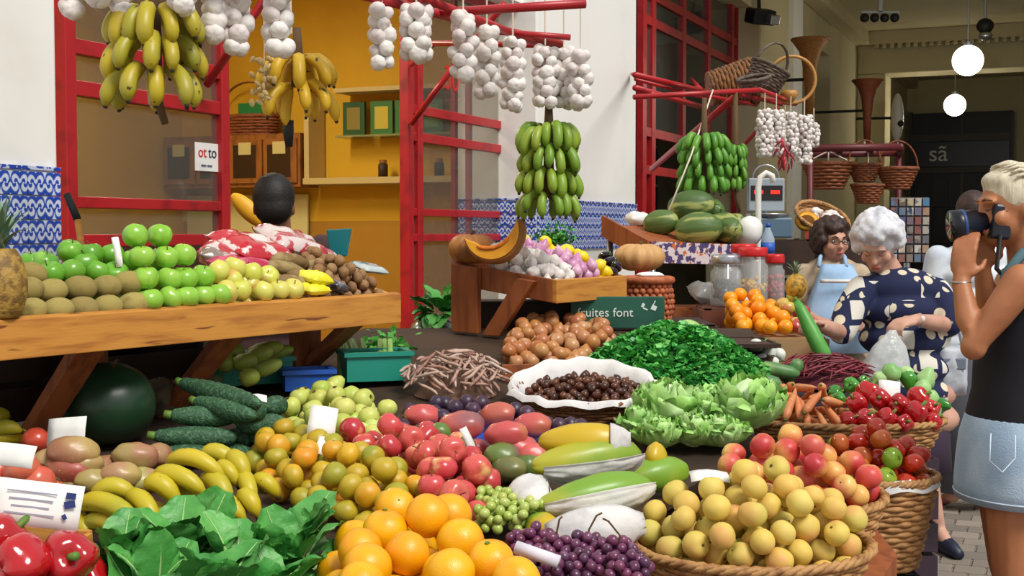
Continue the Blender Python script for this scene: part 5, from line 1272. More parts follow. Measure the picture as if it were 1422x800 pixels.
pu = thing('whole_pumpkin', 'whole ribbed tan pumpkin behind the aubergines', 'pumpkin', P(888, 357, 6.02)); obj('shell', blob('shell', .10, (1.15,1.1,.72), .25, .15, .05, 11, n=66, m=18), mat('pale_pumpkin_skin', 'C89A62', .55, ncol='AC7E4A', nscale=8), pu); obj('stem', stem_mesh('stem', .008, .03, .045), M_stem, pu)
MB().lathe([(.075,0),(.075,.17)], 24).build('wooden_block', M_wood2, None, loc=(pu.location.x, pu.location.y, 1.024)); tag(bpy.data.objects['wooden_block'], 'round wooden block under the whole pumpkin', 'block')
# ================================================================== racks and what hangs from them
def RT(mb, a, b, w=.035): mb.bar(a, b, w, w)
ZR = 2.30
def rackpt(px, py, z):
    """point at height z seen at the pixel"""
    return PZ(px, py, z)
rk = thing('hanging_rack', 'red steel rack over the near stall carrying garlic and bananas', 'rack', F(6.9, RC, 2.0)); rl = -rk.location
def rtube(px0, py0, Y0, px1, py1, Y1, nm='tube', r=.016, root=None, m=None):
    root = root or rk
    return MB().tube([P(px0, py0, Y0), P(px1, py1, Y1)], r, 8).build(nm, m or M_red, root, smooth=True, loc=-root.location)
rtube(480,-12,4.15, 779,61,5.42); rtube(585,-4,4.3, 762,66,5.40); rtube(640,24,4.75, 776,64,5.44, r=.012)
rtube(600,18,4.62, 813,5,4.45); rtube(520,-14,4.4, 830,-14,4.2); rtube(60,-30,3.7, 560,-28,4.2); rtube(60,-34,3.9, 640,-24,4.4)
rtube(690,44,5.05, 792,52,5.0, r=.012); rtube(602,60,5.9, 776,63,5.42, r=.013)
# braces from the window posts
rtube(287,118,ry(287)-.1, 372,-8,ry(287)-.35, 'brace', .018); rtube(571,172,ry(571)-.1, 630,93,ry(571)-.35, 'brace', .018); rtube(630,93,ry(571)-.35, 700,5,ry(571)-.75, 'brace', .018)
rtube(372,-8,ry(287)-.35, 480,-12,4.15, 'arm', .016); rtube(560,-28,4.2, 480,-12,4.15, 'arm', .016); rtube(602,60,5.9, 571,90,ry(571)-.1, 'arm', .014)

M_string = mat('string', 'D8CCB8', .8)
gm = K['garlic'].meshes
def garlic_string(px, py0, py1, Y, w, label, group, m=None, bulb=1.0, dens=1.0, top=None):
    a, b = P(px, py0, Y), P(px, py1, Y); L_ = a.z-b.z
    t = thing('garlic_braid', label, 'garlic', a, (0,0,0), group)
    R = w/2*Y/FPX; r_ = .0265*bulb; pts = []
    rows = max(2, int(L_/(r_*1.5))); k = max(3, int(round(PI*max(R-r_, .6*r_)/r_*.95*dens)))
    for i in range(rows):
        z = -r_ - (L_-2*r_)*i/(rows-1); taper = (.72+.28*math.sin(PI*(i+.6)/(rows+.4))) 
        for j in range(k):
            an = 2*PI*(j+.5*(i % 2))/k + random.uniform(-.25,.25); rr = max(R-r_, .5*r_)*taper*random.uniform(.7,1.2)
            d = Vector((math.cos(an), math.sin(an), random.uniform(-.9,.1)))
            obj('bulb', random.choice(gm), m or K['garlic'].m, t, (rr*math.cos(an), rr*math.sin(an), z + random.uniform(-.4,.4)*r_), d.to_track_quat('-Z', 'Y') @ Quaternion((0,0,1), random.uniform(0,6)), bulb*random.uniform(.85,1.18))
    up = top if top is not None else .3
    MB().tube([(0,0,-L_+r_),(0,0,-r_)], r_*.35, 6).build('stalks', M_string, t); MB().tube([(0,0,-r_),(.0,0,up)], .0035, 6).build('string', M_string, t)
    return t
gl1 = 'string of fat white garlic bulbs over the tray counter'; gl2 = 'string of white garlic bulbs on the red rack before the number 30'; gl3 = 'string of small white garlic bulbs over the green banana bunch'
for x, y0, y1, Y, w in ((100,-60,22,3.9,40),(135,-60,12,3.85,40),(170,-60,25,3.9,45),(250,-60,22,3.85,50),(295,-60,62,4.0,40),(327,-60,78,4.05,52),(385,-60,76,4.1,50)):
    garlic_string(x, y0, y1, Y, w, gl1, 'garlic strings over the long counter', bulb=1.08, top=.12)
for x, y0, y1, Y, w in ((530,5,96,4.3,46),(578,4,88,4.35,54),(643,14,112,4.5,46),(676,38,137,4.7,44)):
    garlic_string(x, y0, y1, Y, w, gl2, 'garlic strings before the door leaf', bulb=1.0, top=.16)
for x, y0, y1, Y, w in ((712,52,155,4.95,42),(757,62,150,5.05,44),(783,68,150,5.1,44),(806,72,152,5.0,36)):
    garlic_string(x, y0, y1, Y, w, gl3, 'garlic strings at the rack end', bulb=.95, top=.2)
# dried pale pods on a string
M_dry = mat('dry_husk', ['D8C088', 'C8AC70', 'E0CCA0'], .8)
t = thing('dried_garland', 'string of small dry straw-coloured husks beside the ripe bananas', 'garland', P(367, 80, 4.3))
for k in range(46):
    obj('husk', MATS.get('_h') or blob('husk', .009, (1,.7,1.5), n=8, m=6), M_dry, t, (random.gauss(0,.02), random.gauss(0,.02), -.005-.15*k/46), rq())
MB().tube([(0,0,.28),(0,0,-.16)], .002, 5).build('string', M_string, t)

# ---- banana bunches
def ban_shape(L_, r, droop, out):
    pts, rad = [Vector((0,0,0))], []; n = 10
    for i in range(1, n):
        u = i/(n-1); th = .25 - (1.15+.75*droop)*min(1, u*1.15)**.75; ds = L_/(n-1)
        pts.append(pts[-1] + Vector((out*math.cos(max(th, -1.62))*ds, 0, math.sin(th)*ds)))
    rad = [r*.36, r*.6] + [r]*(n-4) + [r*.78, r*.32]
    return MB().tube(pts, rad, 8).mesh('banana'), MB().tube([pts[-1], pts[-1]+(pts[-1]-pts[-2]).normalized()*.008], [r*.32, r*.22], 6).mesh('tip')
def bunch(name, label, px, py0, py1, Y, tiers, m, L_=.13, r=.019, R=.03, droop=1.1, out=1.0, stalk_below=0.0, stalk_above=.15, per=13, arc_=(0, 2*PI), mm=None, cat='bananas'):
    a, b = P(px, py0, Y), P(px, py1, Y); H = a.z-b.z-L_*.75
    t = thing(name, label, cat, a)
    for i in range(tiers):
        u = i/max(1, tiers-1); z = -H*u; k = max(5, int(per*(1-.18*u)))
        for j in range(k):
            me, tm = random.choice(BS[(L_, r, droop, out)]) if (L_, r, droop, out) in BS else BS.setdefault((L_, r, droop, out), [ban_shape(L_*s, r, droop*d, out) for s, d in ((1,1),(.93,1.15),(1.06,.9))])[0]
            an = arc_[0] + (arc_[1]-arc_[0])*(j+.5*(i % 2)+random.uniform(-.15,.15))/k
            o = obj('banana', me, (mm[i % len(mm)] if mm else m), t, (R*math.cos(an), R*math.sin(an), z+random.uniform(-.012,.012)), (random.uniform(-.12,.12), random.uniform(-.16,.10), an), random.uniform(.92,1.08))
            obj('tip', tm, M_tip, o)
    MB().tube([(0,0,stalk_above),(0,0,0),(0,0,-H),(.01,0,-H-stalk_below*.6),(.03,0,-H-stalk_below)], [.013,.02,.022,.014,.011], 10).build('stalk', M_stem, t, smooth=True)
    return t
BS = {}
M_banm = mat('banana_turning_skin', ['B8A426', 'A09A28', 'C0A820', '948E2C'], .42, ncol=['7E8A28', 'C0A42C'], nscale=7, lo=.45, hi=.75, spots='4A3A14', sscale=36, slo=.66, shi=.72)
bunch('banana_bunch', 'big bunch of turning yellow-green bananas hanging above the green apples', 214, 14, 150, 3.95, 3, M_banm, .15, .024, .055, .9, 1.1, .16, .2, 13)
bunch('banana_bunch', 'green banana bunch hanging before the white wall', 762, 176, 300, 5.1, 4, M_bang, .125, .0195, .05, 1.0, 1.0, .03, .12, 15)
rb_ = bunch('banana_bunch', 'small bunch of ripe yellow bananas with a blackened tail inside the opening', 413, 80, 165, 4.4, 2, M_banr, .15, .0205, .03, .75, 1.15, .0, .1, 9)
q = rb_
banana(q, Vector((-.02,0,-.10)), Vector((-.035,-.01,-.23)), Vector((-1,0,0)), .02, .012, M_banr); banana(q, Vector((.02,0,-.10)), Vector((.03,-.01,-.20)), Vector((1,0,0)), .018, .012, M_banr)
MB().tube([(-.03,0,-.21),(-.033,0,-.25),(-.03,0,-.30)], [.016,.019,.012], 10).build('blackened_tail', M_black, q, smooth=True)
MB().tube([(-.02,.0,.08),(-.025,0,.32)], .004, 6).build('string', M_string, q)
MB().tube([P(762,182,5.1)+Vector((0,0,.1)), P(757,62,5.1)], .003, 5).build('hanging_cord', M_string, bpy.data.objects['banana_bunch.001'], loc=-bpy.data.objects['banana_bunch.001'].location)
bunch('banana_bunch', 'dark green banana bunch hanging over the striped melons', 978, 190, 268, 7.4, 4, M_bang2, .13, .021, .07, .9, 1.0, .1, .22, 15)
bunch('banana_bunch', 'narrow dark green banana bunch beside the weighing scale', 1021, 203, 262, 7.84, 4, M_bang2, .10, .016, .03, 1.2, .7, .22, .335, 10)

# ---- second rack with baskets on top
r2 = thing('hanging_rack', 'red steel rack of the second stall carrying wicker baskets', 'rack', P(1000, 135, 8.6)); k2 = -r2.location
def t2(*a, **k): return rtube(*a, root=r2, **k)
t2(882,104,8.3, 975,126,9.4, r=.02); t2(882,122,8.0, 972,148,9.0, r=.02); t2(880,135,7.6, 1055,125,7.9); t2(1055,125,7.9, 1105,144,8.6); t2(975,126,9.4, 1105,144,8.6); t2(905,130,7.7, 975,148,9.0, r=.012); t2(960,129,7.8, 1050,146,8.8, r=.012); t2(1010,127,7.85, 1085,145,8.65, r=.012); t2(882,110,8.6, 990,140,9.4, r=.012)
t2(1028,128,7.9, 905,235,9.9, nm='brace', r=.022); t2(1080,150,8.6, 1030,205,9.8, nm='brace', r=.014); t2(882,104,8.3, 878,103,10.4, nm='arm', r=.016); t2(975,126,9.4, 960,110,11.6, nm='arm', r=.016)
tag(MB().tube([P(990,125,7.76), P(960,215,7.2), P(927,297,7.05)], .005, 6).build('rope', M_string, None, smooth=True), 'slack pale rope from the second rack down to the melon table', 'rope')
gl4 = 'string of small white garlic bulbs under the second rack'
for x, y0, y1, Y, w in ((1062,152,218,7.9,26),(1078,152,217,8.0,28),(1098,156,215,8.1,26),(1117,160,228,8.2,26),(1130,172,205,8.3,20)):
    garlic_string(x, y0, y1, Y, w, gl4, 'garlic strings of the second stall', bulb=.62, dens=.9, top=.1)
t = thing('chilli_string', 'short string of dried red chillies between the far garlic strings', 'chillies', P(1090, 192, 7.9)); M_chi = mat('dried_chilli', ['B02838', 'C83848', '8E1E30'], .4)
chm = MB().tube([(0,0,0),(.004,0,-.02),(.002,0,-.05)], [.004,.006,.001], 6).mesh('chilli')
for k in range(26): obj('chilli', chm, M_chi, t, (random.gauss(0,.018), random.gauss(0,.014), -.16*k/26), (random.uniform(-.7,.7), random.uniform(-.7,.7), k), 1.3)
MB().tube([(0,0,.2),(0,0,-.16)], .002, 5).build('string', M_string, t)
# baskets piled on the second rack
M_w3 = mat('brown_wicker', '8A5A2C', .6, ncol='5E3A1C', nscale=40, lo=.4, hi=.65, bump=.5, bscale=150)
M_w4 = mat('grey_wicker', '6A5A4C', .6, ncol='4A3C32', nscale=40, lo=.4, hi=.65, bump=.5, bscale=150)
b1 = P(1030, 118, 8.5)
basket('shopping_basket', 'large tan wicker basket lying on its side on the second rack', P(985, 124, 8.75), .15, .14, .30, M_w3, 0, .3, 12, 22, quat=Euler((0.1, 1.38, .15)).to_quaternion())
basket('shopping_basket', 'grey wicker basket with twin hoop handles on the second rack', P(1058, 120, 8.3), .13, .11, .13, M_w4, 0, .15, 8, 20, handle=.16, quat=Euler((.25,.35,.6)).to_quaternion())
basket('shopping_basket', 'shallow dark oval basket at the rack edge', P(1048, 120, 8.1), .10, .07, .05, M_w4, 0, .15, 5, 18, quat=Euler((.3,-.2,.1)).to_quaternion())
hp = thing('wicker_hoop', 'big bent cane hoop standing on the second rack', 'hoop', P(1100, 115, 8.4)); MB().tube([Vector((.15*math.cos(2*PI*i/32), 0, .15*math.sin(2*PI*i/32)+.02)) for i in range(32)], .011, 8, close=True).build('ring', mat('cane', 'B8823E', .5), hp, smooth=True)
MB().lathe([(.03,-.02),(.06,.02),(.05,.05)], 16).build('binding', MATS['cane'], hp, smooth=True, loc=(-.02,0,-.1))
# wicker trumpets on the far piers
for x, y0, y1, Y, rr, lb in ((1132,55,165,14.6,.205,'tall tan wicker trumpet hung before the far doorway'),(1212,112,195,17.5,.20,'red-brown wicker trumpet hung on the pilaster')):
    a, b = P(x, y0, Y), P(x-8, y1, Y); H = a.z-b.z; t = thing('wicker_trumpet', lb, 'basket', b)
    mt = mat('trumpet_wicker_%d' % x, 'B07838' if x < 1200 else '8E4A2C', .6, ncol='8A5624' if x < 1200 else '6E3620', nscale=30, bump=.5, bscale=80, stretch=(1,1,6))
    MB().lathe([(rr*.22,0),(rr*.28,H*.4),(rr*.42,H*.7),(rr*.6,H*.85),(rr*.95,H*.97),(rr,H)], 28, closed_top=False).build('cone', mt, t, smooth=True); MB().tube([Vector((rr*math.cos(2*PI*i/36), rr*math.sin(2*PI*i/36), H)) for i in range(36)], rr*.07, 6, close=True).build('rim', mt, t, smooth=True)
    MB().tube([(0,0,0),(0,0,-.15*H)], rr*.2, 8).build('foot', mt, t); MB().tube([Vector((0,0,H*.5)), Vector((0,0,H*.5)) - FN*(.735 if x > 1200 else .40)], .02, 6).build('bracket', M_black, t)
# ================================================================== second stall and the arcade behind it
# ---- melon table
M_mel = mat('melon_rind', ['46642C', '526C30', '3E5A2A'], .5, ncol='9AA058', nscale=16, lo=.5, hi=.6, stretch=(1,1,.10), bump=.5, bscale=60)
M_prt = mat('printed_card', 'D8C8C8', .6, ncol='4A3A6A', nscale=22, lo=.5, hi=.53, spots='C86A3A', sscale=30, slo=.6, shi=.62)
mt = thing('melon_table', 'slanted timber melon table with a fruit-printed front strip', 'table', P(940, 440, 7.15)); ml = -mt.location
a, b, c, d = P(838,312,6.9), P(902,348,6.35), P(1030,352,6.75), P(1015,318,7.6)
mt.location.z = 0; ml = -mt.location
MB().hexa([p+Vector((0,0,-.03)) for p in (b, c, d, a)] + [b, c, d, a]).build('top', M_wood2, mt, loc=ml)
def strip(p, q, h0, h1, th, nm, m): 
    u = (q-p).normalized(); o_ = u.cross(Vector((0,0,1)))*th
    MB().hexa([p+Vector((0,0,h0))+o_, q+Vector((0,0,h0))+o_, q+Vector((0,0,h0)), p+Vector((0,0,h0)), p+Vector((0,0,h1))+o_, q+Vector((0,0,h1))+o_, q+Vector((0,0,h1)), p+Vector((0,0,h1))]).build(nm, m, mt, loc=ml)
strip(b, c, -.06, .045, .012, 'printed_strip', M_prt); strip(a, b, -.06, .05, .012, 'side_board', M_wood2)
for p in (b, c, d, a):
    q = p.copy(); q = q.lerp((a+b+c+d)/4, .08); MB().tube([(q.x, q.y, 0), (q.x, q.y, q.z-.03)], .018, 10).build('leg', M_steel, mt, smooth=True, loc=ml)
melon_me = [blob('melon', .085, (1,1,1.45), .03, .03, .015, 10, n=30, m=18, wob=.04, seed=i) for i in range(2)]
for x, y, Y, yaw, s_ in ((918,312,6.95,1.2,.85),(960,290,7.15,1.35,1.15),(970,321,6.85,1.5,1.1),(1003,318,7.0,.6,.95),(1012,323,6.9,.2,.85),(985,297,7.3,.5,.9),(1018,318,7.1,.4,.9)):
    o = tag(obj('melon', random.choice(melon_me), M_mel, None, P(x, y, Y)+Vector((0,0,.012)), (PI/2-.1, 0, yaw), s_*.95), 'striped dark green melon piled on the slanted table', 'melon', 'striped melons'); obj('stem', stem_mesh('stem', .005, .02, .118), M_gstem, o)
M_clr = mat('white_plastic', 'E4E2DC', .4)
o = tag(obj('white_melon', blob('white_melon', .075, (1,1,1.15), wob=.05, n=24, m=15), M_clr, None, P(1040, 322, 7.0), (.2,.2,0)), 'smooth white melon beside the striped ones', 'melon'); obj('stem', stem_mesh('stem', .004, .02, .085), M_gstem, o)
tag(pillow('cloth_bundle', P(888, 305, 7.1), (.1,.1,.4), .07, .05, .04, M_clr, '', '', 31), 'pale cloth bundle behind the melon table corner', 'cloth')
# white hook pole, scale, bottle
t = thing('white_pole', 'white bent pole rising behind the white melon', 'pole', (P(1053,345,7.2).x, 7.2, 0)); z = P(1053,345,7.2)
MB().tube([Vector((0,0,0)), Vector((0,0,z.z)), P(1053,260,7.2)-t.location, P(1056,246,7.2)-t.location, P(1064,240,7.2)-t.location, P(1072,244,7.2)-t.location, P(1074,254,7.2)-t.location], .017, 10).build('tube', M_clr, t, smooth=True)
MB().lathe([(.09,0),(.09,.015)], 20).build('base', M_clr, t)
M_scb = mat('scale_blue', '5A7488', .4); M_led = mat('led_red', 'E02818', .4, emit=1.2)
crate('side_cabinet', 'low brown cabinet behind the melon table under the weighing scale', 1.36, 1.78, 7.62, 8.0, 0, 1.38, M_dark, 6, 'cabinet')
sc_ = thing('weighing_scale', 'blue-grey electronic weighing scale with a red display', 'scale', (1.535, 7.80, 1.384))
MB().box((0,0,.06), (.26,.22,.12)).build('base', M_scb, sc_, bevel=.01); MB().box((0,.06,.26), (.22,.06,.20)).build('display_head', mat('scale_grey', '9AA4AC', .4), sc_, bevel=.008); MB().box((0,.028,.27), (.19,.004,.09)).build('screen', M_black, sc_)
for x in (-.05, .05): MB().box((x,.024,.275), (.055,.003,.022)).build('digits', M_led, sc_)
MB().tube([(0,.08,.12),(0,.08,.2)], .02, 8).build('column', M_steel, sc_); MB().lathe([(.12,.125),(.13,.14),(.13,.145)], 24).build('pan', M_steel, sc_, smooth=True); MB().tube(arc((0,.06,.36), .08, 0, PI, 12), .006, 6).build('carry_handle', M_steel, sc_, smooth=True)
bt = thing('water_bottle', 'clear plastic bottle with a blue label beside the scale', 'bottle', P(1066, 365, 6.95)); MB().lathe([(.035,0),(.036,.02),(.036,.13),(.014,.18),(.013,.20)], 20).build('body', mat('clear_pet', 'C8DCE8', .1, alpha=.5), bt, smooth=True); MB().lathe([(.0375,.05),(.0375,.11)], 20).build('label', mat('blue_label', '2A5AB8', .5), bt, smooth=True); MB().lathe([(.015,.19),(.015,.212)], 14).build('cap', mat('cap_blue', '2048A0', .4), bt, smooth=True)
# jar box and jars
jx = 6.3
crate('wooden_crate', 'tall brown box carrying the glass jars with red lids', P(968,430,jx).x, P(1090,430,jx).x, 6.12, 6.46, 0, P(1000,424,jx).z, mat('red_brown_board', '6E3A28', .6, ncol='56301E', nscale=6), 5)
M_jar = mat('jar_glass', 'DDE4E4', .04, alpha=.3, coat=.4); M_lid = mat('red_lid', 'C81E22', .35); zj = P(1000,424,jx).z+.003
jarl = []
def jar(px, Y, w, h, fill, fm, label, lid):
    q = P(px, 424, Y); t = thing('glass_jar', label, 'jar', (q.x, Y, zj)); r_ = w/2
    MB().lathe([(r_*.95,.002),(r_,.012),(r_,h*.82),(r_*.8,h*.9),(r_*.78,h)], 26).build('glass', M_jar, t, smooth=True)
    mb = MB(); 
    for k in range(70):
        a, rr = random.uniform(0,6.28), r_*.82*math.sqrt(random.random()); mb.ball((rr*math.cos(a), rr*math.sin(a), .02+random.random()*(fill-.02)), .012, 7, 5)
    o_ = mb.build('contents', fm, t, smooth=True); stuff(o_)
    MB().lathe([(r_*.95,h),(r_*.98,h+.008),(r_*.98,h+.035),(r_*.9,h+.045)], 26).build('lid', lid, t, smooth=True)
jar(1008, 6.24, .15, .20, .12, mat('dark_olives', '2A2430', .4), 'wide glass jar of dark olives with a steel lid', M_steel)
jar(1045, 6.25, .145, .235, .13, mat('yellow_beans', 'D8A83A', .5), 'tall glass jar of yellow lupin beans with a red lid', M_lid)
jar(1075, 6.37, .10, .20, .14, mat('red_sweets', 'B83840', .4), 'narrow glass jar of red sweets behind the lupin beans', M_lid)
jar(1032, 6.395, .13, .25, .12, mat('brown_nuts_fill', '8A5A3A', .5), 'glass jar of brown nuts with a broad red lid', M_lid)
card(1043, 418, 6.1, .06, .05, 'tilted white price card leaning on the jars', .3, .2, 0, -.4)
# tray of oranges and red apples behind the beans
crate('wooden_crate', 'pale timber crate carrying the far oranges', .96, 1.38, 5.62, 6.06, 0, .965, mat('pale_crate', 'A8845A', .7), 6)
opol = ccw([(.98,5.64),(1.22,5.64),(1.22,6.03),(.98,6.03)]); fz = lambda x, y: .969 + 0*x
for p, rr in pack(opol, fz, lambda x, y: 1.02 + .3*(y-5.64) + 0*x, K['sweet_orange'].r, 110, world=False): K['sweet_orange'].put(p, 'small bright orange in the far crate behind the red beans', 'far oranges', rq(), rr/K['sweet_orange'].r)
apol = ccw([(1.23,5.64),(1.36,5.64),(1.36,6.03),(1.23,6.03)])
for p, rr in pack(apol, fz, lambda x, y: 1.02 + .3*(y-5.64) + 0*x, K['yellow_apple'].r, 60, world=False):
    kk = random.choice(('yellow_apple', 'red_apple')); K[kk].put(p, 'mixed yellow apple next to the far oranges' if kk == 'yellow_apple' else 'red apple next to the far oranges', 'far yellow apples' if kk == 'yellow_apple' else 'far red apples', rq(), .95)
pn2 = thing('pineapple', 'small golden pineapple top beside the far oranges', 'pineapple', P(1105, 398, 6.0)); obj('body', blob('body', .05, (1,1,1.2), n=20, m=14, wob=.05), mat('gold_pine', 'C89A30', .6, ncol='8A6A28', nscale=60, bump=1, bscale=80), pn2)
for k in range(16): obj('crown_leaf', bls[k % 3], M_pl, pn2, (0,0,.045), (0,0,k*2.4), .6)
# wicker tray of garlic with a cut pumpkin, propped behind
tr = basket('wicker_tray', 'round wicker tray of garlic and a cut pumpkin propped behind the stall keeper', P(1138, 308, 7.9), .17, .13, .04, M_wick, 0, .15, 5, 22, quat=Euler((.75,.25,.1)).to_quaternion())
R_ = tr.rotation_quaternion.to_matrix()
for k in range(26):
    a, rr = random.uniform(0,6.28), math.sqrt(random.random())*.11; q = tr.location + R_ @ Vector((rr*math.cos(a)+.03, rr*math.sin(a)*.75, .035)); K['garlic'].put(q, 'white garlic bulb on the propped wicker tray', 'garlic on the wicker tray', rq(), .8)
t = thing('half_pumpkin', 'half pumpkin showing orange flesh on the propped tray', 'pumpkin', tr.location + R_ @ Vector((-.10,-.06,.03)), (.9,.0,-.2)); MB().lathe([(.02,-.05),(.06,-.03),(.072,0)], 22).build('rind', M_pum, t, smooth=True); MB().lathe([(.0705,0),(.05,.002),(.03,-.006),(.002,-.008)], 22).build('flesh', M_flesh, t, smooth=True)
crate('side_cabinet', 'dark cabinet behind the stall keeper', 1.82, 2.30, 8.02, 8.36, 0, 1.34, M_dark, 6, 'cabinet')
MB().box((0,0,.07), (.10,.08,.14)).build('orange_box', mat('orange_card', 'D8541E', .6), None, loc=(1.90, 8.15, 1.345)); tag(bpy.data.objects['orange_box'], 'bright orange carton on the dark cabinet', 'carton'); MB().box((0,-.041,.09), (.07,.002,.05)).build('label_patch', M_paper, bpy.data.objects['orange_box'])
pillow('plastic_bundle', P(985, 405, 6.6), (.3,.2,.3), .10, .08, .05, M_plb0 if 'M_plb0' in globals() else mat('clear_film', 'B8B8B4', .2, alpha=.7, bump=.6, bscale=30), 'bundle of clear plastic beneath the melon table', 'plastic', 41).location.z = 1.1
crate('wooden_crate', 'brown timber box beneath the melon table', .78, 1.15, 6.55, 6.9, 0, 1.04, M_wood2, 5)
# kale leaves and wrapped goods behind the small counter leg
t = thing('kale_bunch', 'dark bunch of kale behind the red door post', 'greens', P(612, 440, 6.0))
for k in range(34):
    a = random.uniform(0,6.28); e_ = random.uniform(-.3,1.2); qv = Quaternion((0,0,1), a) @ Quaternion((1,0,0), e_); obj('leaf', random.choice(leafs)[0], M_leaf, t, qv @ Vector((0,.04,0)), qv, random.uniform(.8,1.2))
t.location.z = 1.04
for k, (x, y, Y, s_) in enumerate(((600,470,6.0,.11),(625,465,6.1,.10),(608,500,5.9,.11))):
    pillow('wrapped_bundle', P(x, y, Y), (.5,.2,k), s_, s_*.8, s_*.6, mat('cloudy_film_%d' % k, ['8A9A94','7A8A8C','94A09A'][k], .25, ncol='5A6A5A', nscale=8, coat=.4), ['clear plastic bundle of greens under the kale', 'cloudy plastic bundle beside the counter leg', 'plastic wrapped greens at the foot of the red post'][k], 'bundle', 50+k)
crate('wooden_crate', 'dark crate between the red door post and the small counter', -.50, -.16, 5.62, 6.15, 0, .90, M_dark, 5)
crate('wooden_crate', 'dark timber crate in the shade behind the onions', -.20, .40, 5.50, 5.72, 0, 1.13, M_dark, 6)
t = thing('parsley_heap', 'fresh green parsley tied up behind the teal crate', 'herbs', P(532, 500, 4.95))
mb = MB()
for k in range(700):
    v = Vector((random.gauss(0,.045), random.gauss(0,.04), random.gauss(0,.05))); M_ = Matrix.Translation(v) @ rq().to_matrix().to_4x4(); s = random.uniform(.010,.018)
    mb.add([M_ @ Vector(w) for w in ((0,-s,0),(s*.8,0,s*.2),(0,s,0),(-s*.8,0,-s*.2))], [(0,1,2,3)])
stuff(mb.build('leaves', mat('fresh_parsley', '4CA03C', .5, ncol='66B850', nscale=30), t)); MB().tube([(0,0,-.10),(0,0,0)], [.02,.04], 10).build('stems', M_gstem, t, smooth=True)

# ---- window of the second bay
def ry2(px): return FY(px, RC)
w2 = thing('shop_window', 'tall red steel shop window of the second bay', 'window', F(ry2(950), RC, 2.0)); i2 = -w2.location
for px, z0 in ((884,0),(897,0),(940,2.3),(975,2.3),(1008,2.3),(1016,0)): MB().fbox(ry2(px)-.05, ry2(px)+.05, RC-.03, RC+.03, z0, 3.95).build('post', M_red, w2, loc=i2)
for zb in (3.32, 3.56, 2.32, 1.98): MB().fbox(ry2(882), ry2(1017), RC-.025, RC+.025, zb-.04, zb+.04).build('cross_bar', M_red, w2, loc=i2)
for z0, z1 in ((2.36,3.28),(3.36,3.52),(3.6,3.9)):
    MB().fbox(ry2(884), ry2(1016), RC-.004, RC+.004, z0, z1).build('pane', M_glassn, w2, loc=i2)
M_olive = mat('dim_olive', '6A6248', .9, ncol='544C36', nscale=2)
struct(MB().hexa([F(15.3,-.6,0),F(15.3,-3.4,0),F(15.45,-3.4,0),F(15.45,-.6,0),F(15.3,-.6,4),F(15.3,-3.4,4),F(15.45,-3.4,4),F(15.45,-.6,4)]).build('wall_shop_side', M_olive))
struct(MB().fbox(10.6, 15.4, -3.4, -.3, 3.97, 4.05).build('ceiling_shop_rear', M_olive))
lp = thing('pendant_lamp', 'cream glass lamp shade hanging inside the second shop', 'lamp', F(ry2(884), -1.2, 2.75)); MB().lathe([(.10,0),(.16,.02),(.2,.14),(.13,.3),(.04,.36)], 24).build('shade', mat('cream_shade', 'F0E0A8', .5, emit=.6), lp, smooth=True); MB().tube([(0,0,.36),(0,0,1.25)], .012, 6).build('cord', M_black, lp)
sh = thing('metal_shelf', 'dark metal shelf unit standing inside the second shop', 'shelf', F(12.6, -.9, 0), (0,0,math.atan2(FD.y, FD.x)))
for z in (.4,.9,1.4,1.9,2.3): MB().box((0,0,z), (1.6,.35,.03)).build('board', M_dark, sh)
for x in (-.78,.78):
    for y in (-.16,.16): MB().box((x,y,1.2), (.03,.03,2.4)).build('upright', M_black, sh)
cs = thing('floodlight', 'dark floodlight fixed to the pier beyond the second shop window', 'lamp', F(14.2, .12, 3.75)); MB().box((0,0,0), (.28,.2,.16), (.3,0,.4)).build('housing', M_black, cs, bevel=.02); MB().box((.12,-.1,-.05), (.12,.1,.1), (.3,0,.4)).build('glass', M_steel, cs, bevel=.01); MB().tube([(0,.05,.05),(0,.12,.35)], .02, 6).build('bracket', M_black, cs)

# ---- pendant globes
M_globe = mat('globe_glow', 'FFF8E8', .4, emit=3.2)
for x, y, Y, lb in ((1344,84,15.0,'glowing white globe lamp before the arcade cross beam'),(1326,146,21.0,'glowing white globe lamp hanging under the arcade cross beam')):
    q = P(x, y, Y); t = thing('globe_lamp', lb, 'lamp', q); MB().ball((0,0,0), .175, 28, 18).build('globe', M_globe, t, smooth=True); MB().tube([(0,0,.17),(0,0,.21)], .05, 12).build('cap', M_steel, t); MB().tube([(0,0,.2),(0,0,(4.62 if Y < 20 else 3.97)-q.z)], .008, 6).build('rod', M_steel, t)
    ld = bpy.data.lights.new('globe_light', 'POINT'); ld.energy = 30; ld.color = (1,.93,.75); ld.shadow_soft_size = .18; lo = bpy.data.objects.new('globe_light', ld); COL.objects.link(lo); lo.parent = t; lo.location = (0,0,-.22)
fl = thing('ceiling_spotlights', 'row of small black spotlights fixed under the arcade ceiling', 'lamp', P(1222, 28, 17)); MB().box((0,0,.1), (.5,.05,.03)).build('rail', M_steel, fl); MB().box((0,0,.2), (.05,.05,.2)).build('hanger', M_steel, fl)
for k in range(4): MB().ball((-.2+.13*k,0,.03), .06, 12, 8).build('spot', M_black, fl, smooth=True)
fn = thing('fan_motor', 'round dark fan motor fixed to the arcade beam cornice', 'fan', P(1368, 36, 17)); MB().ball((0,0,0), .11, 16, 10, (1,1,.9)).build('housing', M_black, fn, smooth=True); MB().ball((0,-.02,-.13), .09, 16, 10, (1,1,.7)).build('bowl', M_steel, fn, smooth=True); MB().tube([(0,0,.1),(0,0,.5)], .02, 8).build('rod', M_steel, fn)

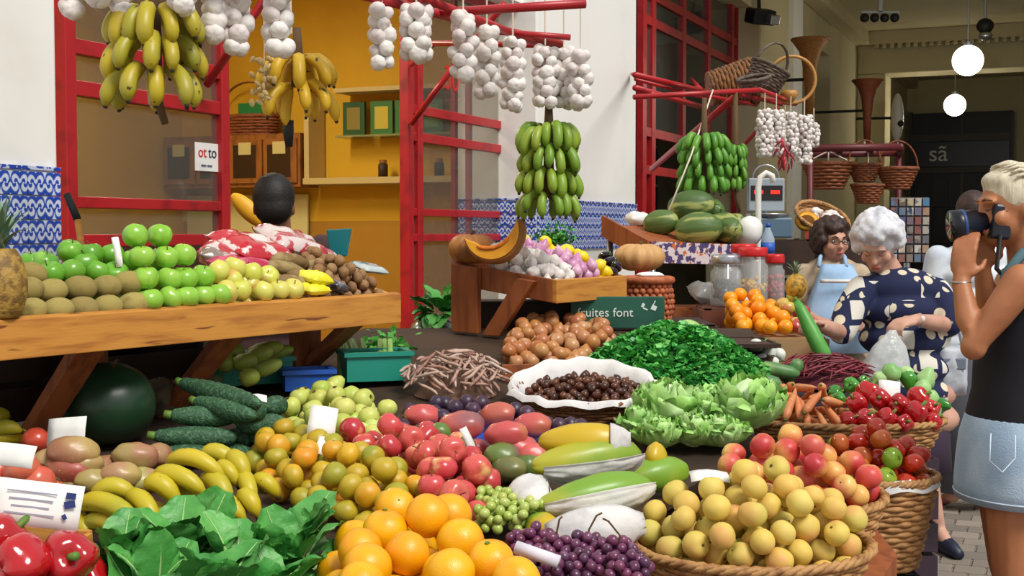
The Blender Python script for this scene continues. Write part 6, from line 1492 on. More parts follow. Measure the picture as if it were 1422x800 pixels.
# ---- dark shop front at the end
ds = thing('shop_front', 'dark shop front with a pale sign at the end of the arcade', 'shop front', P(1334, 400, 25.3)); ds.location.z = 0; d0 = -ds.location
def endpt(px, py, out=0.0):
    """the point of the arcade end wall seen at the pixel, out metres before it"""
    c = (px-711)/FPX; Yw = 27.45 - out; n = (XO + DX*Yw - c*Yw)/(-.9177 - c*.3974); q = F(Yw, n, 0)
    return P(px, py, q.y)
def eb(px0, px1, py0, py1, nm, m, Y=27.3, th=.1, par=None):
    out = 27.45 - Y; pa, pb = endpt(px0, (py0+py1)/2, out), endpt(px1, (py0+py1)/2, out); ym = (py0+py1)/2
    q = endpt((px0+px1)/2, py0, out); w = endpt((px0+px1)/2, py1, out); A = Vector((pa.x, pa.y, 0)); Bq = Vector((pb.x, pb.y, 0)); o_ = -FD*th/2
    return MB().hexa([Vector((p.x, p.y, z))+s_ for z in (w.z, q.z) for p, s_ in ((A,o_),(Bq,o_),(Bq,-o_),(A,-o_))]).build(nm, m, par or ds, loc=d0)
M_dk2 = mat('dark_front', '16141A', .5); M_dk3 = mat('brown_shutter', '3A3230', .5)
eb(1263,1405,156,428,'backing',M_dk2); eb(1263,1405,186,196,'transom',M_dk3,27.2); eb(1263,1405,232,240,'transom',M_dk3,27.2)
for x in (1263,1335,1404): eb(x-2,x+2,156,428,'mullion',M_dk3,27.2)
sb_ = eb(1266,1402,197,231,'sign_board',mat('navy_board', '14162E', .4),27.18,.06)
for x in range(1270,1400,22): eb(x,x+1.4,240,400,'glazing_bar',M_dk3,27.2)
for y in (285,335): eb(1266,1402,y,y+1.5,'glazing_rail',M_dk3,27.2)
t = text('lettering', 'sã', .48, mat('pale_sign', 'E6E6DE', .6), frame(endpt(1303, 214, .33), FN, (0,0,1)), ds); t.location = d0
# oval wall mirror / sign on the pilaster
ov = thing('oval_sign', 'narrow oval white sign projecting from the pilaster', 'sign', P(1246, 163, 19.5)); MB().ball((0,0,0), 1.0, 24, 14, (.09,.12,.36)).build('face', M_clr, ov, smooth=True); MB().tube([(-.05,.1,0),(-.55,.25,0)], .02, 8).build('arm', M_black, ov); MB().ball((.02,-.11,-.1), .05, 10, 7, (1,.4,1)).build('emblem', M_black, ov, smooth=True)

# ---- third rack with hanging baskets
r3 = thing('hanging_rack', 'dark red rack of the basket stall beyond the stall keeper', 'rack', P(1190, 205, 10.5)); r30 = r3
M_dr = mat('dark_red_paint', '5E1E22', .5)
for a in ((1122,206,10.2,1250,204,10.2),(1122,215,11.2,1250,212,11.2),(1122,206,10.2,1122,215,11.2),(1250,204,10.2,1250,212,11.2),(1165,205,10.2,1165,214,11.2),(1208,205,10.2,1208,213,11.2)): rtube(*a, r=.03, root=r3, m=M_dr)
for a in ((1125,206,10.2,1125,430,10.2),(1248,206,11.2,1248,420,11.2)): rtube(*a, nm='post', r=.025, root=r3, m=M_dr)
M_cn = mat('cane_brown', '8E4E28', .6, ncol='6A381C', nscale=40, bump=.5, bscale=120)
for x, y, rx, h, hd, lb in ((1150,262,.20,.20,.0,'deep round brown basket at the end of the hanging row'),(1200,252,.13,.13,.2,'small round brown basket with a hoop handle in the hanging row'),(1246,262,.16,.16,.22,'brown basket with a tall hoop handle nearest the shop front'),(1205,282,.13,.14,.0,'square-sided tan basket hung below the others')):
    bk = basket('hanging_basket', lb, P(x, y, 10.4), rx, rx*.8, h, M_cn, 0, .42, 8, 18, handle=hd or None, cat='basket'); q = P(x, 208, 10.4); MB().tube([(0,0,h+hd if hd else h), (0,0,q.z-bk.location.z)], .006, 5).build('cord', M_string, bk)
    if not hd: MB().tube([(-rx,0,h),(0,0,h+.1),(rx,0,h)], .006, 5).build('sling', M_string, bk)
MB().box((0,0,.1),(.5,.3,.2)).build('dark_hat_pile', M_dark, None, loc=P(1150, 232, 10.6)) if False else None
# fruit heap / dark goods below the rack
crate('display_counter', 'dark display counter below the hanging baskets', 2.42, 3.28, 9.9, 10.5, 0, 1.0, M_dark, 5, 'counter')
# postcard rack
pr = thing('postcard_rack', 'upright rack filled with small coloured postcards', 'rack', (P(1262,320,9.3).x, 9.3, 0)); x0 = P(1236,320,9.3).x-pr.location.x; x1 = P(1291,320,9.3).x-pr.location.x; z0, z1 = P(1262,365,9.3).z, P(1262,274,9.3).z
MB().box(((x0+x1)/2,.02,(z0+z1)/2), (x1-x0,.02,z1-z0)).build('back_panel', M_dk3, pr, bevel=.008); MB().tube([(0,.04,0),(0,.04,z0+.05)], .025, 10).build('pole', M_steel, pr); MB().lathe([(.22,0),(.2,.02)], 20).build('foot', M_black, pr)
M_pc = mat('postcards', ['2A3A7A', 'B8A88A', '8A4A3A', '4A7A9A', 'D8D4CC', '6A5A4A', '3A4A6A'], .4, ncol=['C8B89A', '2A3A5A', 'A86A4A'], nscale=14, lo=.5, hi=.6)
pcm = MB().box((0,0,0), ((x1-x0)/6.2,.006,(z1-z0)/8.6)).mesh('postcard', False)
for i in range(5):
    for j in range(7): obj('postcard', pcm, M_pc, pr, (x0+(x1-x0)*(i+.5)/5, -.0, z0+(z1-z0)*(j+.5)/7))
bk = basket('tall_wicker_basket', 'tall wicker basket standing on the pavement beyond the handbag', (2.73, 8.04, 0.002), .13, .12, .42, M_wick, 0, .12, 16, 20)
# items on the end wall of the yellow shop
M_cab = mat('cabinet_wood', '9A5E26', .5, ncol='7E4A1C', nscale=6, stretch=(4,4,1))
cb = thing('wall_cabinet', 'wooden wall cabinet with paper notes on its glass doors', 'cabinet', S(2.25, 1.95, .2)); c0_ = -cb.location
def sbx(t0, t1, z0, z1, o0, o1, nm, m, par, inv): return MB().hexa([S(t0,z0,o0),S(t0,z0,o1),S(t1,z0,o1),S(t1,z0,o0),S(t0,z1,o0),S(t0,z1,o1),S(t1,z1,o1),S(t1,z1,o0)]).build(nm, m, par, loc=inv)
sbx(1.62,2.84,1.75,2.14,.02,.26,'carcass',M_cab,cb,c0_)
for k in range(4):
    t0 = 1.64+.30*k; dr = sbx(t0,t0+.285,1.78,2.10,.262,.28,'door',M_cab,cb,c0_); sbx(t0+.05,t0+.25,1.82,2.06,.281,.285,'glass',mat('dim_glass_%d' % k,'2E1C1A',.2),dr,Vector()); sbx(t0+.09,t0+.20,1.99,2.08,.286,.288,'paper_note',mat('note_%d' % k,'CDBE7A',.8),dr,Vector())
bkc = basket('wicker_basket', 'brown wicker basket with a hoop handle on top of the wall cabinet', S(2.15, 2.143, .14), .26, .12, .14, M_cn, 0, .15, 7, 20, handle=.26, rot=-.4)
tag(sbx(1.98,2.2,2.30,2.38,.1,.2,'green_cloth',mat('green_cloth','1E7A3A',.8),None,None), 'green cloth lying in the wicker basket on the cabinet', 'cloth')
su = thing('wall_shelf', 'pale wall shelf unit holding picture frames on the yellow wall', 'shelf', S(.8, 1.9, .1)); u0 = -su.location; M_shw = mat('shelf_cream', 'C8B070', .6)
sbx(.1,1.60,1.765,1.81,.02,.26,'shelf_board',M_shw,su,u0); sbx(.1,1.35,2.42,2.45,.02,.24,'shelf_board',M_shw,su,u0); sbx(1.56,1.60,1.81,2.42,.02,.24,'side_panel',M_shw,su,u0); sbx(.1,1.35,2.10,2.115,.02,.22,'glass_shelf',mat('shelf_glass','A8B078',.1,alpha=.5),su,u0); sbx(.72,.735,1.81,2.42,.20,.21,'divider',M_shw,su,u0)
for k, t0 in enumerate((.32,.62,.82,1.02,1.25)):
    pf = thing('picture_frame', ['green picture frame at the shelf end by the door post','green picture frame second from the door post','green leaning picture frame in the middle of the shelf','green picture frame with a yellow picture','dark green frame behind the ripe bananas'][k], 'picture frame', S(t0, 2.118, .12)); sbx(t0-.09,t0+.09,2.118,2.36,.10,.125,'frame',mat('frame_green_%d' % k,['2E6A2A','28602A','347030','3A7430','245226'][k],.5),pf,-pf.location); sbx(t0-.055,t0+.055,2.16,2.32,.126,.128,'picture',mat('picture_%d' % k,['B8A84A','6A8A3A','5A7A34','C8B43A','8A7A2E'][k],.6),pf,-pf.location)
for k, t0 in enumerate((.55, 1.0)):
    o_ = thing('spice_jar', ['small dark jar on the lower shelf near the divider','pair-sized brown jar on the lower shelf'][k], 'jar', S(t0, 1.812, .14)); MB().lathe([(.035,0),(.035,.09),(.02,.10)], 14).build('body', M_dark, o_, smooth=True); MB().lathe([(.026,.10),(.026,.125)], 12).build('cap', M_cab, o_)
sbx(1.7,2.8,1.36,1.70,.02,.04,'pale_panel',mat('pale_panel','D8CC8A',.7),None,None); tag(bpy.data.objects['pale_panel'], 'pale panel on the yellow wall under the cabinet', 'panel')
tag(obj('half_papaya', blob('half_papaya', .05, (.8,.6,2.0), n=18, m=12), M_flesh, None, P(345, 292, 5.6), (.0,-.8,0)), 'orange papaya slice raised behind the snack bags', 'papaya')
# ================================================================== people
M_skin_tan = mat('skin_tanned', 'B87850', .5, ncol='A2643F', nscale=6, lo=.4, hi=.8, sss=.08)
M_skin_old = mat('skin_fair', 'C89A84', .55, ncol='B07E6C', nscale=12, lo=.4, hi=.8, sss=.08)
M_skin_sel = mat('skin_rosy', 'C8947C', .5, ncol='B87C68', nscale=8, lo=.4, hi=.8, sss=.08)
M_skin_dk = mat('skin_brown', '8A5A40', .5, ncol='7A4C34', nscale=8)
M_eye = mat('eye_white', 'E8E4DC', .3); M_iris = mat('eye_dark', '2A1C14', .2); M_lip = mat('lips', 'A8544C', .45)
def limb(mb, pts, rad, n=12):
    pts = [Vector(p) for p in pts]; mb.tube(pts, rad, n)
    for p, r in zip(pts, rad): mb.ball(p, r*.995, n, 8)
def fuse(mb, name, m, parent=None, vox=.009, smooth=3, loc=None):
    me = mb.mesh(name); o = bpy.data.objects.new('tmp', me); COL.objects.link(o)
    md = o.modifiers.new('r', 'REMESH'); md.mode = 'VOXEL'; md.voxel_size = vox; md.use_smooth_shade = True
    if smooth: s = o.modifiers.new('s', 'SMOOTH'); s.iterations = smooth; s.factor = .5
    bpy.context.view_layer.update(); dg = bpy.context.evaluated_depsgraph_get()
    me2 = bpy.data.meshes.new_from_object(o.evaluated_get(dg)); bpy.data.objects.remove(o); bpy.data.meshes.remove(me)
    me2.name = name; me2.materials.clear(); me2.polygons.foreach_set('use_smooth', [True]*len(me2.polygons))
    return obj(name, me2, m, parent, loc)
def head(mb, H):
    """face towards local -Y"""
    def b(c, r, sc=(1,1,1)): mb.ball(H @ Vector(c), r, 16, 11, sc, H.to_3x3())
    b((0,.012,.022), .1, (.76,.93,.92)); b((0,-.02,-.035), .1, (.62,.68,.72)); b((0,-.048,-.078), .04, (1.0,.9,.75)); b((0,-.078,.022), .03, (1.9,.5,.45))
    b((0,-.10,-.028), .016, (.95,1.1,.8)); b((0,-.092,-.006), .011, (.8,1,1.9))
    for s in (-1, 1):
        b((s*.040,-.060,-.028), .026, (1,.8,1.0)); b((s*.076,.012,-.012), .026, (.35,.75,1.15))
    b((0,-.083,-.06), .017, (1.5,.6,.6))
def face_parts(root, H, lips=True, brow=None, shut=False):
    inv = -root.location
    for s in (-1, 1):
        if shut:
            MB().tube([H @ Vector((s*.018,-.086,.001)), H @ Vector((s*.031,-.088,-.004)), H @ Vector((s*.044,-.080,.001))], [.0012,.0022,.0012], 6).build('closed_eyelid', M_iris, root, smooth=True, loc=inv)
        e = None if shut else MB().ball(H @ Vector((s*.031,-.0765,.004)), .0115, 10, 8, (1.15,.5,.5), H.to_3x3()).build('eye', M_eye, root, smooth=True, loc=inv)
        if e: MB().ball(H @ Vector((s*.031,-.0815,.003)), .0052, 8, 6, (1,.45,1), H.to_3x3()).build('iris', M_iris, e, smooth=True)
        MB().tube([H @ Vector((s*.015,-.093,.025)), H @ Vector((s*.032,-.092,.031)), H @ Vector((s*.05,-.081,.025))], [.003,.004,.002], 6).build('eyebrow', brow or M_iris, root, smooth=True, loc=inv)
    if lips: MB().ball(H @ Vector((0,-.0935,-.06)), .0115, 12, 8, (1.9,.45,.62), H.to_3x3()).build('lips', M_lip, root, smooth=True, loc=inv)
def handm(mb, w, d, nrm, curl=.5, s=1.0, thumb=1):
    """wrist w, pointing d, palm facing nrm"""
    d = Vector(d).normalized(); nrm = Vector(nrm); nrm = (nrm - d*nrm.dot(d)).normalized(); side = d.cross(nrm)
    w = Vector(w); pal = w + d*.048*s
    R = Matrix((side, d, nrm)).transposed(); mb.ball(pal, .044*s, 12, 9, (.88,1.15,.42), R)
    limb(mb, [w - d*.02*s, w + d*.02*s], [.024*s, .024*s], 10)
    for k, L_ in enumerate((.066,.076,.072,.056)):
        off = side*((k-1.5)*.0195*s); p = w + d*.088*s + off - nrm*.002*s; dd = d.copy(); pts = [p - d*.02*s, p]; a = curl*(.7+.1*k)
        dd = d
        for seg, f in enumerate((.45,.32,.26)):
            ang = a*(seg+1)*.8; dd = d*math.cos(ang) + nrm*math.sin(ang); p = p + dd*L_*f*s; pts.append(p)
        limb(mb, pts, [.0098*s,.0098*s,.0092*s,.0084*s,.0072*s], 8)
    t0 = w + d*.022*s + side*thumb*.030*s; t1 = t0 + (d*.55 + side*thumb*.65 + nrm*.35).normalized()*.034*s; t2 = t1 + (d*.85 + side*thumb*.1 + nrm*.5).normalized()*.03*s
    limb(mb, [w + d*.02*s + side*thumb*.012*s, t0, t1, t2], [.015*s,.0135*s,.011*s,.0085*s], 8)
def loft(rings, n=28, m=None, cap=True):
    """rings of (centre, rx, ry)"""
    mb = MB(); vs = []
    for c, rx, ry in rings:
        for j in range(n): vs.append(Vector(c) + Vector((rx*math.cos(2*PI*j/n), ry*math.sin(2*PI*j/n), 0)))
    f = [(i*n+j, i*n+(j+1) % n, (i+1)*n+(j+1) % n, (i+1)*n+j) for i in range(len(rings)-1) for j in range(n)]
    if cap: f += [tuple(reversed(range(n))), tuple((len(rings)-1)*n+j for j in range(n))]
    return mb.add(vs, f)
def curls(mb, H, n, r, reg, c=(0,.012,.022), sc=(.80,.97,.97), jit=.006):
    for k in range(n):
        z = 1-2*(k+.5)/n; a = k*2.39996; v = Vector((math.sqrt(1-z*z)*math.cos(a), math.sqrt(1-z*z)*math.sin(a), z))
        if reg(v): mb.ball(H @ (Vector(c) + Vector((v.x*sc[0], v.y*sc[1], v.z*sc[2]))*.1 + Vector((random.uniform(-jit,jit),)*3)), r*random.uniform(.85,1.2), 9, 7)
def hmat(p, yaw=0, pitch=0, roll=0): return Matrix.Translation(p) @ Euler((pitch, roll, yaw), 'ZXY').to_matrix().to_4x4() if False else Matrix.Translation(p) @ (Matrix.Rotation(yaw, 4, 'Z') @ Matrix.Rotation(pitch, 4, 'X') @ Matrix.Rotation(roll, 4, 'Y'))

# ---- photographer: faces the stalls, seen in profile
PY = 3.72
def W(px, py, dy=0.0): return P(px, py, PY+dy)
ph = thing('person', 'blonde woman in black top and pale denim skirt holding a camera to her eye', 'person', (1.44, PY, 0)); pl_ = -ph.location
Hp = hmat(W(1404, 288), -PI/2+.12, .08)
bm_ = MB(); head(bm_, Hp)
nk = W(1420, 352)
limb(bm_, [Hp @ Vector((0,.035,-.06)), W(1424,362), W(1428,385)], [.052,.050,.062])
tz = lambda py: W(1400, py).z
for (px, py, rx, ry) in ((1432,395,.075,.15),(1428,420,.088,.15),(1420,455,.11,.14),(1412,500,.105,.125),(1412,540,.10,.125),(1408,580,.115,.15),(1405,620,.12,.16)):
    bm_.ball(W(px, py), 1.0, 20, 12, (rx, ry, .075))
for s, dx in ((-1, 0), (1, .035)):
    hip = Vector((1.415+dx, PY + s*.085, .80)); kn = Vector((1.415+dx*1.5, PY + s*.09, .44)); ank = Vector((1.45+dx*2.5, PY + s*.09, .09))
    limb(bm_, [hip, hip.lerp(kn,.5), kn, kn.lerp(ank,.35)+Vector((.012,0,0)), ank], [.088,.074,.052,.052,.034])
    limb(bm_, [ank, ank+Vector((-.06,0,-.045)), ank+Vector((-.15,0,-.062))], [.034,.032,.022])
# near (left) arm and far arm
SL = W(1418, 392, -.15); EL = W(1352, 482, -.13); WR = W(1334, 388, -.06)
limb(bm_, [SL, SL.lerp(EL,.5), EL, EL.lerp(WR,.4), WR], [.052,.044,.038,.036,.024])
SR = W(1405, 392, .15); ER = W(1378, 470, .10); WR2 = W(1364, 372, .04)
limb(bm_, [SR, SR.lerp(ER,.5), ER, ER.lerp(WR2,.4), WR2], [.05,.044,.037,.035,.024])
handm(bm_, WR, W(1345,308,-.05)-WR, Vector((.35,.6,.0)), .55, .95, -1); handm(bm_, WR2, W(1366,316,.02)-WR2, Vector((-.2,-.5,.3)), .8, .9, 1)
body = fuse(bm_, 'body', M_skin_tan, ph, .0075, 3, pl_)
face_parts(ph, Hp, brow=mat('fair_brow', '8A6A4A', .8), shut=True)
M_blond = mat('blonde_hair', 'DCD2B8', .5, ncol='B8AA90', nscale=50, lo=.4, hi=.7, stretch=(1,1,.25), bump=.6, bscale=160)
hb = MB(); hb.ball(Hp @ Vector((0,.022,.036)), .1, 22, 14, (.83,.98,.93), Hp.to_3x3()); hb.ball(Hp @ Vector((0,.12,.02)), .045, 14, 9, (1,1,1.0)); hb.ball(Hp @ Vector((0,-.03,.078)), .055, 14, 9, (1.1,.9,.6), Hp.to_3x3())
hb.ball(Hp @ Vector((0,.06,-.03)), .06, 14, 9, (1.1,.9,1.0), Hp.to_3x3())
fuse(hb, 'hair', M_blond, ph, .008, 3, pl_)
for k in range(13):
    x = -.072+.012*k; c_ = math.sqrt(max(.05, 1-(x/.088)**2)); MB().tube([Hp @ Vector((x,-.062*c_+.02,.036+.086*c_)), Hp @ Vector((x*1.02,.0,.038+.093*c_)), Hp @ Vector((x*.95,.06,.03+.082*c_)), Hp @ Vector((x*.5,.112,.03+.03*c_))], [.003,.0055,.0055,.003], 6).build('hair_strand', M_blond, ph, smooth=True, loc=pl_)
M_top = mat('black_jersey', '0E0E16', .85, ncol='16161F', nscale=7, bump=.3, bscale=14)
def PW(px, py): return W(px, py)
loft([(W(1407,590),.128,.165),(W(1407,575),.127,.163),(W(1410,540),.117,.142),(W(1412,500),.117,.138),(W(1419,460),.123,.152),(W(1424,432),.110,.156),(W(1428,408),.095,.15),(W(1432,392),.07,.12)], 36).build('tank_top', M_top, ph, smooth=True, loc=pl_)
M_strap = mat('teal_grey_strap', '4A6A72', .8)
for s in (-1, 1): MB().tube([W(1395,428,s*.11), W(1398,380,s*.115), W(1420,352,s*.10), W(1448,372,s*.1), W(1455,420,s*.1)], .017, 8, flat=((0,1,0),1.3)).build('strap', M_strap, ph, smooth=True, loc=pl_)
M_denim = mat('pale_denim', '9CB4CC', .85, ncol='B8CCDE', nscale=7, lo=.4, hi=.7, bump=.6, bscale=260)
sk = loft([(W(1404,692),.152,.205),(W(1404,672),.152,.205),(W(1405,640),.148,.205),(W(1405,605),.140,.19),(W(1406,578),.127,.163),(W(1407,574),.124,.160)], 40).build('skirt', M_denim, ph, smooth=True, loc=pl_)
q = W(1390, 628, -.185)
MB().tube([W(1376,602,-.184), W(1374,640,-.2), W(1392,656,-.207), W(1410,636,-.205), W(1410,604,-.19)], .0022, 5).build('pocket_seam', mat('denim_thread', 'C8D6E4', .8), ph, smooth=True, loc=pl_)
MB().tube([(W(1404,684)+Vector((.153*math.cos(2*PI*i/40), .205*math.sin(2*PI*i/40), 0))) for i in range(40)], .0025, 5, close=True).build('hem_seam', MATS['denim_thread'], ph, smooth=True, loc=pl_)
br = MB().tube([WR + Vector((.027*math.cos(2*PI*i/24), .027*math.sin(2*PI*i/24), -.008)) for i in range(24)], .003, 6, close=True).build('bracelet', M_steel, ph, smooth=True, loc=pl_)
for nm, o_ in (('earring', (.08,.01,-.045)),): MB().ball(Hp @ Vector((-o_[0], o_[1], o_[2])), .006, 8, 6).build(nm, M_steel, ph, smooth=True, loc=pl_); MB().ball(Hp @ Vector((o_[0], o_[1], o_[2])), .006, 8, 6).build(nm, M_steel, ph, smooth=True, loc=pl_)
# shoes
for s, dx in ((-1, 0), (1, .0875)):
    a = Vector((1.40+dx*.7, PY+s*.09, .016)); MB().box(a, (.25,.085,.018)).build('sandal', M_wood2, ph, loc=pl_, bevel=.006)
cm = thing('photo_camera', 'black camera with a fat lens raised by the blonde woman', 'camera', W(1368,306)); cl_ = -cm.location
M_camb = mat('camera_black', '101218', .35, ncol='1C2230', nscale=12)
MB().box(W(1382,308,0), (.055,.12,.10), (0,.1,0)).build('camera_body', M_camb, cm, loc=cl_, bevel=.008); MB().box(W(1380,281,0), (.05,.05,.03), (0,.1,0)).build('viewfinder_hump', M_camb, cm, loc=cl_, bevel=.006)
a, b = W(1372,309), W(1320,314); d = b-a
lens = MB().tube([a, a+d*.3, a+d*.32, a+d*.62, a+d*.64, b], [.036,.036,.041,.041,.044,.045], 24).build('lens', M_camb, cm, smooth=True, loc=cl_)
MB().tube([a+d*.66, a+d*.74], .0455, 24).build('focus_ring', mat('blue_grey_rubber', '2C4A80', .4), lens, smooth=True)
MB().tube([b-d*.02, b+d*.005], .038, 24).build('front_glass', mat('lens_glass', '0A1020', .05, coat=.6), lens, smooth=True)
MB().tube([W(1389,326,-.06), W(1384,373,-.1), W(1398,390,-.12), W(1426,368,-.14)], .006, 6, flat=((0,1,0),1.8)).build('neck_strap', M_black, cm, smooth=True, loc=cl_)

# ---- elderly shopper
EY = 5.72
def V(px, py, dy=0.0): return P(px, py, EY+dy)
el = thing('person', 'white-haired elderly woman in navy checked floral dress bending over the beans', 'person', (1.70, EY, 0)); e0 = -el.location
He = hmat(V(1219, 340, -.02), -.45, .55)
bm_ = MB(); head(bm_, He)
limb(bm_, [He @ Vector((0,.03,-.06)), V(1238,378,.04), V(1248,395,.05)], [.05,.052,.06])
for (px, py, rx, ry) in ((1248,402,.17,.10),(1250,430,.19,.13),(1256,470,.19,.14),(1262,510,.18,.15),(1268,545,.19,.16),(1272,580,.19,.16)): bm_.ball(V(px, py, .03), 1.0, 18, 12, (rx, ry, .09))
S1 = V(1190,408,0); E1 = V(1168,462,-.10); W1 = V(1138,452,-.34)
limb(bm_, [S1, S1.lerp(E1,.5), E1, E1.lerp(W1,.5), W1], [.055,.048,.040,.036,.025])
S2 = V(1305,410,.0); E2 = V(1318,452,-.06); W2 = V(1272,444,-.22)
limb(bm_, [S2, S2.lerp(E2,.5), E2, E2.lerp(W2,.5), W2], [.055,.048,.042,.037,.026])
handm(bm_, W1, V(1112,446,-.46)-W1, Vector((.3,0,-1)), .9, 1.0, 1); handm(bm_, W2, V(1238,452,-.28)-W2, Vector((-.2,.2,-1)), 1.0, 1.05, -1)
for s, kx, fx in ((-1, 1.70, 1.70), (1, 1.80, 1.87)):
    hip = Vector((1.70+s*.085, EY+.03, .70)); kn = Vector((1.70+s*.11, EY, .42)); an_ = Vector((fx+.02, EY-.02, .10))
    limb(bm_, [hip, kn, kn.lerp(an_,.4), an_], [.09,.058,.056,.034]); limb(bm_, [an_, an_+Vector((.02,-.08,-.055))], [.034,.03])
fuse(bm_, 'body', M_skin_old, el, .0085, 3, e0); face_parts(el, He, brow=mat('grey_brow', 'A8A098', .8), shut=True)
M_whair = mat('white_hair', 'DCDCE0', .7, ncol='B8BAC4', nscale=30, lo=.4, hi=.7, bump=.5, bscale=90)
hb = MB(); hb.ball(He @ Vector((0,.022,.034)), .1, 20, 12, (.88,1.02,.98), He.to_3x3())
curls(hb, He, 170, .026, lambda v: v.z > -.35 and not (v.y < -.35 and v.z < .42), (0,.02,.03), (.95,1.08,1.05))
fuse(hb, 'hair', M_whair, el, .008, 2, e0)
M_dress = mat('navy_print', '18204A', .85)
N, L, B = nodes(M_dress); tc = N.new('ShaderNodeTexCoord')
br_ = N.new('ShaderNodeTexVoronoi'); br_.distance = 'CHEBYCHEV'; br_.inputs['Scale'].default_value = 9.5; br_.inputs['Randomness'].default_value = .35
cr_ = N.new('ShaderNodeValToRGB'); e = cr_.color_ramp.elements; e[0].position = .36; e[0].color = lin('D8D4C8'); e[1].position = .38; e[1].color = lin('141C44'); cr_.color_ramp.interpolation = 'CONSTANT'
sep = N.new('ShaderNodeMath'); sep.operation = 'GREATER_THAN'; sep.inputs[1].default_value = .52
hs = N.new('ShaderNodeSeparateColor'); L.new(br_.outputs['Color'], hs.inputs[0]); L.new(hs.outputs[0], sep.inputs[0])
v2 = N.new('ShaderNodeTexVoronoi'); v2.inputs['Scale'].default_value = 15; c2_ = N.new('ShaderNodeValToRGB'); e = c2_.color_ramp.elements; e[0].position = .36; e[0].color = lin('D9CDB4'); e[1].position = .4; e[1].color = lin('141C44')
L.new(tc.outputs['Object'], br_.inputs['Vector']); L.new(tc.outputs['Object'], v2.inputs['Vector']); L.new(br_.outputs['Distance'], cr_.inputs[0]); L.new(v2.outputs['Distance'], c2_.inputs[0])
mx = N.new('ShaderNodeMix'); mx.data_type = 'RGBA'; L.new(sep.outputs[0], mx.inputs[0]); L.new(c2_.outputs[0], mx.inputs[6]); L.new(cr_.outputs[0], mx.inputs[7]); L.new(mx.outputs[2], B.inputs['Base Color'])
db = MB()
for (px, py, rx, ry) in ((1248,400,.185,.115),(1250,430,.205,.145),(1256,470,.205,.155),(1262,510,.19,.16),(1266,545,.19,.165)): db.ball(V(px, py, .03), 1.0, 20, 12, (rx, ry, .095))
limb(db, [S1+Vector((.02,0,.01)), S1.lerp(E1,.5), S1.lerp(E1,.95)], [.072,.07,.062]); limb(db, [S2-Vector((.02,0,-.01)), S2.lerp(E2,.5), S2.lerp(E2,.9)], [.072,.072,.066])
limb(db, [V(1235,388,.03), V(1260,386,.05)], [.045,.05])
fuse(db, 'dress', M_dress, el, .011, 3, e0)
loft([(Vector((1.74,EY+.03,.36)),.22,.17),(Vector((1.735,EY+.03,.5)),.215,.18),(Vector((1.73,EY+.03,.68)),.21,.18)], 30).build('skirt', mat('plum_skirt', '3A2A3E', .85), el, smooth=True, loc=e0)
for c in (Vector((1.715,EY-.06,.0)), Vector((1.905,EY-.07,.0))):
    MB().tube([c+Vector((-.01,.10,.045)), c+Vector((0,.03,.05)), c+Vector((.01,-.05,.038)), c+Vector((.02,-.13,.03))], [.035,.042,.038,.022], 12).build('shoe', mat('navy_shoe', '1A2038', .5), el, smooth=True, loc=e0)
wd_ = W2 + (E2-W2)*.12; MB().tube([wd_ + Vector((.0,.028*math.cos(2*PI*i/20),.028*math.sin(2*PI*i/20))) for i in range(20)], .005, 6, close=True).build('watch', M_steel, el, smooth=True, loc=e0); MB().ball(wd_+Vector((0,-.028,.008)), .014, 10, 7, (1,.5,1)).build('watch_face', M_paper, el, smooth=True, loc=e0)
MB().ball(He @ Vector((-.083,.0,-.045)), .008, 8, 6).build('earring', M_paper, el, smooth=True, loc=e0)
# plastic bag in her hand
M_plb = mat('thin_plastic', 'E4E8E8', .25, alpha=.6, ncol='C8CCCC', nscale=14, bump=.8, bscale=40)
pb_ = MB(); vs = []; n = 30
for i, (z, r_) in enumerate(((0,.012),(-.03,.03),(-.07,.062),(-.13,.085),(-.19,.098),(-.23,.085),(-.25,.04))):
    for j in range(n):
        a = 2*PI*j/n; rr = r_*(1+.22*mnoise.noise(Vector((math.cos(a)*2, math.sin(a)*2, z*14)))); vs.append(Vector((rr*math.cos(a)*1.1 - (.05*-z/.25), rr*math.sin(a)*.7, z)))
pb_.add(vs, [(i*n+j, i*n+(j+1) % n, (i+1)*n+(j+1) % n, (i+1)*n+j) for i in range(6) for j in range(n)] + [tuple(6*n+j for j in range(n))])
tag(pb_.build('plastic_bag', M_plb, None, smooth=True, loc=V(1240,458,-.28)), 'thin translucent plastic bag hanging from the elderly woman hand', 'bag')
# handbag at her elbow
hbg = thing('handbag', 'pale grey handbag hanging at the elderly woman elbow', 'handbag', V(1320, 545, -.02)); M_hb = mat('pale_leather', 'B8BCC4', .5, ncol='9AA0AC', nscale=9, bump=.4, bscale=20)
pl2 = pillow('bag_body', Vector((0,0,.10)), (PI/2,0,.15), .075, .115, .045, M_hb, 'x', 'x', 21); pl2.parent = hbg; del pl2['label']; del pl2['category']
MB().tube([(-.05,0,.2),(-.03,0,.3),(.0,0,.34),(.03,0,.3),(.05,0,.2)], .008, 8).build('strap', M_hb, hbg, smooth=True); MB().box((0,-.045,.13), (.10,.006,.05)).build('flap', mat('grey_blue_leather', '6A7080', .5), hbg, bevel=.004)

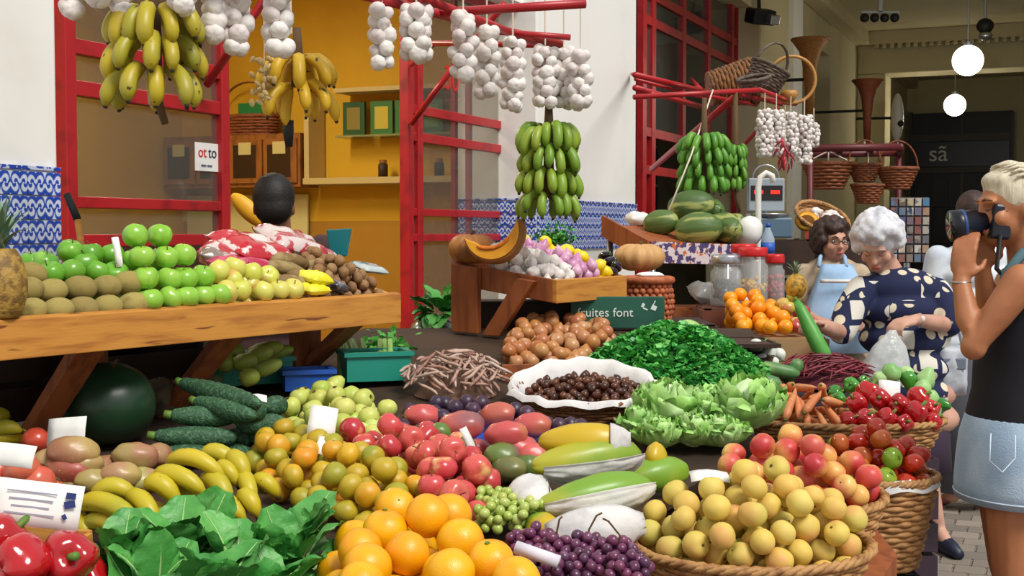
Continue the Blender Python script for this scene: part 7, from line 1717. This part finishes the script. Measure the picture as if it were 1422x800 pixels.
# ---- stall keeper in a blue apron
SY = 7.2
def U(px, py, dy=0.0): return P(px, py, SY+dy)
se = thing('person', 'dark-haired stall keeper in a pale blue apron and glasses', 'person', (1.78, SY, 0)); s0 = -se.location
Hs = hmat(U(1156, 335), .25, .05); bm_ = MB(); head(bm_, Hs)
limb(bm_, [Hs @ Vector((0,.03,-.06)), U(1155,362,.02), U(1155,372,.02)], [.05,.052,.06])
for (px, py, rx, ry) in ((1155,378,.140,.09),(1155,395,.165,.125),(1156,425,.19,.15),(1157,460,.20,.16),(1157,495,.2,.16)): bm_.ball(U(px, py, .03), 1.0, 18, 12, (rx, ry, .10))
for s in (-1, 1):
    a = Vector((1.78+s*.165, SY+.02, U(1155,380).z)); b = Vector((1.78+s*.22, SY-.02, .98)); c = Vector((1.78+s*.15, SY-.24, .95))
    limb(bm_, [a, b, b.lerp(c,.5), c], [.050,.044,.04,.028]); handm(bm_, c, Vector((-s*.5,-.6,-.1)), Vector((0,0,-1)), .5, 1.0, s)
    hip = Vector((1.78+s*.09, SY+.03, .72)); limb(bm_, [hip, hip+Vector((0,0,-.32)), Vector((hip.x, SY, .09)), Vector((hip.x, SY-.12, .04))], [.09,.06,.04,.03])
fuse(bm_, 'body', M_skin_sel, se, .009, 3, s0); face_parts(se, Hs, brow=M_iris)
hb = MB(); hb.ball(Hs @ Vector((0,.025,.035)), .1, 18, 12, (.86,1.0,.95), Hs.to_3x3()); curls(hb, Hs, 120, .024, lambda v: v.z > -.75 and not (v.y < -.2 and v.z < .5 and abs(v.x) < .75), (0,.02,.02), (.95,1.05,1.05)); fuse(hb, 'hair', mat('dark_brown_hair', '2E1C18', .6, ncol='452A20', nscale=30, bump=.5, bscale=80), se, .008, 2, s0)
sb = MB()
for (px, py, rx, ry) in ((1155,380,.165,.108),(1155,397,.182,.14),(1156,425,.20,.16),(1157,460,.21,.17),(1157,500,.215,.175)): sb.ball(U(px, py, .03), 1.0, 18, 12, (rx, ry, .10))
for s in (-1, 1): a = Vector((1.78+s*.155, SY+.02, U(1155,381).z)); limb(sb, [a, a.lerp(Vector((1.78+s*.22, SY-.02, .98)), .55)], [.062,.06])
fuse(sb, 'shirt', mat('beige_blouse', 'BCA88E', .85, ncol='A8947A', nscale=9), se, .011, 3, s0)
M_apr = mat('blue_apron', 'A8C8E8', .85, ncol='98BADC', nscale=8)
rows = []
for i in range(10):
    u = i/9; py = 366+u*120; w = .085+.10*min(1, u*2.0)
    rows.append([U(1156, py, .03) + Vector((w*(2*j/10-1), -(.118+.085*min(1, .25+u*1.2))*math.sqrt(max(.1, 1-(.75*(2*j/10-1))**2)) - .012, 0)) for j in range(11)])
sheet('apron', rows, M_apr, None, None, se, .003).location = s0
for s in (-1, 1): MB().tube([U(1156+s*19,370,-.115), U(1156+s*17,357,-.06), U(1156+s*14,354,.03)], .012, 6).build('apron_strap', M_apr, se, smooth=True, loc=s0)
rows = [[U(1156, py, .03) + Vector((.115*(2*j/10-1), -.222*math.sqrt(max(.1, 1-(.55*(2*j/10-1))**2)) - .006, 0)) for j in range(11)] for py in (386, 391)]
sheet('apron_lace_band', rows, M_paper, None, None, se, .004).location = s0
gls = MB()
for s in (-1, 1): gls.tube([Hs @ Vector((s*.031+.024*math.cos(2*PI*i/18), -.098, .004+.017*math.sin(2*PI*i/18))) for i in range(18)], .002, 5, close=True)
gls.tube([Hs @ Vector((-.008,-.1,.006)), Hs @ Vector((.008,-.1,.006))], .002, 5)
gls.build('glasses', M_iris, se, smooth=True, loc=s0)

# ---- passer-by in a white shirt behind the camera
BY = 6.55
def Q(px, py, dy=0.0): return P(px, py, BY+dy)
pb2 = thing('person', 'dark-haired passer-by in a white shirt behind the raised camera', 'person', (2.32, BY, 0)); p0 = -pb2.location
Hb = hmat(Q(1352, 300), PI*.85, .0); bm_ = MB(); head(bm_, Hb); limb(bm_, [Hb @ Vector((0,.02,-.06)), Q(1352,345), Q(1352,358)], [.05,.054,.06])
sb = MB(); cx_ = Q(1352, 350).x
for z, rx, ry in ((1.28,.17,.10),(1.2,.19,.12),(1.08,.18,.12),(.95,.17,.12),(.85,.18,.13)): sb.ball((cx_, BY, z), 1.0, 18, 12, (rx, ry, .09)); bm_.ball((cx_, BY, z), 1.0, 14, 9, (rx*.93, ry*.93, .09))
for s in (-1, 1):
    a = Vector((cx_+s*.18, BY, 1.29)); b = Vector((cx_+s*.23, BY, 1.02)); c = Vector((cx_+s*.22, BY+.05, .82)); limb(bm_, [a, b, c], [.052,.042,.028]); handm(bm_, c, (0,.1,-1), (-s,0,0), .5, 1.0, 1); limb(sb, [a, a.lerp(b,.75)], [.066,.06])
    limb(bm_, [(cx_+s*.09, BY, .75), (cx_+s*.09, BY, .44), (cx_+s*.09, BY, .08), (cx_+s*.09, BY+.12, .035)], [.085,.06,.04,.03])
fuse(bm_, 'body', M_skin_sel, pb2, .01, 3, p0); fuse(sb, 'shirt', mat('white_shirt', 'DCE2E8', .85, ncol='C8D0DC', nscale=9), pb2, .012, 3, p0); face_parts(pb2, Hb)
loft([(Vector((cx_,BY,.10)),.17,.11),(Vector((cx_,BY,.45)),.18,.13),(Vector((cx_,BY,.86)),.19,.145)], 26).build('trousers', mat('grey_trousers', '50525A', .85), pb2, smooth=True, loc=p0)
hb = MB(); hb.ball(Hb @ Vector((0,.025,.035)), .1, 18, 12, (.86,1.0,.97), Hb.to_3x3()); hb.ball(Hb @ Vector((0,.06,-.02)), .07, 14, 9); fuse(hb, 'hair', MATS['dark_brown_hair'], pb2, .009, 2, p0)

# ---- shop assistant seen from behind, inside
VY = 5.25
def Z(px, py, dy=0.0): return P(px, py, VY+dy)
va = thing('person', 'black-haired shop assistant seen from behind over the snack bags', 'person', (Z(381,290).x, VY, 0)); v0 = -va.location
Hv = hmat(Z(381, 287), PI*1.03, .12); bm_ = MB(); head(bm_, Hv); cx_ = Z(385, 310).x; zz = Z(385, 330).z
limb(bm_, [Hv @ Vector((0,.02,-.06)), (cx_, VY, zz+.06), (cx_, VY, zz)], [.054,.056,.06])
sb = MB()
for k, (rx, ry) in enumerate(((.17,.10),(.19,.12),(.18,.12),(.17,.12),(.18,.13),(.18,.13))): sb.ball((cx_, VY, zz-.06-.1*k), 1.0, 18, 12, (rx, ry, .09)); bm_.ball((cx_, VY, zz-.06-.1*k), 1.0, 14, 9, (rx*.93, ry*.93, .09))
for s in (-1, 1):
    a = Vector((cx_+s*.18, VY, zz-.05)); b = Vector((cx_+s*.23, VY+.05, zz-.33)); c = Vector((cx_+s*.15, VY+.25, zz-.35)); limb(bm_, [a, b, c], [.052,.042,.028]); handm(bm_, c, (-s*.3,.8,0), (0,0,-1), .5, 1.0, -s); limb(sb, [a, a.lerp(b,.75)], [.066,.06])
    limb(bm_, [(cx_+s*.09, VY, .8), (cx_+s*.09, VY, .46), (cx_+s*.09, VY, .08), (cx_+s*.09, VY+.12, .035)], [.085,.06,.04,.03])
fuse(bm_, 'body', M_skin_dk, va, .01, 3, v0); fuse(sb, 'shirt', mat('dark_shirt', '4A3030', .85), va, .012, 3, v0); face_parts(va, Hv)
hb = MB(); hb.ball(Hv @ Vector((0,.03,.036)), .1, 18, 12, (.86,.98,.98), Hv.to_3x3()); hb.ball(Hv @ Vector((0,.055,-.01)), .075, 14, 9, (1.05,.9,1)); fuse(hb, 'hair', mat('black_hair', '15100E', .6, bump=.4, bscale=120), va, .009, 2, v0)
loft([(Vector((cx_,VY,.10)),.17,.11),(Vector((cx_,VY,.5)),.18,.13),(Vector((cx_,VY,.95)),.19,.145)], 26).build('trousers', MATS['grey_trousers'], va, smooth=True, loc=v0)
